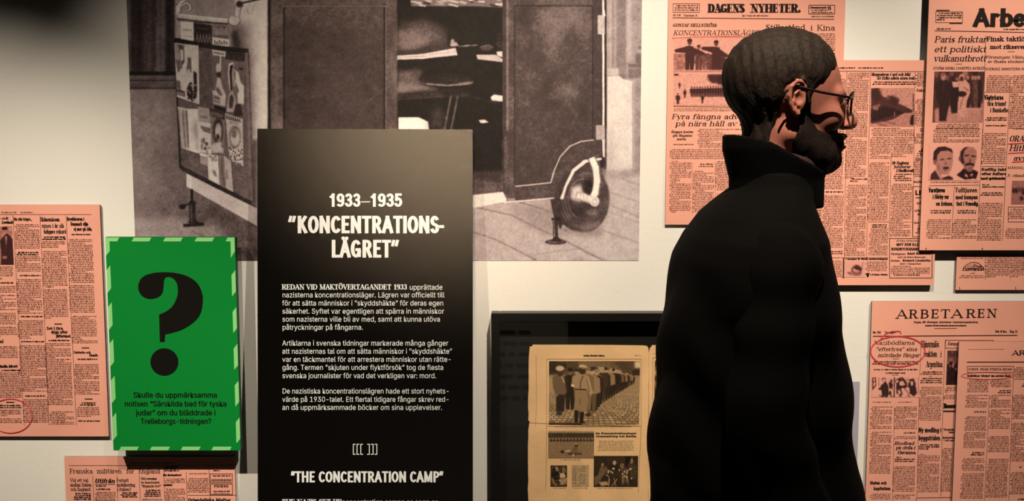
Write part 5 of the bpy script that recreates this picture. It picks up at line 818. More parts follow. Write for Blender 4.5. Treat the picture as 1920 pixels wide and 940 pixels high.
for b in ((307, 874, 336, 887), (177, 910, 200, 914), (177, 916, 208, 920), (396, 891, 434, 896), (402, 916, 426, 919.5), (397, 920, 434, 924), (270, 918, 302, 935), (226, 923, 258, 938), (138, 924, 172, 940), (397, 881, 432, 885)): micro(ink, *b, pitch=3.8, h=1.9, fill=.9, lw=1.4)
for i in range(13): ink.strip([(397+2.9*i, 903.5), (398+2.9*i, 898.5)], 1.6)
ink.build('subheadings', M_inkdark, root, kind='stuff')
lines(ink, [(178, 922, 218, 948), (309, 916, 349, 948), (309, 897, 349, 907), (351, 887, 392, 892), (351, 896, 393, 926), (264, 935, 305, 948), (240, 867, 330, 872), (397, 924, 434, 928)], root, pitch=3.3)

# ---- two pages top right: front page, then the wide page on top of it
root, P = board('newspaper_page', .0065, .0045, (1253.5, -60, 1579.5, 421.5, 1248, 1580), M_pink, 'salmon newspaper front page with photographs of rows of men, behind the walking person\'s head', 'newspaper')
ink = Ink(P)
ink.strip([(1261, 33.4), (1564, 36.4)], 1.2); ink.frame(1262, 7, 1311.5, 23, .9); ink.frame(1516.5, 9.8, 1565, 26.3, 1.1)
ink.strip([(1263, 199.5), (1440, 202)], .9); ink.strip([(1263, 68), (1263, 199)], .5)
ink.strip([(1298, 305), (1298, 401)], .5); ink.strip([(1341, 303), (1341, 401)], .5)
ink.build('column_rules', M_ink, root, kind='stuff')
for wd, x, x1 in (('DAGENS', 1327.5, 1394.5), ('NYHETER.', 1407.5, 1499)): pen(ink, wd, x, 23.8, 16, x1-x, (2.5, .7), True, 0, 5)
ink.build('masthead', M_inkdark, root)
head(ink, [('GUSTAF HELLSTRÖM:', 1261, 50.3, 1342, 5.8)], root, (.75, .3), True, .2)
head(ink, [('KONCENTRATIONSLÄGRET', 1262, 66.2, 1429, 9)], root, (.7, .3), True, .25, m=M_ink, q=4)
head(ink, [('Stillestånd', 1435, 56.2, 1508, 10), ('i', 1519, 57, 1524, 10), ('Kina', 1531.5, 57.4, 1565, 10.5)], root, (.85, .4), True, 0, m=M_ink, q=4)
head(ink, [('Fyra fångna advokater', 1259, 223.5, 1432, 9.5), ('på nära håll av döden', 1266, 236.6, 1432, 9.5)], root, (.95, .35), True, .22, q=3)
head(ink, [('Knappa kosten', 1258.5, 249.5, 1299, 4.6), ('gör fångarna', 1261, 256.4, 1297, 4.6), ('matta.', 1269, 263, 1286.5, 4.6)], root, (.55, .3), True, .2, m=M_ink)
head(ink, [('15', 1551, 19, 1558, 7)], root, (.9, .7), False); head(ink, [('Lösnummerpris', 1518, 16, 1549, 4)], root, (.6, .4), False)
head(ink, [('Nr 138', 1262, 30.4, 1276, 3.6), ('Upplaga A', 1281, 30.6, 1307, 3.6)], root, (.4, .25), True, m=M_ink)
for b in ((1265, 8.5, 1309, 22), (1388, 27.5, 1441, 32), (1518, 17, 1563, 25), (1518, 29, 1565, 33), (1260, 269, 1300, 274), (1310, 306, 1338, 314)): micro(ink, *b, pitch=4, h=1.8, fill=.75, lw=1.35)
ink.build('subheadings', M_ink, root, kind='stuff')
lines(ink, [(1261, 202.5, 1400, 210), (1308, 241, 1400, 278), (1256, 279, 1400, 300), (1256, 301, 1297, 401), (1300, 320, 1340, 401), (1342, 302, 1400, 358), (1342, 362, 1380, 401), (1437, 62, 1565, 120), (1400, 240, 1470, 420)], root, pitch=3.25, h=1.45)
ink.strip([(1260, 71.5), (1300, 69.5), (1360, 68.5), (1420, 69)], 1.5); ink.build('red_underline', M_redsoft, root, eps=.0010)
pic = Picture(P, 1263, 70, 1432, 135, .85, .95)
pic.poly([(1263, 101), (1285, 101), (1290, 135), (1263, 135)], .72, 1.5); pic.noise(.05, 1.5, 1263, 100, 1290, 135)
def armsman(x, top, h, t, dx, dy):
    hd = h/7; pic.ell(x, top+hd*.7, hd*.42, hd*.62, t+.15, .6); pic.ell(x, top+hd*.35, hd*.5, hd*.35, t-.05, .6)
    pic.poly([(x-hd*.7, top+hd*1.5), (x+hd*.7, top+hd*1.5), (x+hd*1.0, top+h*.55), (x+hd*.7, top+h), (x+hd*.1, top+h), (x, top+h*.6), (x-hd*.1, top+h), (x-hd*.8, top+h), (x-hd*.9, top+h*.5)], t, .6)
    pic.poly([(x, top+hd*1.4), (x-dx, top+hd*2.2-dy), (x-dx-3, top+hd*2.5-dy), (x-dx, top+hd*2.8-dy), (x, top+hd*2.9)], t, .6); pic.poly([(x, top+hd*1.4), (x+dx, top+hd*2.6+dy), (x+dx+2, top+hd*3.0+dy), (x, top+hd*3.0)], t, .6)
for i in range(7): pic.rect(1330+i*5, 108+i*2, 1338+i*6, 135, .30+.02*i, 1.2)
for i in range(6): armsman(1352-8*i, 85+5*i if i else 96, 50-6*i, .42+.03*i, 20, -1)
for i in range(5): pic.poly([(1376+i*9, 110-i*3), (1384+i*9, 108-i*3), (1386+i*9, 135), (1376+i*9, 135)], .28, 1)
for i in range(6): armsman(1400+14*i, 104-6*i, 34+7*i, .30, 20, 2)
pic.rect(1418, 70, 1432, 135, .25, 2)
armsman(1310, 84, 52, .50, 22, 0); armsman(1293, 72.5, 66, .38, 26, 1); armsman(1343, 75.5, 62, .38, 26, 7)
pic.rect(1263, 131, 1432, 136, .85, 1); pic.noise(.035, .5)
pic.build('photograph', M_print, root, PINKR, gamma=1.35)
pic = Picture(P, 1263, 138, 1432, 198, .85, .93)
pic.rect(1264, 138.5, 1272, 142, .35, .8); pic.poly([(1326, 140), (1432, 138), (1432, 156), (1334, 156), (1328, 150)], .38, 1.5); pic.rect(1345, 144, 1432, 158, .25, 2)
for i in range(26): pic.figure(1297+i*5.0, 182, 19+.15*i, .33, cap=1, face=.6, w=1.2)
pic.figure(1274, 166, 12, .4, w=1.1); pic.figure(1284, 184, 17, .33); pic.figure(1271, 196, 21, .33, w=1.2); pic.figure(1317, 194, 18, .33); pic.figure(1390, 196, 18, .33)
pic.noise(.035, .6)
pic.build('photograph', M_print, root, PINKR, gamma=1.35)

root, P = board('newspaper_page', .0125, .005, (1468, 113, 1758.5, 535, 1466, 1759.5), M_pink, 'wide salmon newspaper page with a street photograph and boxed notices along its bottom', 'newspaper')
ink = Ink(P)
ink.strip([(1475, 133), (1738, 134.5)], .8)
for (x0, y0, x1, y1) in ((1588, 134, 1582.5, 522), (1632, 134, 1624.5, 488), (1716, 134, 1711.5, 445), (1671.5, 257, 1667, 448), (1542, 134, 1538, 520)): ink.strip([(x0, y0), (x1, y1)], .6)
ink.frame(1711, 350, 1757, 444, .9); ink.frame(1668, 447.5, 1747.5, 521.5, 1.1); ink.strip([(1581.5, 483), (1581, 522)], 2); ink.strip([(1581, 483.5), (1665, 483.5)], .8); ink.strip([(1541, 148.6), (1584, 148.8)], .6)
ink.strip([(1628, 416), (1668, 416)], .6)
ink.build('column_rules', M_ink, root, kind='stuff')
head(ink, [('Skeppsbron i ord och bild', 1633, 142.2, 1705, 5.6), ('S:t Eriks nästa stora bok.', 1644, 149.2, 1714.5, 5.6)], root, (.7, .35), True, .2)
head(ink, [('Hr Engberg', 1672, 308.3, 1703, 5.6), ('jubilerar', 1675.5, 315.4, 1707, 5.6), ('i Hudiksvall', 1680, 322.6, 1712, 5.6)], root, (.7, .35), True, .2)
head(ink, [('Fake sp', 1718, 172, 1742, 5), ('En jun', 1716, 300, 1739, 5.6)], root, (.6, .3), True, .2)
head(ink, [('LEI', 1715.5, 366, 1733, 9)], root, (1.3, 1), False)
head(ink, [('HINDI', 1712.5, 343.6, 1736, 4.6), ('VÄR', 1718.5, 383.5, 1733, 4.4), ('UNIV', 1714.5, 397.5, 1733, 4.6), ('KA', 1720, 404.3, 1732, 4.6), ('HOTE', 1713.5, 420, 1732, 4), ('TE', 1722, 426.8, 1731, 4)], root, (.6, .45), False)
head(ink, [('STORA OPINIONSM', 1681, 453.4, 1726, 3.2)], root, (.3, .25), False, m=M_ink)
head(ink, [('MOT DEN ILLEG', 1680.5, 461.2, 1727, 5.2), ('RUSDRYCKSHANTE', 1671, 469.8, 1727, 5.4)], root, (.75, .55), False)
head(ink, [('Edolf Andersson', 1701, 477.6, 1745.5, 3.9), ('Rickard Lindström', 1692, 490.6, 1745, 4.2), ('I morgon är första meterevdagen!', 1585.5, 487.4, 1664, 3.6)], root, (.65, .5), False)
head(ink, [('Riksdagsman', 1670.5, 478, 1698, 3.8), ('talar på Södra Bantorget', 1683, 483.8, 1735, 3), ('Partisekr.', 1670, 490.8, 1688, 3.8), ('talar i Vasaparken', 1687, 496.3, 1727, 3.2)], root, (.35, .3), False, m=M_ink)
head(ink, [('L. E. Liung o. Bantam', 1632, 516.4, 1664, 3)], root, (.5, .4), True)
head(ink, [('centanläget.', 1534, 142.6, 1577, 5.2)], root, (.6, .35), True)
for b in ((1563, 125.5, 1604, 131), (1606, 125.5, 1656, 131), (1636, 152, 1716, 163), (1722, 240, 1736, 248), (1676, 325, 1710, 342), (1594, 334, 1626, 345), (1632, 420, 1664, 428), (1545, 358, 1582, 365), (1540, 470, 1580, 480), (1714, 369, 1732, 375), (1715, 389, 1732, 392), (1673, 514, 1742, 519), (1717, 427, 1731, 440), (1720, 282, 1734, 296)): micro(ink, *b, pitch=3.8, h=1.8, fill=.85, lw=1.4)
ink.build('subheadings', M_ink, root, kind='stuff')
lines(ink, [(1590, 136, 1630, 334), (1588, 346, 1626, 482), (1634, 239, 1714, 255), (1632, 256, 1670, 300), (1630, 304, 1668, 413), (1630, 428, 1666, 480), (1673, 256, 1714, 295), (1672, 344, 1711, 446), (1717, 136, 1740, 164), (1717, 185, 1738, 238), (1715, 250, 1737, 272), (1544, 222, 1584, 355), (1543, 366, 1583, 468), (1541, 482, 1580, 521), (1500, 380, 1540, 521), (1470, 330, 1541, 380), (1671, 498, 1745, 514), (1623, 490, 1664, 512), (1713, 300, 1736, 332)], root, pitch=3.2, h=1.45)
pic = Picture(P, 1633.5, 165, 1713.5, 237, .85, .84)
k = lambda *p: loc(1480, 100, .2552, p)
pic.poly(k((600, 255), (630, 270), (690, 320), (740, 330), (800, 370), (850, 390), (905, 425), (900, 440), (840, 440), (760, 490), (600, 520)), .42, 1); pic.poly(k((600, 410), (700, 390), (760, 400), (830, 430), (845, 440), (760, 460), (600, 505)), .15, 1)
pic.rect(*k((720, 310))[0], *k((765, 345))[0], .5, .8); pic.ell(*k((640, 300))[0], 8, 12, .3, 2.5); pic.ell(*k((770, 350))[0], 9, 8, .32, 2); pic.poly(k((610, 390), (670, 370), (650, 420), (610, 415)), .65, 1)
for i in range(8): pic.line(k((610+30*i, 470-9*i), (612+30*i, 400)), 1, .5, .5, .6)
pic.line(k((770, 465), (772, 430)), 1.6, .8, .5); pic.poly(k((640, 530), (880, 440), (912, 440), (912, 536), (640, 536)), .78, 1); pic.line(k((690, 500), (780, 520)), 1.5, .45, 1); pic.line(k((640, 515), (720, 535)), 1.5, .4, 1)
pic.poly(k((895, 460), (912, 450), (912, 530), (885, 520)), .12, 1); pic.line(k((910, 300), (912, 430)), 1.5, .3, .8); pic.poly(k((860, 400), (900, 420), (900, 430), (860, 430)), .3, .8); pic.noise(.03, .7)
pic.build('photograph', M_print, root, PINKR, gamma=1.35)
pic = Picture(P, 1505, 150, 1584, 219, .9, .80)
pic.poly(k((300, 300), (340, 290), (385, 310), (400, 400), (405, 467), (150, 467), (170, 360)), .35, 2); pic.poly(k((330, 310), (350, 300), (340, 420), (320, 420)), .75, 1.5); pic.ell(1556, 165, 9, 12, .7, 1.5); pic.ell(1555, 155, 10, 6, .3, 1.5); pic.noise(.05, 1)
pic.build('photograph', M_print, root, PINKR, gamma=1.35)
pic = Picture(P, 1583.5, 490, 1622, 520, .8, .93)
pic.ell(1606, 506, 10, 9, .45, 1, inner=.6); pic.poly([(1600, 502), (1606, 497), (1617, 505), (1613, 508), (1604, 506)], .3, .8); pic.line([(1618, 492), (1615, 507)], .9, .4, .5); pic.ell(1603, 513, 13, 4, .5, .8, inner=.7); pic.line([(1588, 511), (1612, 517)], 1.4, .4, .8)
pic.build('fish_drawing', M_print, root, PINKR)
ink.pxpoly([(1622, 513), (1625, 517), (1629, 517), (1631, 511.5), (1628, 513), (1626.5, 510.5), (1625, 513)]); ink.pxpoly([(1624.5, 517), (1629.5, 517), (1628, 520), (1626, 520)]); ink.build('ornament', M_inkdark, root)
ink.pxpoly([(1727, 281), (1734, 272), (1738, 272), (1731, 281), (1738, 290), (1734, 290)])
ink.build('ornament', M_inkdark, root)

# ---- big page at the right edge, top
root, P = board('newspaper_page', .020, .005, (1743.5, -60, 2075, 469.5, 1725.1, 2075), M_pink, 'salmon newspaper front page with two bearded and suited men\'s portraits, at the top right corner', 'newspaper')
ink = Ink(P); g = lambda x, y: (1720+x*.2554, y*.2554); h_ = lambda x, y: (1720+x*.2554, 240+y*.2554)
ink.strip([g(128, 226), (1990, 62)], 1.3); ink.frame(*g(136, 86), *g(332, 166), .8); ink.strip([g(140, 77), g(236, 77)], 2.2); ink.strip([g(236, 172), g(330, 172)], 2)
ink.strip([g(503, 262), h_(480, 40)], .6); ink.strip([h_(480, 0), h_(440, 830)], .6); ink.strip([g(684, 560), h_(625, 830)], .6); ink.strip([h_(272, 425), h_(250, 820)], .6); ink.strip([h_(84, 425), h_(455, 420)], .7); ink.strip([g(492, 678), g(680, 678)], .7); ink.strip([h_(475, 283), h_(640, 283)], .7)
ink.frame(*h_(668, 580), 1960, 240+690*.2554, .9)
for x in (278, 665, 665): ink.strip([g(x, 470 if x == 278 else 380), g(x+50, 470 if x == 278 else 380)], .7)
ink.build('column_rules', M_ink, root, kind='stuff')
pen(ink, 'Arbetet', 1824.5, 51, 34, 150, (4.6, 3.2), False, 0, 5); ink.build('masthead', M_inkdark, root)
head(ink, [('Paris fruktar', *g(124, 312), g(498, 0)[0], 11.5), ('ett politiskt', *g(122, 384), g(496, 0)[0], 11.5), ('vulkanutbrott', *g(120, 452), g(494, 0)[0], 11.5)], root, (1.0, .42), True, .2, q=4)
head(ink, [('Finsk taktlöshet', *g(508, 304), 1945, 9), ('mot rikssvensk', *g(534, 360), 1936, 8)], root, (1.05, .55), True, 0, q=3)
head(ink, [('Föreningen Vikingen för', *g(502, 430), 1945, 5.2), ('av finska studenter hålls', *g(514, 462), 1945, 5.2)], root, (.5, .3), True, .2, m=M_ink)
head(ink, [('STORM KRING CHIAPPES AVSKED', *g(116, 512), g(486, 0)[0], 5.4), ('SVENSKE MINISTERN IN', *g(498, 517), g(783, 0)[0], 5.0)], root, (.38, .32), False, m=M_ink)
head(ink, [('Vägfyrkarna', *g(490, 733), g(628, 0)[0], 9), ('fira triumf', *g(514, 778), g(648, 0)[0], 8.6), ('i Bunkeflo.', *g(534, 826), g(670, 0)[0], 8.6)], root, (.75, .55), False)
head(ink, [('Varutjuven', *h_(82, 474), h_(202, 0)[0], 9), ('i Hörby var', *h_(112, 522), h_(230, 0)[0], 8.6), ('en kvinna.', *h_(136, 572), h_(260, 0)[0], 8.6)], root, (.8, .6), False)
head(ink, [('Tulltjuven', *h_(276, 474), h_(438, 0)[0], 9), ('med kumpan', *h_(280, 524), h_(442, 0)[0], 8.2), ('fast i Venedig.', *h_(286, 572), h_(448, 0)[0], 8.6)], root, (.8, .6), False)
head(ink, [('Rafflig jakt', *h_(470, 315), h_(652, 0)[0], 5.4), ('efter luffare', *h_(470, 347), h_(650, 0)[0], 5.4), ('med spårhundar', *h_(468, 380), h_(646, 0)[0], 5.2)], root, (.85, .5), True)
head(ink, [('ORANIEN', *h_(672, 100), 1950, 11), ('Hitler', *h_(672, 170), 1934, 11.5), ('avsl', *h_(702, 240), 1928, 9.5)], root, (1.1, .45), True, .22, q=3)
head(ink, [('MÄNSKLIGT', *h_(662, 302), 1932, 4.8)], root, (.35, .3), False, m=M_ink); head(ink, [('F. riksdags', *h_(660, 360), 1932, 5.2)], root, (.55, .3), True, .2, m=M_ink)
for b in ((*g(145, 90), *g(325, 160)), (*g(620, 208), 1950, *g(0, 226)[1:]), (*g(130, 204), *g(245, 222)), (*g(500, 858), *g(660, 890)), (*g(490, 915), *g(655, 932)), (*h_(86, 600), *h_(248, 640)), (*h_(284, 600), *h_(430, 640)), (*h_(466, 410), *h_(640, 445)), (*h_(464, 470), *h_(630, 515))):
    b = tuple(b); micro(ink, b[0], b[1], b[2], b[3] if len(b) > 3 else b[1]+4, pitch=3.9, h=1.8, fill=.85, lw=1.45)
ink.build('subheadings', M_ink, root, kind='stuff')
lines(ink, [(*g(512, 550), *g(680, 672)), (*g(690, 550), 1935, 240), (*g(140, 905), *g(450, 945)), (*h_(120, 0), *h_(458, 118)), (*h_(480, 35), *h_(655, 270)), (*h_(690, 0), 1935, 246), (*h_(86, 392), *h_(450, 416)), (*h_(70, 668), *h_(250, 822)), (*h_(260, 668), *h_(440, 822)), (*h_(452, 548), *h_(628, 828)), (*h_(648, 735), 1935, *h_(0, 828)[1:]), (*h_(672, 590), 1935, *h_(0, 675)[1:])], root, pitch=3.4, h=1.5)
for q in ((h_(668, 116), h_(783, 112)), (h_(666, 186), h_(783, 180)), (h_(696, 250), h_(783, 246))): ink.strip(list(q), 1.8)
ink.build('red_underline', M_red, root, eps=.001)
for x in (1735.5, 1841): ink.strip([(x, 468.5), (x+1.5, 465)], 1.6); ink.build('edge_mark', M_inkdark, root)
pic = Picture(P, *g(126, 526), *g(476, 898), .85, .42)
for i in range(26): pic.ell(*g(random.uniform(130, 475), random.uniform(530, 640)), random.uniform(3, 6), random.uniform(4, 8), random.choice((.18, .3, .55, .7, .25)), 1)
pic.poly([g(126, 800), g(476, 740), g(476, 900), g(126, 900)], .82, 2); pic.poly([g(300, 780), g(400, 750), g(476, 760), g(476, 810), g(300, 830)], .86, 2)
for x, t in ((370, .2), (405, .3), (450, .15), (425, .5)): pic.poly([g(x-18, 590), g(x+18, 590), g(x+22, 720), g(x+14, 790), g(x-12, 790), g(x-20, 700)], t, .9); pic.ell(*g(x, 570), 3.2, 4.2, .75, .7)
pic.poly([g(250, 590), g(290, 590), g(310, 700), g(290, 830), g(250, 830), g(235, 700)], .14, .9); pic.poly([g(250, 600), g(300, 600), g(305, 640), g(262, 645)], .92, .8)
pic.poly([g(300, 600), g(350, 580), g(385, 620), g(388, 680), g(365, 740), g(345, 860), g(300, 860), g(295, 760), g(305, 690)], .90, .8); pic.ell(*g(325, 570), 5.5, 7, .86, .8); pic.ell(*g(325, 580), 3.4, 4.4, .35, .9); pic.ell(*g(325, 690), 9, 5, .12, 1); pic.line([g(310, 800), g(340, 700)], 1.6, .6, 1); pic.line([g(340, 640), g(375, 670)], 2, .6, .8); pic.poly([g(275, 880), g(300, 850), g(325, 870), g(310, 890)], .85, .7)
pic.poly([g(150, 600), g(180, 585), g(215, 590), g(240, 640), g(240, 720), g(225, 800), g(210, 880), g(160, 885), g(158, 780), g(135, 720), g(140, 640)], .20, .8); pic.ell(*g(190, 563), 5, 7.5, .8, .8); pic.ell(*g(186, 545), 5.5, 3.2, .62, .8); pic.line([g(196, 600), g(188, 680)], 1.4, .42, .8); pic.line([g(160, 885), g(212, 885)], 2.4, .2, .8); pic.noise(.03, .6)
pic.build('photograph', M_print, root, PINKR, gamma=1.35)
# portraits
pic = Picture(P, *h_(90, 130), *h_(450, 386), .8, 1.0)
pic.poly([h_(92, 382), h_(100, 340), h_(130, 310), h_(170, 370), h_(230, 350), h_(260, 365), h_(262, 382)], .38, .7); pic.poly([h_(128, 305), h_(150, 290), h_(190, 370), h_(170, 382)], .82, .8)
pic.poly([h_(120, 200), h_(130, 160), h_(190, 145), h_(245, 155), h_(262, 190), h_(262, 250), h_(248, 310), h_(225, 345), h_(195, 345), h_(160, 320), h_(135, 280), h_(115, 255)], .80, .8)
pic.poly([h_(116, 240), h_(120, 175), h_(150, 142), h_(200, 136), h_(250, 155), h_(262, 185), h_(225, 165), h_(170, 170), h_(145, 200), h_(140, 245)], .25, .8); pic.line([h_(168, 235), h_(195, 228)], 1.8, .3, .7); pic.line([h_(218, 228), h_(248, 224)], 1.8, .3, .7); pic.poly([h_(205, 235), h_(214, 270), h_(200, 275)], .58, .8); pic.poly([h_(188, 288), h_(228, 285), h_(230, 300), h_(190, 304)], .30, .7); pic.line([h_(195, 312), h_(222, 310)], 1.4, .45, .6); pic.ell(*h_(128, 250), 2.6, 5, .6, .8); pic.poly([h_(150, 250), h_(165, 320), h_(195, 345), h_(170, 335), h_(145, 290)], .6, 1.4)
pic.poly([h_(288, 345), h_(320, 320), h_(335, 300), h_(420, 310), h_(445, 325), h_(430, 375), h_(400, 370), h_(350, 380), h_(310, 360)], .14, .7); pic.poly([h_(352, 330), h_(375, 355), h_(400, 330), h_(410, 345), h_(385, 372), h_(345, 355)], .85, .7); pic.poly([h_(372, 350), h_(392, 350), h_(398, 376), h_(372, 376)], .15, .6)
pic.poly([h_(318, 190), h_(330, 155), h_(370, 137), h_(410, 142), h_(435, 170), h_(436, 220), h_(425, 260), h_(410, 300), h_(385, 325), h_(355, 310), h_(330, 265), h_(306, 240)], .76, .8); pic.poly([h_(312, 235), h_(316, 175), h_(345, 145), h_(372, 138), h_(345, 165), h_(335, 210), h_(345, 260), h_(330, 265)], .30, 1)
pic.line([h_(345, 205), h_(378, 200)], 2.2, .15, .7); pic.line([h_(396, 206), h_(425, 210)], 2.2, .15, .7); pic.poly([h_(385, 215), h_(396, 250), h_(378, 252)], .5, .8); pic.poly([h_(350, 262), h_(385, 255), h_(418, 265), h_(415, 280), h_(385, 272), h_(352, 280)], .22, .7); pic.poly([h_(368, 285), h_(408, 285), h_(400, 322), h_(378, 322)], .62, .9); pic.ell(*h_(312, 225), 2.4, 4.6, .55, .8); pic.poly([h_(330, 235), h_(350, 290), h_(372, 315), h_(350, 310)], .45, 1.4); pic.noise(.02, .5)
pic.build('portraits', M_print, root, PINKR, gamma=1.35)
pic = Picture(P, *h_(696, 388), 1960, 240+560*.2554, .9, .7)
for i in range(20): pic.ell(random.uniform(1898, 1950), random.uniform(350, 375), 3, 5, random.choice((.15, .3, .5)), 1)
pic.rect(1890, 376, 1965, 384, .7, 1.5); pic.noise(.03, .7)
pic.build('photograph', M_print, root, PINKR, gamma=1.35)

# ---- strip of a page under it
root, P = board('newspaper_clipping', .007, .005, (1793.8, 479, 2010, 544, 1792, 2010), M_pink, 'low salmon newspaper clipping with a small dome-shaped drawing, under the portrait page', 'newspaper')
ink = Ink(P); f_ = lambda x, y: (1760+x*.1064, 460+y*.1064)
head(ink, [('Luftvärnet', *f_(415, 450), f_(800, 0)[0], 5)], root, (.7, .5), True, .2)
ink.strip([f_(822, 190), f_(820, 600)], .6); ink.strip([f_(1275, 180), f_(1265, 600)], .5)
for x in (1799, 1904): ink.strip([(x, 538), (x+.6, 543.4)], 1)
ink.build('column_rules', M_ink, root, kind='stuff')
for i in range(9): 
    ink.strip([f_(455+18*i, 395), f_(470+22*i+(4-i)*-4, 330+abs(4-i)*8)], .6)
for i in range(9): ink.strip([f_(610+20*i, 395), f_(620+12*i, 315+i*8)], .6)
ink.strip([f_(430, 405), f_(490, 345), f_(560, 308), f_(620, 300), f_(690, 312), f_(740, 350), f_(800, 405)], 1.1); ink.strip([f_(430, 405), f_(800, 405)], .8); ink.pxpoly([f_(720, 355), f_(755, 370), f_(735, 395)])
ink.build('dome_drawing', M_ink, root)
lines(ink, [(*f_(370, 185), *f_(820, 255)), (*f_(835, 190), *f_(1270, 600)), (*f_(1285, 185), 1935, *f_(0, 600)[1:]), (*f_(370, 520), *f_(810, 615)), (*f_(530, 480), *f_(650, 515))], root, pitch=3.4)

# ---- two pages at the bottom right
root, P = board('newspaper_page', .0085, .006, (1632.3, 565.5, 1990, 1100, 1620, 1985), M_pink, 'salmon newspaper page with a spaced capital masthead and a red-circled headline, bottom right', 'newspaper')
ink = Ink(P); a_ = lambda x, y: (1600+x*.2021, 550+y*.2021); b_ = lambda x, y: (1600+x*.2128, 740+y*.2128)
ink.strip([a_(182, 400), a_(1522, 391)], 1.7); ink.strip([a_(750, 328), a_(960, 327)], .9)
ink.strip([a_(628, 440), a_(612, 900), b_(560, 900)], .6); ink.strip([a_(852, 430), a_(835, 900), b_(770, 900)], .6); ink.strip([b_(362, 110), b_(345, 940)], .6)
ink.frame(*a_(856, 437), *a_(1300, 510), .8)
ink.strip([b_(792, 148), b_(905, 148)], 3); ink.strip([b_(555, 912), b_(870, 908)], 1); ink.strip([b_(555, 912), b_(553, 945)], 1)
for x, y, l in ((362, 609, 60), (358, 760, 60), (700, 770, 30)): ink.strip([a_(x, y), a_(x+l, y)], .7)
ink.build('column_rules', M_ink, root, kind='stuff')
x = 1680.5
for ch, x0, x1 in (('A', 402, 497), ('R', 520, 592), ('B', 625, 695), ('E', 725, 790), ('T', 812, 893), ('A', 912, 1010), ('R', 1050, 1130), ('E', 1155, 1215), ('N', 1245, 1325)): pen(ink, ch, a_(x0-6, 0)[0], a_(0, 236 - (x0-402)*.01)[1], 17, (x1-x0+12)*.2021, (1.6, .75), True, 0, 5)
ink.build('masthead', M_inkdark, root)
head(ink, [('Organ för Sveriges Arbetares Centralorganisation', *a_(556, 277), a_(1160, 0)[0], 3.8)], root, (.5, .3), True, .2); head(ink, [('Ansluten till Internationella Arbetareassociationen', *a_(666, 307), a_(1050, 0)[0], 2.6)], root, (.5, .3), True, .1)
head(ink, [('No 182', *a_(180, 374), a_(256, 0)[0], 4.4), ('Torsdag 8', *a_(292, 374), a_(388, 0)[0], 4.4), ('Pris 15 öre.', *a_(1316, 366), a_(1424, 0)[0], 4.4), ('Årg. 12', *a_(1450, 366), a_(1522, 0)[0], 4.4)], root, (.55, .35), False)
head(ink, [('Nazibödlarna', *a_(186, 478), a_(570, 0)[0], 7.6), ('“efterlysa” sina', *a_(206, 536), a_(594, 0)[0], 7.2), ('mördade fångar', *a_(226, 593), a_(618, 0)[0], 7.6)], root, (.68, .28), True, .22, q=3)
head(ink, [('Hänsynslös', *a_(630, 503), a_(796, 0)[0], 13), ('reaktion', *a_(652, 591), a_(776, 0)[0], 12), ('i', *a_(806, 591), a_(820, 0)[0], 12), ('Argentina.', *a_(674, 686), a_(836, 0)[0], 12)], root, (.68, .34), True)
head(ink, [('Kampen', *a_(874, 482), a_(990, 0)[0], 6)], root, (.5, .3), True, .22, m=M_ink)
head(ink, [('Roosevelt', *b_(796, 122), 1800, 9.5)], root, (1.5, .6), True, 0, q=3)
head(ink, [('Ny medling i', *b_(574, 335), b_(778, 0)[0], 10), ('byggstriden.', *b_(574, 405), b_(776, 0)[0], 10)], root, (.85, .65), False)
head(ink, [('Blodbad', *b_(360, 444), b_(538, 0)[0], 6.4), ('på civila i', *b_(374, 483), b_(546, 0)[0], 6.4), ('Havanna.', *b_(386, 525), b_(556, 0)[0], 6.6)], root, (.75, .35), True, .22)
head(ink, [('Staten och', *b_(146, 793), b_(296, 0)[0], 6.5), ('kapitalism', *b_(178, 843), b_(330, 0)[0], 6.5)], root, (.8, .65), False)
head(ink, [('“Återhäm', *b_(788, 318), b_(896, 0)[0], 4), ('hand', *b_(840, 340), b_(896, 0)[0], 4), ('Industrien', *b_(786, 388), b_(890, 0)[0], 3.8), ('i ett ned', *b_(796, 412), b_(890, 0)[0], 3.8)], root, (.5, .35), True, .1, m=M_ink)
for b in ((*a_(175, 628), *a_(612, 680)), (*a_(175, 700), *a_(610, 720)), (*a_(285, 732), *a_(490, 752)), (*a_(628, 722), *a_(830, 762)), (*a_(625, 782), *a_(830, 845)), (*a_(722, 358), *a_(986, 376)), (*b_(235, 30), *b_(485, 48)), (*b_(430, 330), *b_(552, 360)), (*b_(365, 545), *b_(550, 600)), (*b_(575, 435), *b_(766, 490)), (*b_(650, 250), *b_(766, 266))): micro(ink, *b, pitch=3.9, h=1.9, fill=.85, lw=1.4)
ink.build('subheadings', M_ink, root, kind='stuff')
lines(ink, [(*b_(155, 60), *b_(345, 85)), (*b_(380, 60), *b_(565, 85)), (*b_(152, 103), *b_(350, 325)), (*b_(364, 103), *b_(572, 318)), (*b_(152, 325), *b_(345, 720)), (*b_(350, 630), *b_(556, 880)), (*b_(364, 365), *b_(556, 400)), (*a_(618, 865), *a_(830, 945)), (*b_(582, 0), *b_(784, 245)), (*a_(852, 865), *a_(965, 935)), (*b_(796, 0), *b_(905, 52)), (*b_(572, 520), *b_(770, 885)), (*b_(782, 470), *b_(885, 885)), (*b_(148, 870), *b_(335, 940)), (*b_(350, 880), *b_(553, 940))], root, pitch=3.2, h=1.45)
t_ = [math.pi*2*i/40 for i in range(41)]
ink.strip([(a_(412, 540)[0] + 51*math.cos(t)*1.0 , a_(0, 540)[1] + 28.5*math.sin(t)) for t in t_], 2.4)
ink.strip([a_(250, 425), a_(300, 375), a_(360, 354), a_(430, 352), a_(442, 375)], 2.2)
ink.build('red_circle', M_red, root, eps=.0011, label='hand-drawn red marker circle')
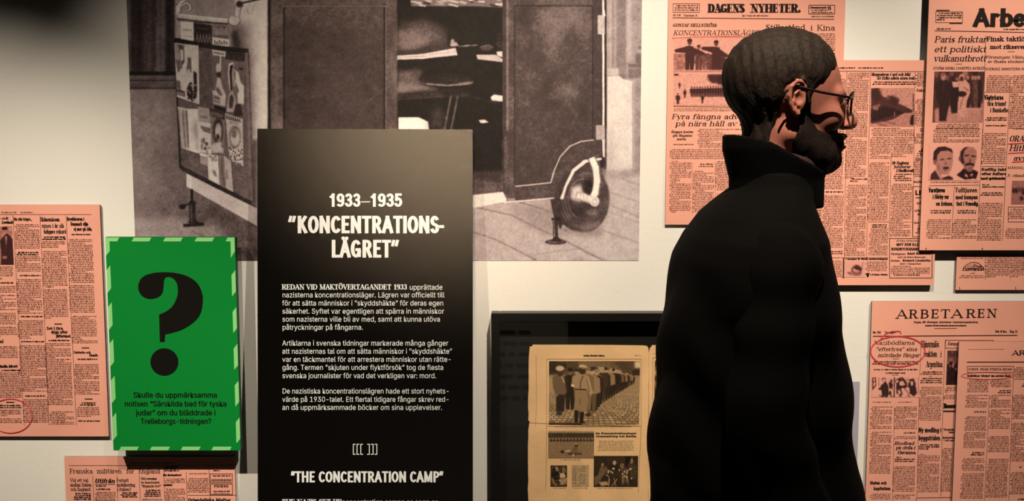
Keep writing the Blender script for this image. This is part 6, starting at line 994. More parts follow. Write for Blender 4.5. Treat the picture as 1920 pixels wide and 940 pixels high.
# cartoon
pic = Picture(P, *a_(172, 775), *a_(612, 965), .75, 1.0)
B = lambda pts, t=.04, bl=.45: pic.poly([a_(*p) for p in pts], t, bl)
pic.line([a_(176, 780), a_(176, 905)], 1.2, .1, .4); B(((178, 785), (210, 780), (212, 860), (178, 900))); B(((185, 795), (200, 790), (200, 815), (188, 820)), .95); B(((186, 830), (205, 825), (200, 860), (186, 870)), .95)
pic.line([a_(236, 785), a_(236, 860)], 1, .1, .4); B(((250, 860), (300, 815), (325, 860), (330, 940), (310, 975), (285, 960), (262, 975), (262, 930))); pic.ell(*a_(282, 802), 4.2, 3.6, .1, .5); pic.ell(*a_(284, 806), 2.6, 2.4, .95, .4); B(((232, 880), (262, 870), (258, 900), (236, 900)))
B(((325, 830), (350, 815), (368, 850), (360, 900), (345, 880), (335, 900))); pic.ell(*a_(352, 815), 3, 3.4, .2, .5); B(((340, 900), (355, 920), (345, 960), (325, 930)))
B(((374, 780), (386, 780), (384, 970), (372, 970)))
B(((400, 800), (430, 782), (470, 790), (500, 840), (495, 880), (450, 880), (430, 920), (400, 940), (395, 880))); B(((430, 820), (460, 815), (480, 850), (450, 860), (425, 850)), .95); pic.ell(*a_(448, 795), 4, 3, .1, .5); pic.ell(*a_(405, 815), 3.6, 4.2, .15, .5); pic.ell(*a_(405, 818), 2, 2.4, .95, .4)
B(((520, 800), (560, 790), (578, 840), (575, 900), (540, 920), (520, 880), (500, 870))); pic.ell(*a_(505, 818), 4, 4.4, .2, .5); pic.ell(*a_(505, 818), 2.3, 3, .95, .4); B(((520, 860), (580, 870), (590, 930), (560, 960), (520, 930)))
B(((530, 820), (550, 815), (555, 850), (535, 860)), .95); B(((400, 890), (440, 880), (460, 940), (430, 960)), .1); B(((410, 905), (430, 900), (440, 930), (425, 940)), .95); pic.line([a_(470, 880), a_(520, 940)], 1.6, .08, .5); pic.line([a_(604, 780), a_(600, 940)], 1, .1, .4)
for x in (238, 278, 340, 420, 500): pic.line([a_(x, 945), a_(x+26, 962)], 2.2, .08, .6)
pic.build('cartoon_drawing', M_print, root, ((0, (28, 10, 12)), (1, (236, 156, 128))))
pic = Picture(P, *a_(872, 532), *a_(990, 850), .85, .62)
pic.rect(1770, 655, 1802, 672, .52, 2); pic.line([a_(935, 540), a_(940, 640)], 1, .3, .6); pic.line([a_(880, 545), a_(935, 590)], 1, .35, .6)
for i in range(14): x = random.uniform(882, 975); y = random.uniform(650, 790); pic.ell(*a_(x, y), 3, 5, random.choice((.08, .12, .2)), 1); pic.ell(*a_(x, y-26), 1.6, 2.2, .7, .6)
pic.poly([a_(872, 700), a_(900, 680), a_(990, 640), a_(990, 850), a_(862, 850)], .12, 2, .85); 
for i in range(8): pic.ell(*a_(random.uniform(890, 975), random.uniform(650, 720)), 1.7, 2.2, .75, .6)
pic.noise(.03, .7)
pic.build('photograph', M_print, root, PINKR, gamma=1.35)

root, P = board('newspaper_page', .0165, .005, (1798, 641, 2060, 1100, 1779, 2060), M_pink, 'salmon continuation page with a thin red oval, overlapping the red-circled page', 'newspaper')
ink = Ink(P)
ink.strip([a_(1054, 640), (1990, 679)], 1.8); ink.frame(*a_(1056, 679), *a_(1486, 735), .8)
ink.strip([a_(1488, 675), b_(1402, 20), b_(1370, 930)], .6); ink.strip([b_(1198, 0), b_(1155, 935)], .6); ink.strip([a_(1492, 752), (1960, 701)], .6)
ink.strip([a_(1068, 522), a_(1400, 520)], .4)
ink.build('column_rules', M_ink, root, kind='stuff')
head(ink, [('AR', *a_(1472, 577), 1923, 9.6), ('BETAREN', 1925, 666.6, 2000, 9.6)], root, (1.1, .6), True, 0, name='masthead', q=4)
head(ink, [('FORTS. FRÅN FÖRSTA SIDAN', *a_(1068, 716), a_(1474, 0)[0], 4.2)], root, (.4, .3), True, m=M_ink)
head(ink, [('Nazibödlarna “efterlysa” sina mördade fångar.', *a_(1056, 776), a_(1468, 0)[0], 4)], root, (.55, .4), False)
for b in ((*b_(1050, 145), *b_(1175, 175)), (*b_(1032, 505), *b_(1160, 545)), (*b_(1255, 337), *b_(1350, 352)), (*b_(1240, 540), *b_(1368, 556)), (*b_(1447, 632), 1930, *b_(0, 665)[1:]), (*b_(1435, 915), 1930, *b_(0, 940)[1:]), (*a_(1342, 895), *a_(1466, 935)), (*a_(1563, 835), 1930, 728)): micro(ink, *b, pitch=3.9, h=1.9, fill=.85, lw=1.4)
ink.build('subheadings', M_ink, root, kind='stuff')
lines(ink, [(*a_(1060, 798), *a_(1262, 940)), (*a_(1270, 798), *a_(1468, 880)), (*a_(1496, 682), 1930, 715), (*b_(990, 0), *b_(1190, 135)), (*b_(985, 190), *b_(1180, 330)), (*b_(975, 330), *b_(1172, 490)), (*b_(960, 560), *b_(1165, 690)), (*b_(950, 690), *b_(1160, 935)), (*b_(1205, 0), *b_(1395, 130)), (*b_(1200, 130), *b_(1390, 325)), (*b_(1190, 365), *b_(1382, 530)), (*b_(1180, 565), *b_(1375, 935)), (*b_(1405, 0), 1930, *b_(0, 240)[1:]), (*b_(1395, 245), 1930, *b_(0, 610)[1:]), (*b_(1385, 680), 1930, *b_(0, 900)[1:])], root, pitch=3.2, h=1.45)
ink.strip([(a_(1245, 768)[0] + 49.5*math.cos(t), a_(0, 764)[1] + 6.6*math.sin(t)) for t in t_], 1.0); ink.build('red_oval', M_redsoft, root, eps=.0011, label='thin red pencil oval')

# ---- small wall label beside the person
root, P = board('wall_label', .006, .004, (1478, 717, 1609, 905, 1478, 1609.5), M_label, 'small grey text label on the wall just right of the walking person', 'label')
ink = Ink(P)
for i in range(8): micro(ink, 1490, 741+7.6*i, 1592 - (i % 3)*4, 746+7.6*i, pitch=5, h=2.4, fill=.7, lw=1.9)
ink.build('small_print', M_ink, root, kind='stuff')

# ================================================================ black picture frame with the magazine spread
fd = .040
PF = wallplane(fd)
fa0, fb0 = map(float, PF.px(921, 588)); fa1 = float(PF.px(1560, 600)[0]); fb1 = fb0 - .58; bw = .019
root = empty('picture_frame', ((fa0+fa1)/2, -fd/2, fb1), 'wide black glazed picture frame, left half visible beside the walking person', 'frame')
def bar(x0, x1, z0, z1): adopt(link('frame_bar', boxmesh('frame_bar', x0, x1, -fd, 0, z0, z1, .0012), M_frame), root)
bar(fa0, fa0+bw, fb1, fb0); bar(fa1-bw, fa1, fb1, fb0); bar(fa0+bw, fa1-bw, fb0-bw, fb0); bar(fa0+bw, fa1-bw, fb1, fb1+bw)
adopt(link('backing', boxmesh('backing', fa0+bw, fa1-bw, -.012, -.004, fb1+bw, fb0-bw), M_mat), root)
adopt(link('glass_pane', boxmesh('glass_pane', fa0+bw, fa1-bw, -.033, -.031, fb1+bw, fb0-bw), M_glass), root)
# magazine
PM = wallplane(.0155)
rootm = empty('magazine_spread', (0.16, -.013, float(PM.px(1100, 990)[1])), 'yellowed torn magazine spread with old photographs, mounted inside the black frame', 'magazine')
def paper(name, pts, m, y0, y1):
    v = []
    for d_ in (y0, y1):
        for u, v_ in pts: a, b = PM.px(u, v_); v.append((float(a), -d_, float(b)))
    n = len(pts); f = [tuple(range(n)), tuple(range(2*n-1, n-1, -1))] + [(i, i+n, (i+1) % n + n, (i+1) % n) for i in range(n)]
    me = mesh(name, v, f); bm = bmesh.new(); bm.from_mesh(me); bmesh.ops.recalc_face_normals(bm, faces=bm.faces); bm.to_mesh(me); bm.free()
    adopt(link(name, me, m), rootm)
def ragged(p, q, n, amp): return [(p[0]+(q[0]-p[0])*i/n + random.uniform(-amp, amp), p[1]+(q[1]-p[1])*i/n + random.uniform(-amp, amp)) for i in range(n)]
m_ = lambda x, y: (900+x*.2021, 570+y*.2021)
left = [m_(490, 381), m_(560, 382), m_(900, 382), m_(1200, 384), m_(1500, 388), m_(1548, 392), m_(1562, 408), m_(1566, 455)] + ragged((1216.5, 662), (1215, 990), 16, .4) + ragged((1214, 990), (990, 990), 6, .5) + ragged((990, 985), (990.5, 793), 14, .8) + [(993, 791), (990.3, 788)] + ragged((990.5, 786), (991.5, 668), 12, .7) + [m_(455, 470), m_(462, 400), m_(486, 396)]
paper('left_page', left, M_tan, .013, .0155)
right = [m_(1566, 455), m_(1576, 415), m_(1592, 396), (1222, 648), (1300, 647), (1440, 648)] + ragged((1444, 650), (1446, 985), 10, .8) + [(1446, 990), (1214.5, 990), (1216.5, 800)]
paper('right_page', right, M_tan, .013, .0155)
ink = Ink(PM)
ink.frame(1025, 673.5, 1202, 799.5, .5); ink.strip([(1025, 799), (1023.5, 920)], .5); ink.strip([(1202, 799), (1197, 922)], .5); ink.frame(1224, 671, 1430, 970, .5)
ink.strip([m_(520, 480), m_(525, 900), (1004, 800)], .4)
ink.build('rule_lines', M_sep, rootm)
n_ = lambda x, y: (900+x*.1915, 760+y*.1915)
head(ink, [('Berliner Illustrirte Zeitung', *m_(962, 488), m_(1155, 0)[0], 3.2)], rootm, (.5, .35), True, m=M_sep)
head(ink, [('Im Konzentrationslager', *n_(1132, 285), n_(1538, 0)[0], 3.8), ('Oranienburg bei Berlin', *n_(1132, 314), n_(1538, 0)[0], 3.8)], rootm, (.7, .45), True, m=M_sep)
lines(ink, [(*m_(618, 466), *m_(645, 484)), (*m_(1425, 472), *m_(1495, 490)), (1221, 662, 1237, 666), (*n_(720, 205), *n_(1495, 224)), (*n_(770, 528), *n_(990, 558)), (*n_(700, 806), *n_(850, 836)), (*n_(900, 806), *n_(1060, 836)), (*n_(1135, 808), *n_(1505, 836)), (*n_(1150, 345), *n_(1515, 465)), (*n_(905, 610), *n_(945, 795)), (*n_(975, 610), *n_(1040, 795))], rootm, m=M_sep, pitch=3.0, h=1.2, fill=.45)
ink.strip([n_(480, 172), n_(600, 178), n_(800, 192), n_(1550, 205)], .6); ink.build('fold_crease', mat('crease_brown', (.16, .085, .04, 1), .9, .1), rootm)
ink.pxpoly([n_(1630, 205), n_(1650, 212), (1240, 801), (1245, 803), (1222, 804)]); ink.build('tear_hole', M_mat, rootm)
TANR = ((0, (18, 12, 8)), (.3, (72, 52, 32)), (.6, (156, 118, 76)), (1, (240, 198, 140)))
q_ = lambda x, y: (1020+x*.1383, 670+y*.1383)
pic = Picture(PM, 1029.5, 677.5, 1198.5, 796.5, .55, .62)
pic.rect(1028, 742, 1200, 797, .40, 4)
pic.rect(1028, 676, 1200, 704, .34, 2); pic.rect(1028, 676, 1046, 704, .14, 2); pic.rect(1048, 680, 1062, 690, .15, .8); pic.poly([(1085, 676), (1150, 679), (1172, 700), (1172, 706), (1085, 704)], .46, 2); pic.poly([(1175, 679), (1188, 680), (1190, 694), (1176, 692)], .35, .8); pic.poly([(1190, 678), (1200, 678), (1200, 690), (1190, 690)], .95, 1.5); pic.rect(1186, 694, 1200, 704, .2, 1); pic.poly([(1028, 705), (1050, 702), (1060, 720), (1040, 740), (1028, 738)], .68, 4)
for i in range(9): pic.line([(1145+4*i, 680+.5*i), (1145+4*i, 697)], 1, .28, .5)
# cobbles
y = 738; r = 0
while y < 797:
    hh = 1.6 + (y-738)*.065; ww = hh*2.1; x = 1029 - (r % 2)*ww*.5
    while x < 1200:
        edge = 1150 + (744-y)*1.0
        pic.poly([(x+.12*ww, y), (x+ww*.9, y+.1*hh), (x+ww*.95, y+hh*.78), (x+.1*ww, y+hh*.8)], .74+random.uniform(-.14, .12), .3, .95); x += ww
    y += hh; r += 1
pic.noise(.02, .6)
pic.poly([(1140, 742), (1195, 706), (1200, 706), (1200, 760), (1130, 760)], .68, 6, .4)
for i in range(16, -1, -1):   # the long row
    t = i/16; x = 1108 + 80*t**.8; ft = 768 - 48*t**.75; h0 = 78*(1-t)**1.0*1.0 + 16*t
    pic.figure(x, ft, h0, random.choice((.12, .3, .45, .2, .6)), cap=random.choice((1, .7, .3)), face=.7, w=1.0, legs=random.choice((.12, .3, .16)))
pic.figure(1113, 770, 82, .16, cap=.25, w=1.15, legs=.12); pic.figure(1119, 764, 72, .2, cap=.6, w=1.1, legs=.16)
pic.figure(1109, 775, 87, .62, cap=.28, face=.75, w=1.15, legs=.4); pic.figure(1102, 768, 80, .5, cap=.5, w=.9)
pic.figure(1069, 768, 78, .13, cap=.12, face=.45, w=1.25, legs=.10); pic.figure(1081, 750, 58, .4, cap=.2, w=1)
# man in light jacket at the left
pic.poly([q_(115, 270), q_(170, 240), q_(230, 235), q_(280, 270), q_(310, 480), q_(270, 515), q_(160, 520), q_(120, 400)], .42, .8); pic.poly([q_(165, 510), q_(285, 510), q_(270, 740), q_(165, 735)], .10, .8); pic.ell(*q_(220, 200), 6, 8, .25, .8); pic.ell(*q_(215, 152), 8, 5, .85, .8); pic.line([q_(240, 260), q_(275, 350)], 1.6, .9, .6); pic.ell(*q_(205, 765), 5.5, 3, .15, .8); pic.ell(*q_(175, 515), 2.6, 3, .5, .7)
# uniformed man from behind
pic.poly([q_(385, 270), q_(440, 225), q_(500, 205), q_(580, 240), q_(620, 300), q_(660, 490), q_(630, 530), q_(590, 440), q_(570, 440), q_(420, 440), q_(400, 400), q_(370, 400)], .66, .8)
pic.poly([q_(415, 440), q_(572, 445), q_(600, 590), q_(575, 740), q_(480, 745), q_(490, 640), q_(470, 720), q_(410, 715), q_(420, 580)], .60, .8); pic.line([q_(420, 435), q_(575, 442)], 1.8, .12, .5); pic.line([q_(530, 250), q_(495, 340), q_(490, 430)], 1.3, .2, .5); pic.line([q_(485, 560), q_(490, 650)], 1.6, .35, 1); pic.poly([q_(368, 365), q_(410, 375), q_(408, 405), q_(370, 400)], .98, .5)
pic.poly([q_(415, 720), q_(470, 725), q_(455, 890), q_(412, 885)], .08, .7); pic.poly([q_(485, 745), q_(545, 745), q_(530, 870), q_(570, 890), q_(480, 905)], .08, .7)
pic.ell(*q_(520, 175), 6.5, 8, .22, .8); pic.ell(*q_(530, 130), 8, 4, .82, .7, rot=.2); pic.line([q_(490, 145), q_(580, 155)], 2, .4, .7)
pic.poly([q_(560, 300), q_(600, 250), q_(660, 480), q_(630, 520), q_(600, 430)], .72, .8); pic.line([q_(575, 290), q_(620, 470)], 1.5, .4, .8)
pic.ell(*q_(600, 780), 6, 3, .22, 1); pic.rect(1029, 793, 1090, 797, .2, 1.5); pic.noise(.012, .4)
pic.build('photograph', M_print, rootm, TANR)
pic = Picture(PM, *n_(668, 252), *n_(1115, 520), .7, .56)
pic.rect(1027, 807, 1115, 813, .72, 1.2); pic.rect(1027, 812, 1115, 821, .30, 1); 
for i in range(18): pic.line([(1030+4.7*i, 812), (1031+4.7*i, 822)], 1, .15, .6)
for i in range(14): x = 1030 + 6.2*i; pic.poly([(x, 828), (x+3, 822), (x+6, 828)], .12, .6)
pic.poly([n_(790, 450), n_(820, 440), n_(900, 445), n_(920, 410), n_(950, 405), n_(958, 450), n_(930, 500), n_(905, 490), n_(880, 470), n_(800, 475)], .45, .7); pic.ell(*n_(805, 458), 3, 2.5, .08, .6); pic.ell(*n_(940, 395), 3, 3.5, .3, .6); pic.line([n_(860, 480), n_(1000, 475)], 2, .15, .8); pic.poly([n_(830, 445), n_(890, 440), n_(890, 455), n_(830, 462)], .85, .6); pic.ell(*n_(915, 490), 2, 3, .8, .6); pic.ell(*n_(938, 380), 2.8, 1.5, .8, .5); pic.noise(.03, .6)
pic.build('photograph', M_print, rootm, TANR)
pic = Picture(PM, *n_(690, 590), *n_(852, 798), .7, .25)
pic.poly([n_(700, 620), n_(750, 610), n_(770, 690), n_(740, 740), n_(700, 700)], .1, .8); pic.ell(*n_(752, 625), 3, 4, .7, .7); pic.poly([n_(780, 670), n_(820, 660), n_(840, 700), n_(790, 720)], .9, .7); pic.poly([n_(770, 730), n_(850, 710), n_(850, 770), n_(790, 780)], .7, .8); pic.poly([n_(800, 620), n_(830, 600), n_(845, 650), n_(810, 660)], .6, .8); pic.line([n_(700, 720), n_(750, 790)], 4, .55, 1); pic.noise(.08, .8)
pic.build('photograph', M_print, rootm, TANR)
pic = Picture(PM, *n_(898, 588), *n_(1065, 800), .9, .72); pic.noise(.03, 1); pic.build('table_panel', M_print, rootm, TANR, eps=.0003)
pic = Picture(PM, *n_(1115, 497), *n_(1545, 800), .7, .16)
for i in range(14): pic.line([n_(1250+18*i, 500), n_(1255+18*i, 560)], 1.2, .3, .8)
pic.poly([n_(1150, 690), n_(1180, 600), n_(1240, 590), n_(1255, 640), n_(1200, 700), n_(1170, 760), n_(1120, 790), n_(1118, 700)], .42, .9); pic.ell(*n_(1212, 575), 5, 6, .15, .8); pic.ell(*n_(1200, 585), 2.4, 4, .6, .7)
pic.poly([n_(1350, 650), n_(1390, 590), n_(1440, 620), n_(1450, 740), n_(1410, 780), n_(1370, 700)], .36, .9); pic.ell(*n_(1390, 590), 4, 5, .5, .7); pic.poly([n_(1280, 590), n_(1320, 570), n_(1350, 620), n_(1340, 650), n_(1280, 640)], .1, .7); pic.ell(*n_(1316, 565), 3.4, 4.4, .75, .7); pic.poly([n_(1450, 560), n_(1490, 540), n_(1535, 600), n_(1530, 740), n_(1480, 720), n_(1460, 640)], .3, .9); pic.ell(*n_(1480, 545), 4, 5, .6, .8); pic.poly([n_(1420, 500), n_(1480, 500), n_(1470, 560), n_(1420, 600)], .05, 1)
pic.poly([n_(1260, 650), n_(1380, 630), n_(1400, 690), n_(1270, 700)], .22, .8)
for _ in range(16): x, y = random.uniform(1250, 1500), random.uniform(610, 720); pic.ell(*n_(x, y), 1.4, 1.8, .9, .5)
for x0, y0, x1, y1 in ((1270, 720, 1260, 795), (1310, 710, 1330, 795), (1345, 720, 1290, 795), (1400, 700, 1395, 780), (1440, 690, 1450, 780), (1250, 690, 1240, 680), (1230, 680, 1262, 700), (1262, 700, 1258, 760)): pic.line([n_(x0, y0), n_(x1, y1)], 1.2, .8, .5)
pic.poly([n_(1160, 755), n_(1240, 745), n_(1265, 780), n_(1190, 795)], .7, .8); pic.noise(.025, .7)
pic.build('photograph', M_print, rootm, TANR)
pic = Picture(PM, 1228, 676, 1420, 800, 1.2, .35); pic.noise(.12, 3); pic.rect(1236, 690, 1300, 800, .2, 4); pic.build('photograph', M_print, rootm, TANR)

# ================================================================ low reading panel behind the camera, mirrored faintly in the glass
PR = Plane((0, -3.25, 0)); 
root = empty('reading_panel', (-.15, -3.27, 0), 'grey floor-standing text panel, seen only as a dim reflection in the frame glass', 'panel')
adopt(link('panel_board', boxmesh('panel_board', -.62, .31, -3.29, -3.25, 0, .60, .003), mat('pale_panel', (.42, .40, .40, 1), .6)), root)
v = []; f = []
for i in range(7):
    z = .53 - .062*i; x = .10
    while x > -.52:
        wd = random.uniform(.03, .10); n = len(v); v += [(x-wd, -3.249, z-.011), (x, -3.249, z-.011), (x, -3.249, z+.011), (x-wd, -3.249, z+.011)]; f.append((n, n+1, n+2, n+3)); x -= wd + .018
adopt(link('text_rows', mesh('text_rows', v, f), mat('panel_text', (.04, .04, .04, 1), .7)), root)
# ================================================================ walking person
def nets(Fv, xs, ys, zs):
    """naive surface nets on a tensor grid: returns vertices and quads of the zero level"""
    nx, ny, nz = Fv.shape; ins = Fv < 0
    cells = np.zeros((nx-1, ny-1, nz-1), np.int8)
    for dx in (0, 1):
        for dy in (0, 1):
            for dz in (0, 1): cells += ins[dx:nx-1+dx, dy:ny-1+dy, dz:nz-1+dz]
    act = (cells > 0) & (cells < 8); idx = -np.ones(cells.shape, np.int64); I = np.argwhere(act); idx[act] = np.arange(len(I))
    acc = np.zeros((len(I), 3)); cnt = np.zeros(len(I)); X = (xs, ys, zs)
    for ax in range(3):
        o1, o2 = [a for a in range(3) if a != ax]
        for s1 in (0, 1):
            for s2 in (0, 1):
                a = I.copy(); a[:, o1] += s1; a[:, o2] += s2; b = a.copy(); b[:, ax] += 1
                fa = Fv[a[:, 0], a[:, 1], a[:, 2]]; fb = Fv[b[:, 0], b[:, 1], b[:, 2]]; m = (fa < 0) != (fb < 0)
                t = np.where(m, fa/np.where(m, fa-fb, 1), 0)
                p = np.stack([X[k][a[:, k]] for k in range(3)], 1); p[:, ax] += t*(X[ax][b[:, ax]] - X[ax][a[:, ax]])
                acc += p*m[:, None]; cnt += m
    V = acc/cnt[:, None]; Q = []
    for ax in range(3):
        o1, o2 = (ax+1) % 3, (ax+2) % 3
        sl = [slice(None)]*3; sl[ax] = slice(0, -1); s2 = [slice(None)]*3; s2[ax] = slice(1, None)
        A = ins[tuple(sl)]; Bm = ins[tuple(s2)]; E_ = np.argwhere(A != Bm)
        E_ = E_[(E_[:, o1] > 0) & (E_[:, o2] > 0) & (E_[:, o1] < Fv.shape[o1]-1) & (E_[:, o2] < Fv.shape[o2]-1)]
        def c(d1, d2):
            e = E_.copy(); e[:, o1] -= d1; e[:, o2] -= d2; return idx[e[:, 0], e[:, 1], e[:, 2]]
        q = np.stack([c(1, 1), c(0, 1), c(0, 0), c(1, 0)], 1); fl = ~A[E_[:, 0], E_[:, 1], E_[:, 2]]; q[fl] = q[fl][:, ::-1]; Q.append(q)
    return V, np.concatenate(Q)
class Field:
    def __init__(s, xs, ys, zs): s.x, s.y, s.z = xs, ys, zs; s.F = np.full((len(xs), len(ys), len(zs)), .2, np.float32)
    def _w(s, lo, hi, m):
        r = []
        for a, l, h in zip((s.x, s.y, s.z), lo, hi):
            i0 = max(0, np.searchsorted(a, l-m)-1); i1 = min(len(a), np.searchsorted(a, h+m)+1); r.append(slice(i0, max(i1, i0+1)))
        X, Y, Z = np.meshgrid(s.x[r[0]], s.y[r[1]], s.z[r[2]], indexing='ij'); return tuple(r), X, Y, Z
    def add(s, sl, d, k, sub=False):
        f = s.F[sl]
        if sub: d = -d; h = np.clip(.5 - .5*(f-d)/k, 0, 1); s.F[sl] = f*(1-h) + d*h + k*h*(1-h)
        else: h = np.clip(.5 + .5*(d-f)/k, 0, 1); s.F[sl] = d*(1-h) + f*h - k*h*(1-h)
    def cap(s, a, b, ra, rb, k=.01, sub=False, fy=1.0):
        a = np.array(a, float); b = np.array(b, float); m = max(ra, rb) + .04
        sl, X, Y, Z = s._w(np.minimum(a, b), np.maximum(a, b), m); ba = b-a; L = ba@ba + 1e-12
        px, py, pz = X-a[0], Y-a[1], Z-a[2]; h = np.clip((px*ba[0]+py*ba[1]+pz*ba[2])/L, 0, 1)
        d = np.sqrt((px-ba[0]*h)**2 + ((py-ba[1]*h)/fy)**2 + (pz-ba[2]*h)**2) - (ra+(rb-ra)*h); s.add(sl, d, k, sub)
    def ell(s, c, r, k=.01, rot=0, sub=False, yrot=0):
        c = np.array(c, float); m = max(r) + .04
        sl, X, Y, Z = s._w(c-max(r), c+max(r), .04); x, y, z = X-c[0], Y-c[1], Z-c[2]
        cs, sn = math.cos(rot), math.sin(rot); x, z = x*cs+z*sn, -x*sn+z*cs
        if yrot: cs, sn = math.cos(yrot), math.sin(yrot); x, y = x*cs+y*sn, -x*sn+y*cs
        q = np.sqrt((x/r[0])**2+(y/r[1])**2+(z/r[2])**2); g = np.sqrt((x/r[0]**2)**2+(y/r[1]**2)**2+(z/r[2]**2)**2)+1e-6
        s.add(sl, q*(q-1)/g, k, sub)
    def chain(s, pts, k=.01, **kw):
        for (a, ra), (b, rb) in zip(pts[:-1], pts[1:]): s.cap(a, b, ra, rb, k, **kw)
    def out(s, name, m, parent, off=(0, 0, 0), kind=None, label=None):
        V, Q = nets(s.F, s.x, s.y, s.z); V = V + np.array(off)
        me = mesh(name, V.tolist(), [tuple(int(i) for i in q) for q in Q], True)
        return link(name, me, m, parent, kind, label)
PY = -.54
PP = Plane((0, PY, 0))
def pz(u, v): a, b = PP.px(u, v); return float(a), float(b)
HX, HZT = pz(1482, 62); HZ = HZT - .112       # head centre
root = empty('person', (HX, PY, 0), 'person in a black coat with dark beard and glasses, walking right past the wall', 'person')
def ax(parts):
    out = [parts[0][0]]
    for lo, hi, st in parts:
        n = max(1, int(round((hi-lo)/st))); out += list(lo + (hi-lo)*np.arange(1, n+1)/n)
    return np.array(out)
HT = R(5)   # head pitch
def H3(x, y, z):  # head-local to person-local (person root at HX, PY, 0)
    c, s_ = math.cos(HT), math.sin(HT); return (x*c + z*s_, y, HZ - x*s_ + z*c)
M_skin = mat('skin', (.42, .155, .115, 1), .55, .3, bump=.15, bscale=900, var=.06, vscale=60, bdist=.0004)
M_skin.node_tree.nodes['Principled BSDF'].inputs['Subsurface Weight'].default_value = .12
M_skin.node_tree.nodes['Principled BSDF'].inputs['Subsurface Radius'].default_value = (.008, .003, .0015)
M_hair = mat('dark_hair', (.020, .013, .010, 1), .7, .22, bump=1.0, bscale=420, var=.5, vscale=300, stretch=(.5, 1, .2), bdist=.002)
M_beard = mat('dark_beard', (.014, .008, .007, 1), .85, .12, bump=.8, bscale=650, var=.5, vscale=400, stretch=(1, 1, .4), bdist=.0015)
M_coat = mat('black_coat', (.0022, .0020, .0020, 1), .9, .08, bump=.4, bscale=700, bdist=.0006)
M_trous = mat('black_trousers', (.008, .008, .009, 1), .85, .15, bump=.3, bscale=600)
M_shoe = mat('black_leather', (.01, .009, .008, 1), .35, .5)
M_scarf = mat('mauve_scarf', (.045, .024, .026, 1), .9, .1, bump=.6, bscale=500, bdist=.001)
M_gl = mat('dark_glasses_frame', (.012, .007, .006, 1), .3, .5)
M_eye = mat('eyeball', (.62, .56, .50, 1), .2, .5); M_iris = mat('iris', (.03, .018, .01, 1), .15, .6)

zs = ax([(0, .62, .006), (.62, .86, .0035), (.86, 1.40, .007), (1.40, HZT+.03, .0022)])
xs = ax([(-.55, -.14, .007), (-.14, .16, .0022), (.16, .55, .007)]); ys = ax([(-.34, -.10, .0045), (-.10, .10, .0025), (.10, .34, .0045)])
B_ = Field(xs, ys, zs)
# head
def hell(c, r, k=.012, **kw): B_.ell(H3(*c), r, k, rot=-HT + kw.pop('rot', 0), **kw)
def hcap(a, b, ra, rb, k=.008, **kw): B_.cap(H3(*a), H3(*b), ra, rb, k, **kw)
hell((-.014, 0, .028), (.097, .075, .082)); hell((.030, 0, -.022), (.058, .057, .078), .02); hell((.030, 0, -.074), (.056, .046, .030), .02, rot=-.15)
hcap((.070, 0, -.098), (.078, 0, -.094), .015, .014, .015)
for sy in (-1, 1):
    hcap((.084, sy*.012, .014), (.070, sy*.042, .013), .0085, .008, .014); hell((.062, sy*.037, -.026), (.022, .018, .018), .02)
    hell((.086, sy*.030, -.004), (.013, .016, .011), .008, sub=True); hcap((.102, sy*.010, -.036), (.096, sy*.015, -.036), .0070, .0055, .006)
    hcap((.000, sy*.052, -.060), (.055, sy*.034, -.088), .018, .014, .02)
    hell((-.008, sy*.0755, -.003), (.015, .0055, .024), .004, rot=.18, yrot=sy*.3)
    E1 = [(.004, .0765, .002), (.003, .080, .016), (-.004, .083, .024), (-.013, .0855, .024), (-.021, .086, .014), (-.022, .085, .000), (-.018, .083, -.013), (-.011, .081, -.023), (-.005, .079, -.028)]
    B_.chain([(H3(x_, sy*y_, z_), r_) for (x_, y_, z_), r_ in zip(E1, (.0030, .0034, .0038, .0038, .0038, .0036, .0036, .0042, .0055))], .002)
    B_.chain([(H3(x_, sy*y_, z_), .0026) for x_, y_, z_ in ((-.004, .0805, .013), (-.013, .0825, .004), (-.013, .0815, -.008), (-.006, .080, -.015), (.001, .079, -.010))], .002); hcap((.003, sy*.078, -.006), (.003, sy*.078, -.002), .0035, .003, .002)
    hell((-.004, sy*.084, -.003), (.0065, .005, .0085), .002, sub=True)
    hcap((.072, sy*.030, -.0005), (.0745, sy*.030, -.0005), .0125, .0125, .004)
hcap((.088, 0, .006), (.108, 0, -.026), .0075, .0105, .010); hcap((.108, 0, -.028), (.111, 0, -.031), .0098, .0092, .008)
hcap((.090, -.015, -.0585), (.098, 0, -.0565), .0050, .0058, .006); hcap((.098, 0, -.0565), (.090, .015, -.0585), .0058, .0050, .006); hcap((.089, -.013, -.0665), (.096, 0, -.0665), .0056, .0066, .006); hcap((.096, 0, -.0665), (.089, .013, -.0665), .0066, .0056, .006)
hcap((.102, -.012, -.0620), (.102, .012, -.0620), .0016, .0016, .003, sub=True)
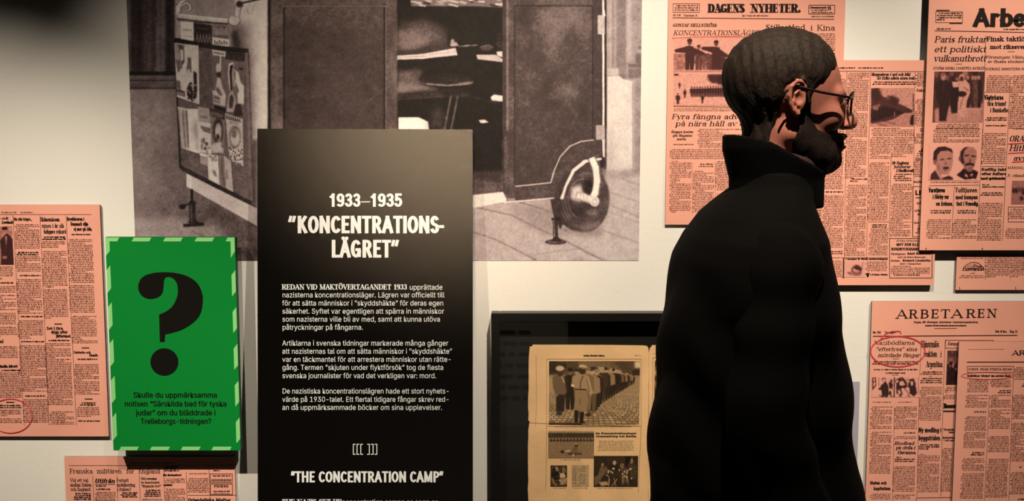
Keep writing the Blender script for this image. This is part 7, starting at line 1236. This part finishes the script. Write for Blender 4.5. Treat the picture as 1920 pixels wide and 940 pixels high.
# neck, trunk, limbs (walking right: near leg back, far leg forward)
ns = HZ - .20
B_.chain([((-.018, 0, HZ-.055), .054), ((-.028, 0, HZ-.12), .050), ((-.034, 0, ns), .050)], .02)
TX = -.075
B_.chain([((-.050, 0, 1.34), .070), ((-.060, 0, 1.20), .092), ((-.066, 0, 1.05), .090), ((TX+.01, 0, .93), .100)], .04, fy=1.6)
B_.cap((-.050, -.13, 1.355), (-.050, .13, 1.355), .034, .034, .04)
legs = {-1: [((TX, -.085, .90), .085), ((TX+.03, -.09, .50), .056), ((TX-.15, -.09, .13), .040), ((TX-.19, -.09, .085), .036)], 1: [((TX, .085, .90), .085), ((TX+.17, .09, .50), .056), ((TX+.26, .09, .11), .040), ((TX+.265, .09, .07), .036)]}
for s_ in (-1, 1): B_.chain(legs[s_], .03)
B_.chain([((TX-.19, -.09, .085), .034), ((TX-.12, -.09, .045), .034), ((TX-.03, -.095, .028), .026)], .02); B_.chain([((TX+.25, .09, .055), .036), ((TX+.36, .09, .05), .034), ((TX+.44, .092, .055), .024)], .02)
arms = {-1: [((-.052, -.165, 1.335), .034), ((TX-.01, -.225, 1.10), .040), ((TX+.07, -.225, .875), .028)], 1: [((-.052, .165, 1.335), .034), ((TX-.03, .225, 1.10), .040), ((TX-.02, .225, .865), .028)]}
for s_ in (-1, 1): B_.chain(arms[s_], .03)
for s_ in (-1, 1):
    wx, wy, wz = arms[s_][-1][0]
    B_.ell((wx+.008, wy, wz-.055), (.038, .017, .050), .012)
    for j, (dx, L) in enumerate(((.030, .062), (.012, .072), (-.006, .068), (-.023, .052))):
        x0 = wx+.008+dx; p0 = (x0, wy, wz-.088); p1 = (x0+.004, wy-s_*.006, wz-.088-L*.5); p2 = (x0+.001, wy-s_*.022, wz-.088-L*.92)
        B_.chain([(p0, .0088), (p1, .0082), (p2, .0068)], .002)
    B_.chain([((wx+.030, wy-s_*.004, wz-.035), .012), ((wx+.052, wy-s_*.016, wz-.070), .0095), ((wx+.052, wy-s_*.024, wz-.098), .0080)], .006)
body = B_.out('body', M_skin, root)
# eyes
for s_ in (-1, 1):
    for nm, r, o, m in (('eye', .0118, 0, M_eye), ('iris', .0056, .0072, M_iris)):
        bm = bmesh.new(); bmesh.ops.create_uvsphere(bm, u_segments=20, v_segments=12, radius=r)
        for v in bm.verts: v.co += Vector(H3(.0755+o, s_*.0300, -.0005))
        me = bpy.data.meshes.new(nm); bm.to_mesh(me); bm.free(); me.polygons.foreach_set('use_smooth', [True]*len(me.polygons)); link(nm, me, m, root)
# hair, beard: shells grown from the head surface inside side-view outlines
hx = np.arange(-.15, .14, .0026); hy = np.arange(-.11, .1101, .0026); hz = np.arange(HZ-.17, HZT+.035, .0026)
X, Y, Z = np.meshgrid(hx, hy, hz, indexing='ij')
def sample():
    i = np.interp(hx, xs, np.arange(len(xs))); j = np.interp(hy, ys, np.arange(len(ys))); k = np.interp(hz, zs, np.arange(len(zs)))
    o = 0
    for a in (0, 1):
        for b in (0, 1):
            for c_ in (0, 1):
                wi, wj, wk = i % 1, j % 1, k % 1; ii, jj, kk = [np.minimum(q.astype(int)+d_, n_-1) for q, d_, n_ in ((i, a, len(xs)), (j, b, len(ys)), (k, c_, len(zs)))]
                o = o + B_.F[np.ix_(ii, jj, kk)]*((wi if a else 1-wi)[:, None, None]*(wj if b else 1-wj)[None, :, None]*(wk if c_ else 1-wk)[None, None, :])
    return o
skinF = sample()
c, s_ = math.cos(HT), math.sin(HT); lx_ = X*c - (Z-HZ)*s_; lz_ = X*s_ + (Z-HZ)*c
def outline(pts):
    P = np.array(pts); dd = np.full(lx_.shape, 9.0); ins = np.zeros(lx_.shape, bool)
    for n in range(len(P)):
        (x0, y0), (x1, y1) = P[n-1], P[n]; ex, ey = x1-x0, y1-y0
        h = np.clip(((lx_-x0)*ex + (lz_-y0)*ey)/(ex*ex+ey*ey), 0, 1); dd = np.minimum(dd, np.hypot(lx_-x0-ex*h, lz_-y0-ey*h))
        if y0 != y1: ins ^= ((y0 > lz_) != (y1 > lz_)) & (lx_ < ex*(lz_-y0)/ey + x0)
    return np.where(ins, -dd, dd)
def elf(cx, cz, r, cy=0):
    x, y, z = lx_-cx, Y-cy, lz_-cz; q = np.sqrt((x/r[0])**2+(y/r[1])**2+(z/r[2])**2); g = np.sqrt((x/r[0]**2)**2+(y/r[1]**2)**2+(z/r[2]**2)**2)+1e-6; return q*(q-1)/g
def smax(a, b, k=.006): h = np.clip(.5 - .5*(a-b)/k, 0, 1); return a*(1-h) + b*h + k*h*(1-h)
wav = .0007*np.sin(lx_*330 + lz_*90 + 2*np.sin(Y*60)) + .0007*np.sin(Y*420 + lx_*90)
thick = .0042 + .006*np.clip((lz_-.01)/.08, 0, 1)
head0 = elf(-.014, .028, (.097, .075, .082)); base = np.minimum(skinF, 1); thick = thick*np.clip((.088-lx_)/.055, .2, 1)
hp = outline([(.084, .082), (.072, .064), (.056, .050), (.040, .030), (.024, .020), (.019, -.006), (.015, -.026), (.006, -.024), (.008, .010), (.000, .022), (-.014, .027), (-.027, .012), (-.027, -.028), (-.036, -.078), (-.075, -.098), (-.15, -.07), (-.15, .15), (.11, .15)])
thick = thick*np.clip(.25 - hp/.022, .25, 1)
f = smax(np.where(lz_ > -.02, np.minimum(base, head0), base) - thick + wav, hp)
Hh = Field(hx, hy, hz); Hh.F = f.astype(np.float32); Hh.out('hair', M_hair, root, label='short dark hair')
bp = outline([(.009, .000), (.021, .000), (.026, -.030), (.040, -.048), (.060, -.052), (.078, -.044), (.092, -.046), (.120, -.048), (.120, -.125), (.060, -.140), (.006, -.118), (-.004, -.070), (.004, -.030)])
bt = .0030 + .0075*np.clip((-lz_-.065)/.04, 0, 1)
bt = bt*np.clip(.35 - bp/.014, .35, 1)
f = smax(base - bt + wav*.7, bp, .005); f = np.maximum(f, -elf(.100, -.0630, (.018, .0175, .0075)))
Hb = Field(hx, hy, hz); Hb.F = f.astype(np.float32); Hb.out('beard', M_beard, root, label='dark full beard')
# glasses
def tube(pts, r, n=8):
    v = []; f = []
    for i, p in enumerate(pts):
        p = Vector(p); t = (Vector(pts[min(i+1, len(pts)-1)]) - Vector(pts[max(i-1, 0)])).normalized(); u = t.orthogonal().normalized(); w_ = t.cross(u)
        if abs(t.z) < .9: u = Vector((0, 0, 1)).cross(t).normalized(); w_ = t.cross(u)
        for k_ in range(n): a = 2*math.pi*k_/n; v.append(tuple(p + u*r*math.cos(a) + w_*r*math.sin(a)))
    for i in range(len(pts)-1):
        for k_ in range(n): f.append((i*n+k_, i*n+(k_+1) % n, (i+1)*n+(k_+1) % n, (i+1)*n+k_))
    f.append(tuple(range(n-1, -1, -1))); f.append(tuple(range((len(pts)-1)*n, len(pts)*n))); return v, f
def tubes(name, L, m, parent):
    V = []; Fc = []
    for pts, r in L:
        v, f = tube(pts, r); Fc += [tuple(i+len(V) for i in q) for q in f]; V += v
    return link(name, mesh(name, V, Fc, True), m, parent)
rim = lambda s_: [H3(.099 - .010*abs(math.cos(a)*.024+s_*0)/.024*(1 if math.cos(a)*s_ > 0 else 0), s_*.0315 + .0245*math.cos(a), .000 + .0195*math.sin(a)) for a in np.linspace(0, 2*math.pi, 29)]
L = [(rim(-1), .0019), (rim(1), .0019), ([H3(.099, -.008, .006), H3(.1005, 0, .009), H3(.099, .008, .006)], .0019)]
gl = tubes('glasses', L, M_gl, root)
for s_ in (-1, 1): tubes('temple_arm', [([H3(.090, s_*.056, .006), H3(.080, s_*.067, .007), H3(.03, s_*.079, .010), H3(-.012, s_*.0835, .016), H3(-.028, s_*.082, .006), H3(-.034, s_*.080, -.010)], .0022)], M_gl, gl)
# coat
rows = [(318, 1404, 1484), (330, 1392, 1508), (350, 1376, 1520), (375, 1345, 1516), (400, 1318, 1522), (440, 1290, 1535), (480, 1270, 1548), (560, 1252, 1562), (620, 1243, 1575), (700, 1236, 1584), (780, 1226, 1593), (860, 1217, 1602), (900, 1219, 1612), (940, 1226, 1622), (1010, 1226, 1640), (1180, 1215, 1660)]
prof = []
for v_, l, r in rows:
    zl = pz(l, v_)[1]; prof.append((zl, pz(l, v_)[0]-HX, pz(r - (12 if v_ > 470 else 4), v_)[0]-HX))
prof.sort(); pzv = np.array([p[0] for p in prof]); pl = np.array([p[1] for p in prof]); pr = np.array([p[2] for p in prof])
cz = np.arange(pzv[0]+.0, pzv[-1]+.02, .006); cx = np.arange(-.36, .26, .006); cy = np.arange(-.31, .3101, .0065)
X, Y, Z = np.meshgrid(cx, cy, cz, indexing='ij')
l = np.interp(Z, pzv, pl); r = np.interp(Z, pzv, pr); cxm = (l+r)/2; rx_ = (r-l)/2
ry = np.interp(Z, [.6, 1.0, 1.25, 1.36, 1.41, 1.45, 1.49], [.225, .205, .225, .215, .155, .095, .075])
q = (np.abs((X-cxm)/rx_)**2.3 + np.abs(Y/ry)**2.3)**(1/2.3)
fold = .004*np.sin(Z*38 + X*14 + 1.3*np.sin(Y*20)) * np.clip((1.4-Z)*6, 0, 1) + .006*np.sin(Y*34+Z*5)*np.clip((1.05-Z)*3, 0, 1)
f = (q-1)*np.minimum(rx_, ry) + fold
f = np.maximum(f, Z - (pzv[-1]-.004)); f = np.maximum(f, (pzv[0]+.02) - Z)
inner = (np.sqrt(((X-cxm)/(rx_-.012))**2 + (Y/(ry-.012))**2)-1)*.1; f = np.maximum(f, np.where((Z < .80), -inner, -1))
f = np.maximum(f, np.where(Z > 1.452, -((np.sqrt(((X+.03)/.055)**2 + (Y/.052)**2)-1)*.05), -1))
Cc = Field(cx, cy, cz); Cc.F = f.astype(np.float32)
coat = Cc.out('coat', M_coat, root, label='long black coat')
for s_ in (-1, 1):
    (ax_, ay, az), (bx_, by, bz), (wx, wy, wz) = [p[0] for p in arms[s_]]
    sx_ = np.arange(-.30, .20, .006); sy_ = np.arange(min(ay, by)-.12, max(ay, by)+.12, .006); sz_ = np.arange(wz-.05, az+.09, .006)
    S_ = Field(sx_, sy_, sz_); S_.chain([((ax_, ay-s_*-.008, az-.0), .062), ((bx_, by-s_*.005, bz), .058), ((wx, wy, wz+.0), .050)], .02)
    S_.F = S_.F + (.003*np.sin(sz_*70))[None, None, :].astype(np.float32); S_.F = np.maximum(S_.F, ((wz-.012) - sz_)[None, None, :].astype(np.float32))
    Xs, Ys, Zs = np.meshgrid(sx_, sy_, sz_, indexing='ij'); S_.F = np.maximum(S_.F, np.where(Zs < wz+.03, -(np.sqrt((Xs-wx)**2+(Ys-wy)**2)-.040), -1)).astype(np.float32)
    S_.out('sleeve', M_coat, root)
# collar: open stand collar pointing forward, scarf inside
K = Field(np.arange(-.16, .16, .004), np.arange(-.12, .1201, .004), np.arange(HZ-.23, HZ-.04, .004))
X, Y, Z = np.meshgrid(K.x, K.y, K.z, indexing='ij'); zr = Z - (HZ-.135)
def colx(u, v): a, b = pz(u, v); return a-HX, b
x0c, z0c = colx(1556, 343)
q = np.sqrt(((X+.018)/(.080 + np.clip(zr, 0, .05)*.25))**2 + (Y/(.078+np.clip(zr, 0, .05)*.2))**2)
topz = np.interp(X, [-.10, -.05, .0, .06, .09], [HZ-.060, HZ-.072, HZ-.100, HZ-.125, HZ-.138])
f = np.maximum(np.maximum((q-1)*.075, -(q-.86)*.075), np.maximum(Z-topz, (HZ-.185)-Z)); f = np.maximum(f, np.where((X > .0) & (np.abs(Y) < .012), .01, -1))
K.F = f.astype(np.float32); K.out('collar', M_coat, root, label='raised black collar')
K2 = Field(K.x, K.y, K.z); q = np.sqrt(((X+.010)/.066)**2 + (Y/.068)**2); f = np.maximum((q-1)*.066, np.maximum(Z - (HZ-.092-.25*np.clip(X, -.1, .1)), (HZ-.17)-Z)) + .002*np.sin(Z*260+X*60); f = np.maximum(f, -(q-.80)*.066)
K2.F = f.astype(np.float32); K2.out('scarf', M_scarf, root, label='dull mauve scarf')
# trousers and shoes
for s_ in (-1, 1):
    p = [a for a, b in legs[s_]]; T_ = Field(np.arange(-.40, .36, .008), np.arange(min(p[0][1], p[0][1])-.13, p[0][1]+.13, .008), np.arange(.03, 1.0, .008))
    T_.chain([(p[0], .105), (p[1], .080), (p[2], .062)], .03); T_.F = T_.F + (.003*np.sin(T_.z*80))[None, None, :].astype(np.float32); T_.out('trouser_leg', M_trous, root)
    hx_, hy_, hz_ = p[3]; N = Field(np.arange(hx_-.10, hx_+.28, .005), np.arange(hy_-.07, hy_+.07, .005), np.arange(-.01, .16, .005))
    if s_ < 0: N.chain([((TX-.19, hy_, .088), .044), ((TX-.12, hy_, .050), .044), ((TX-.02, hy_-.004, .034), .033)], .02)
    else: N.chain([((TX+.25, hy_, .050), .048), ((TX+.36, hy_, .048), .044), ((TX+.45, hy_+.002, .044), .035)], .02)
    N.F = np.maximum(N.F, (.002 - N.z)[None, None, :].astype(np.float32)); N.out('shoe', M_shoe, root)
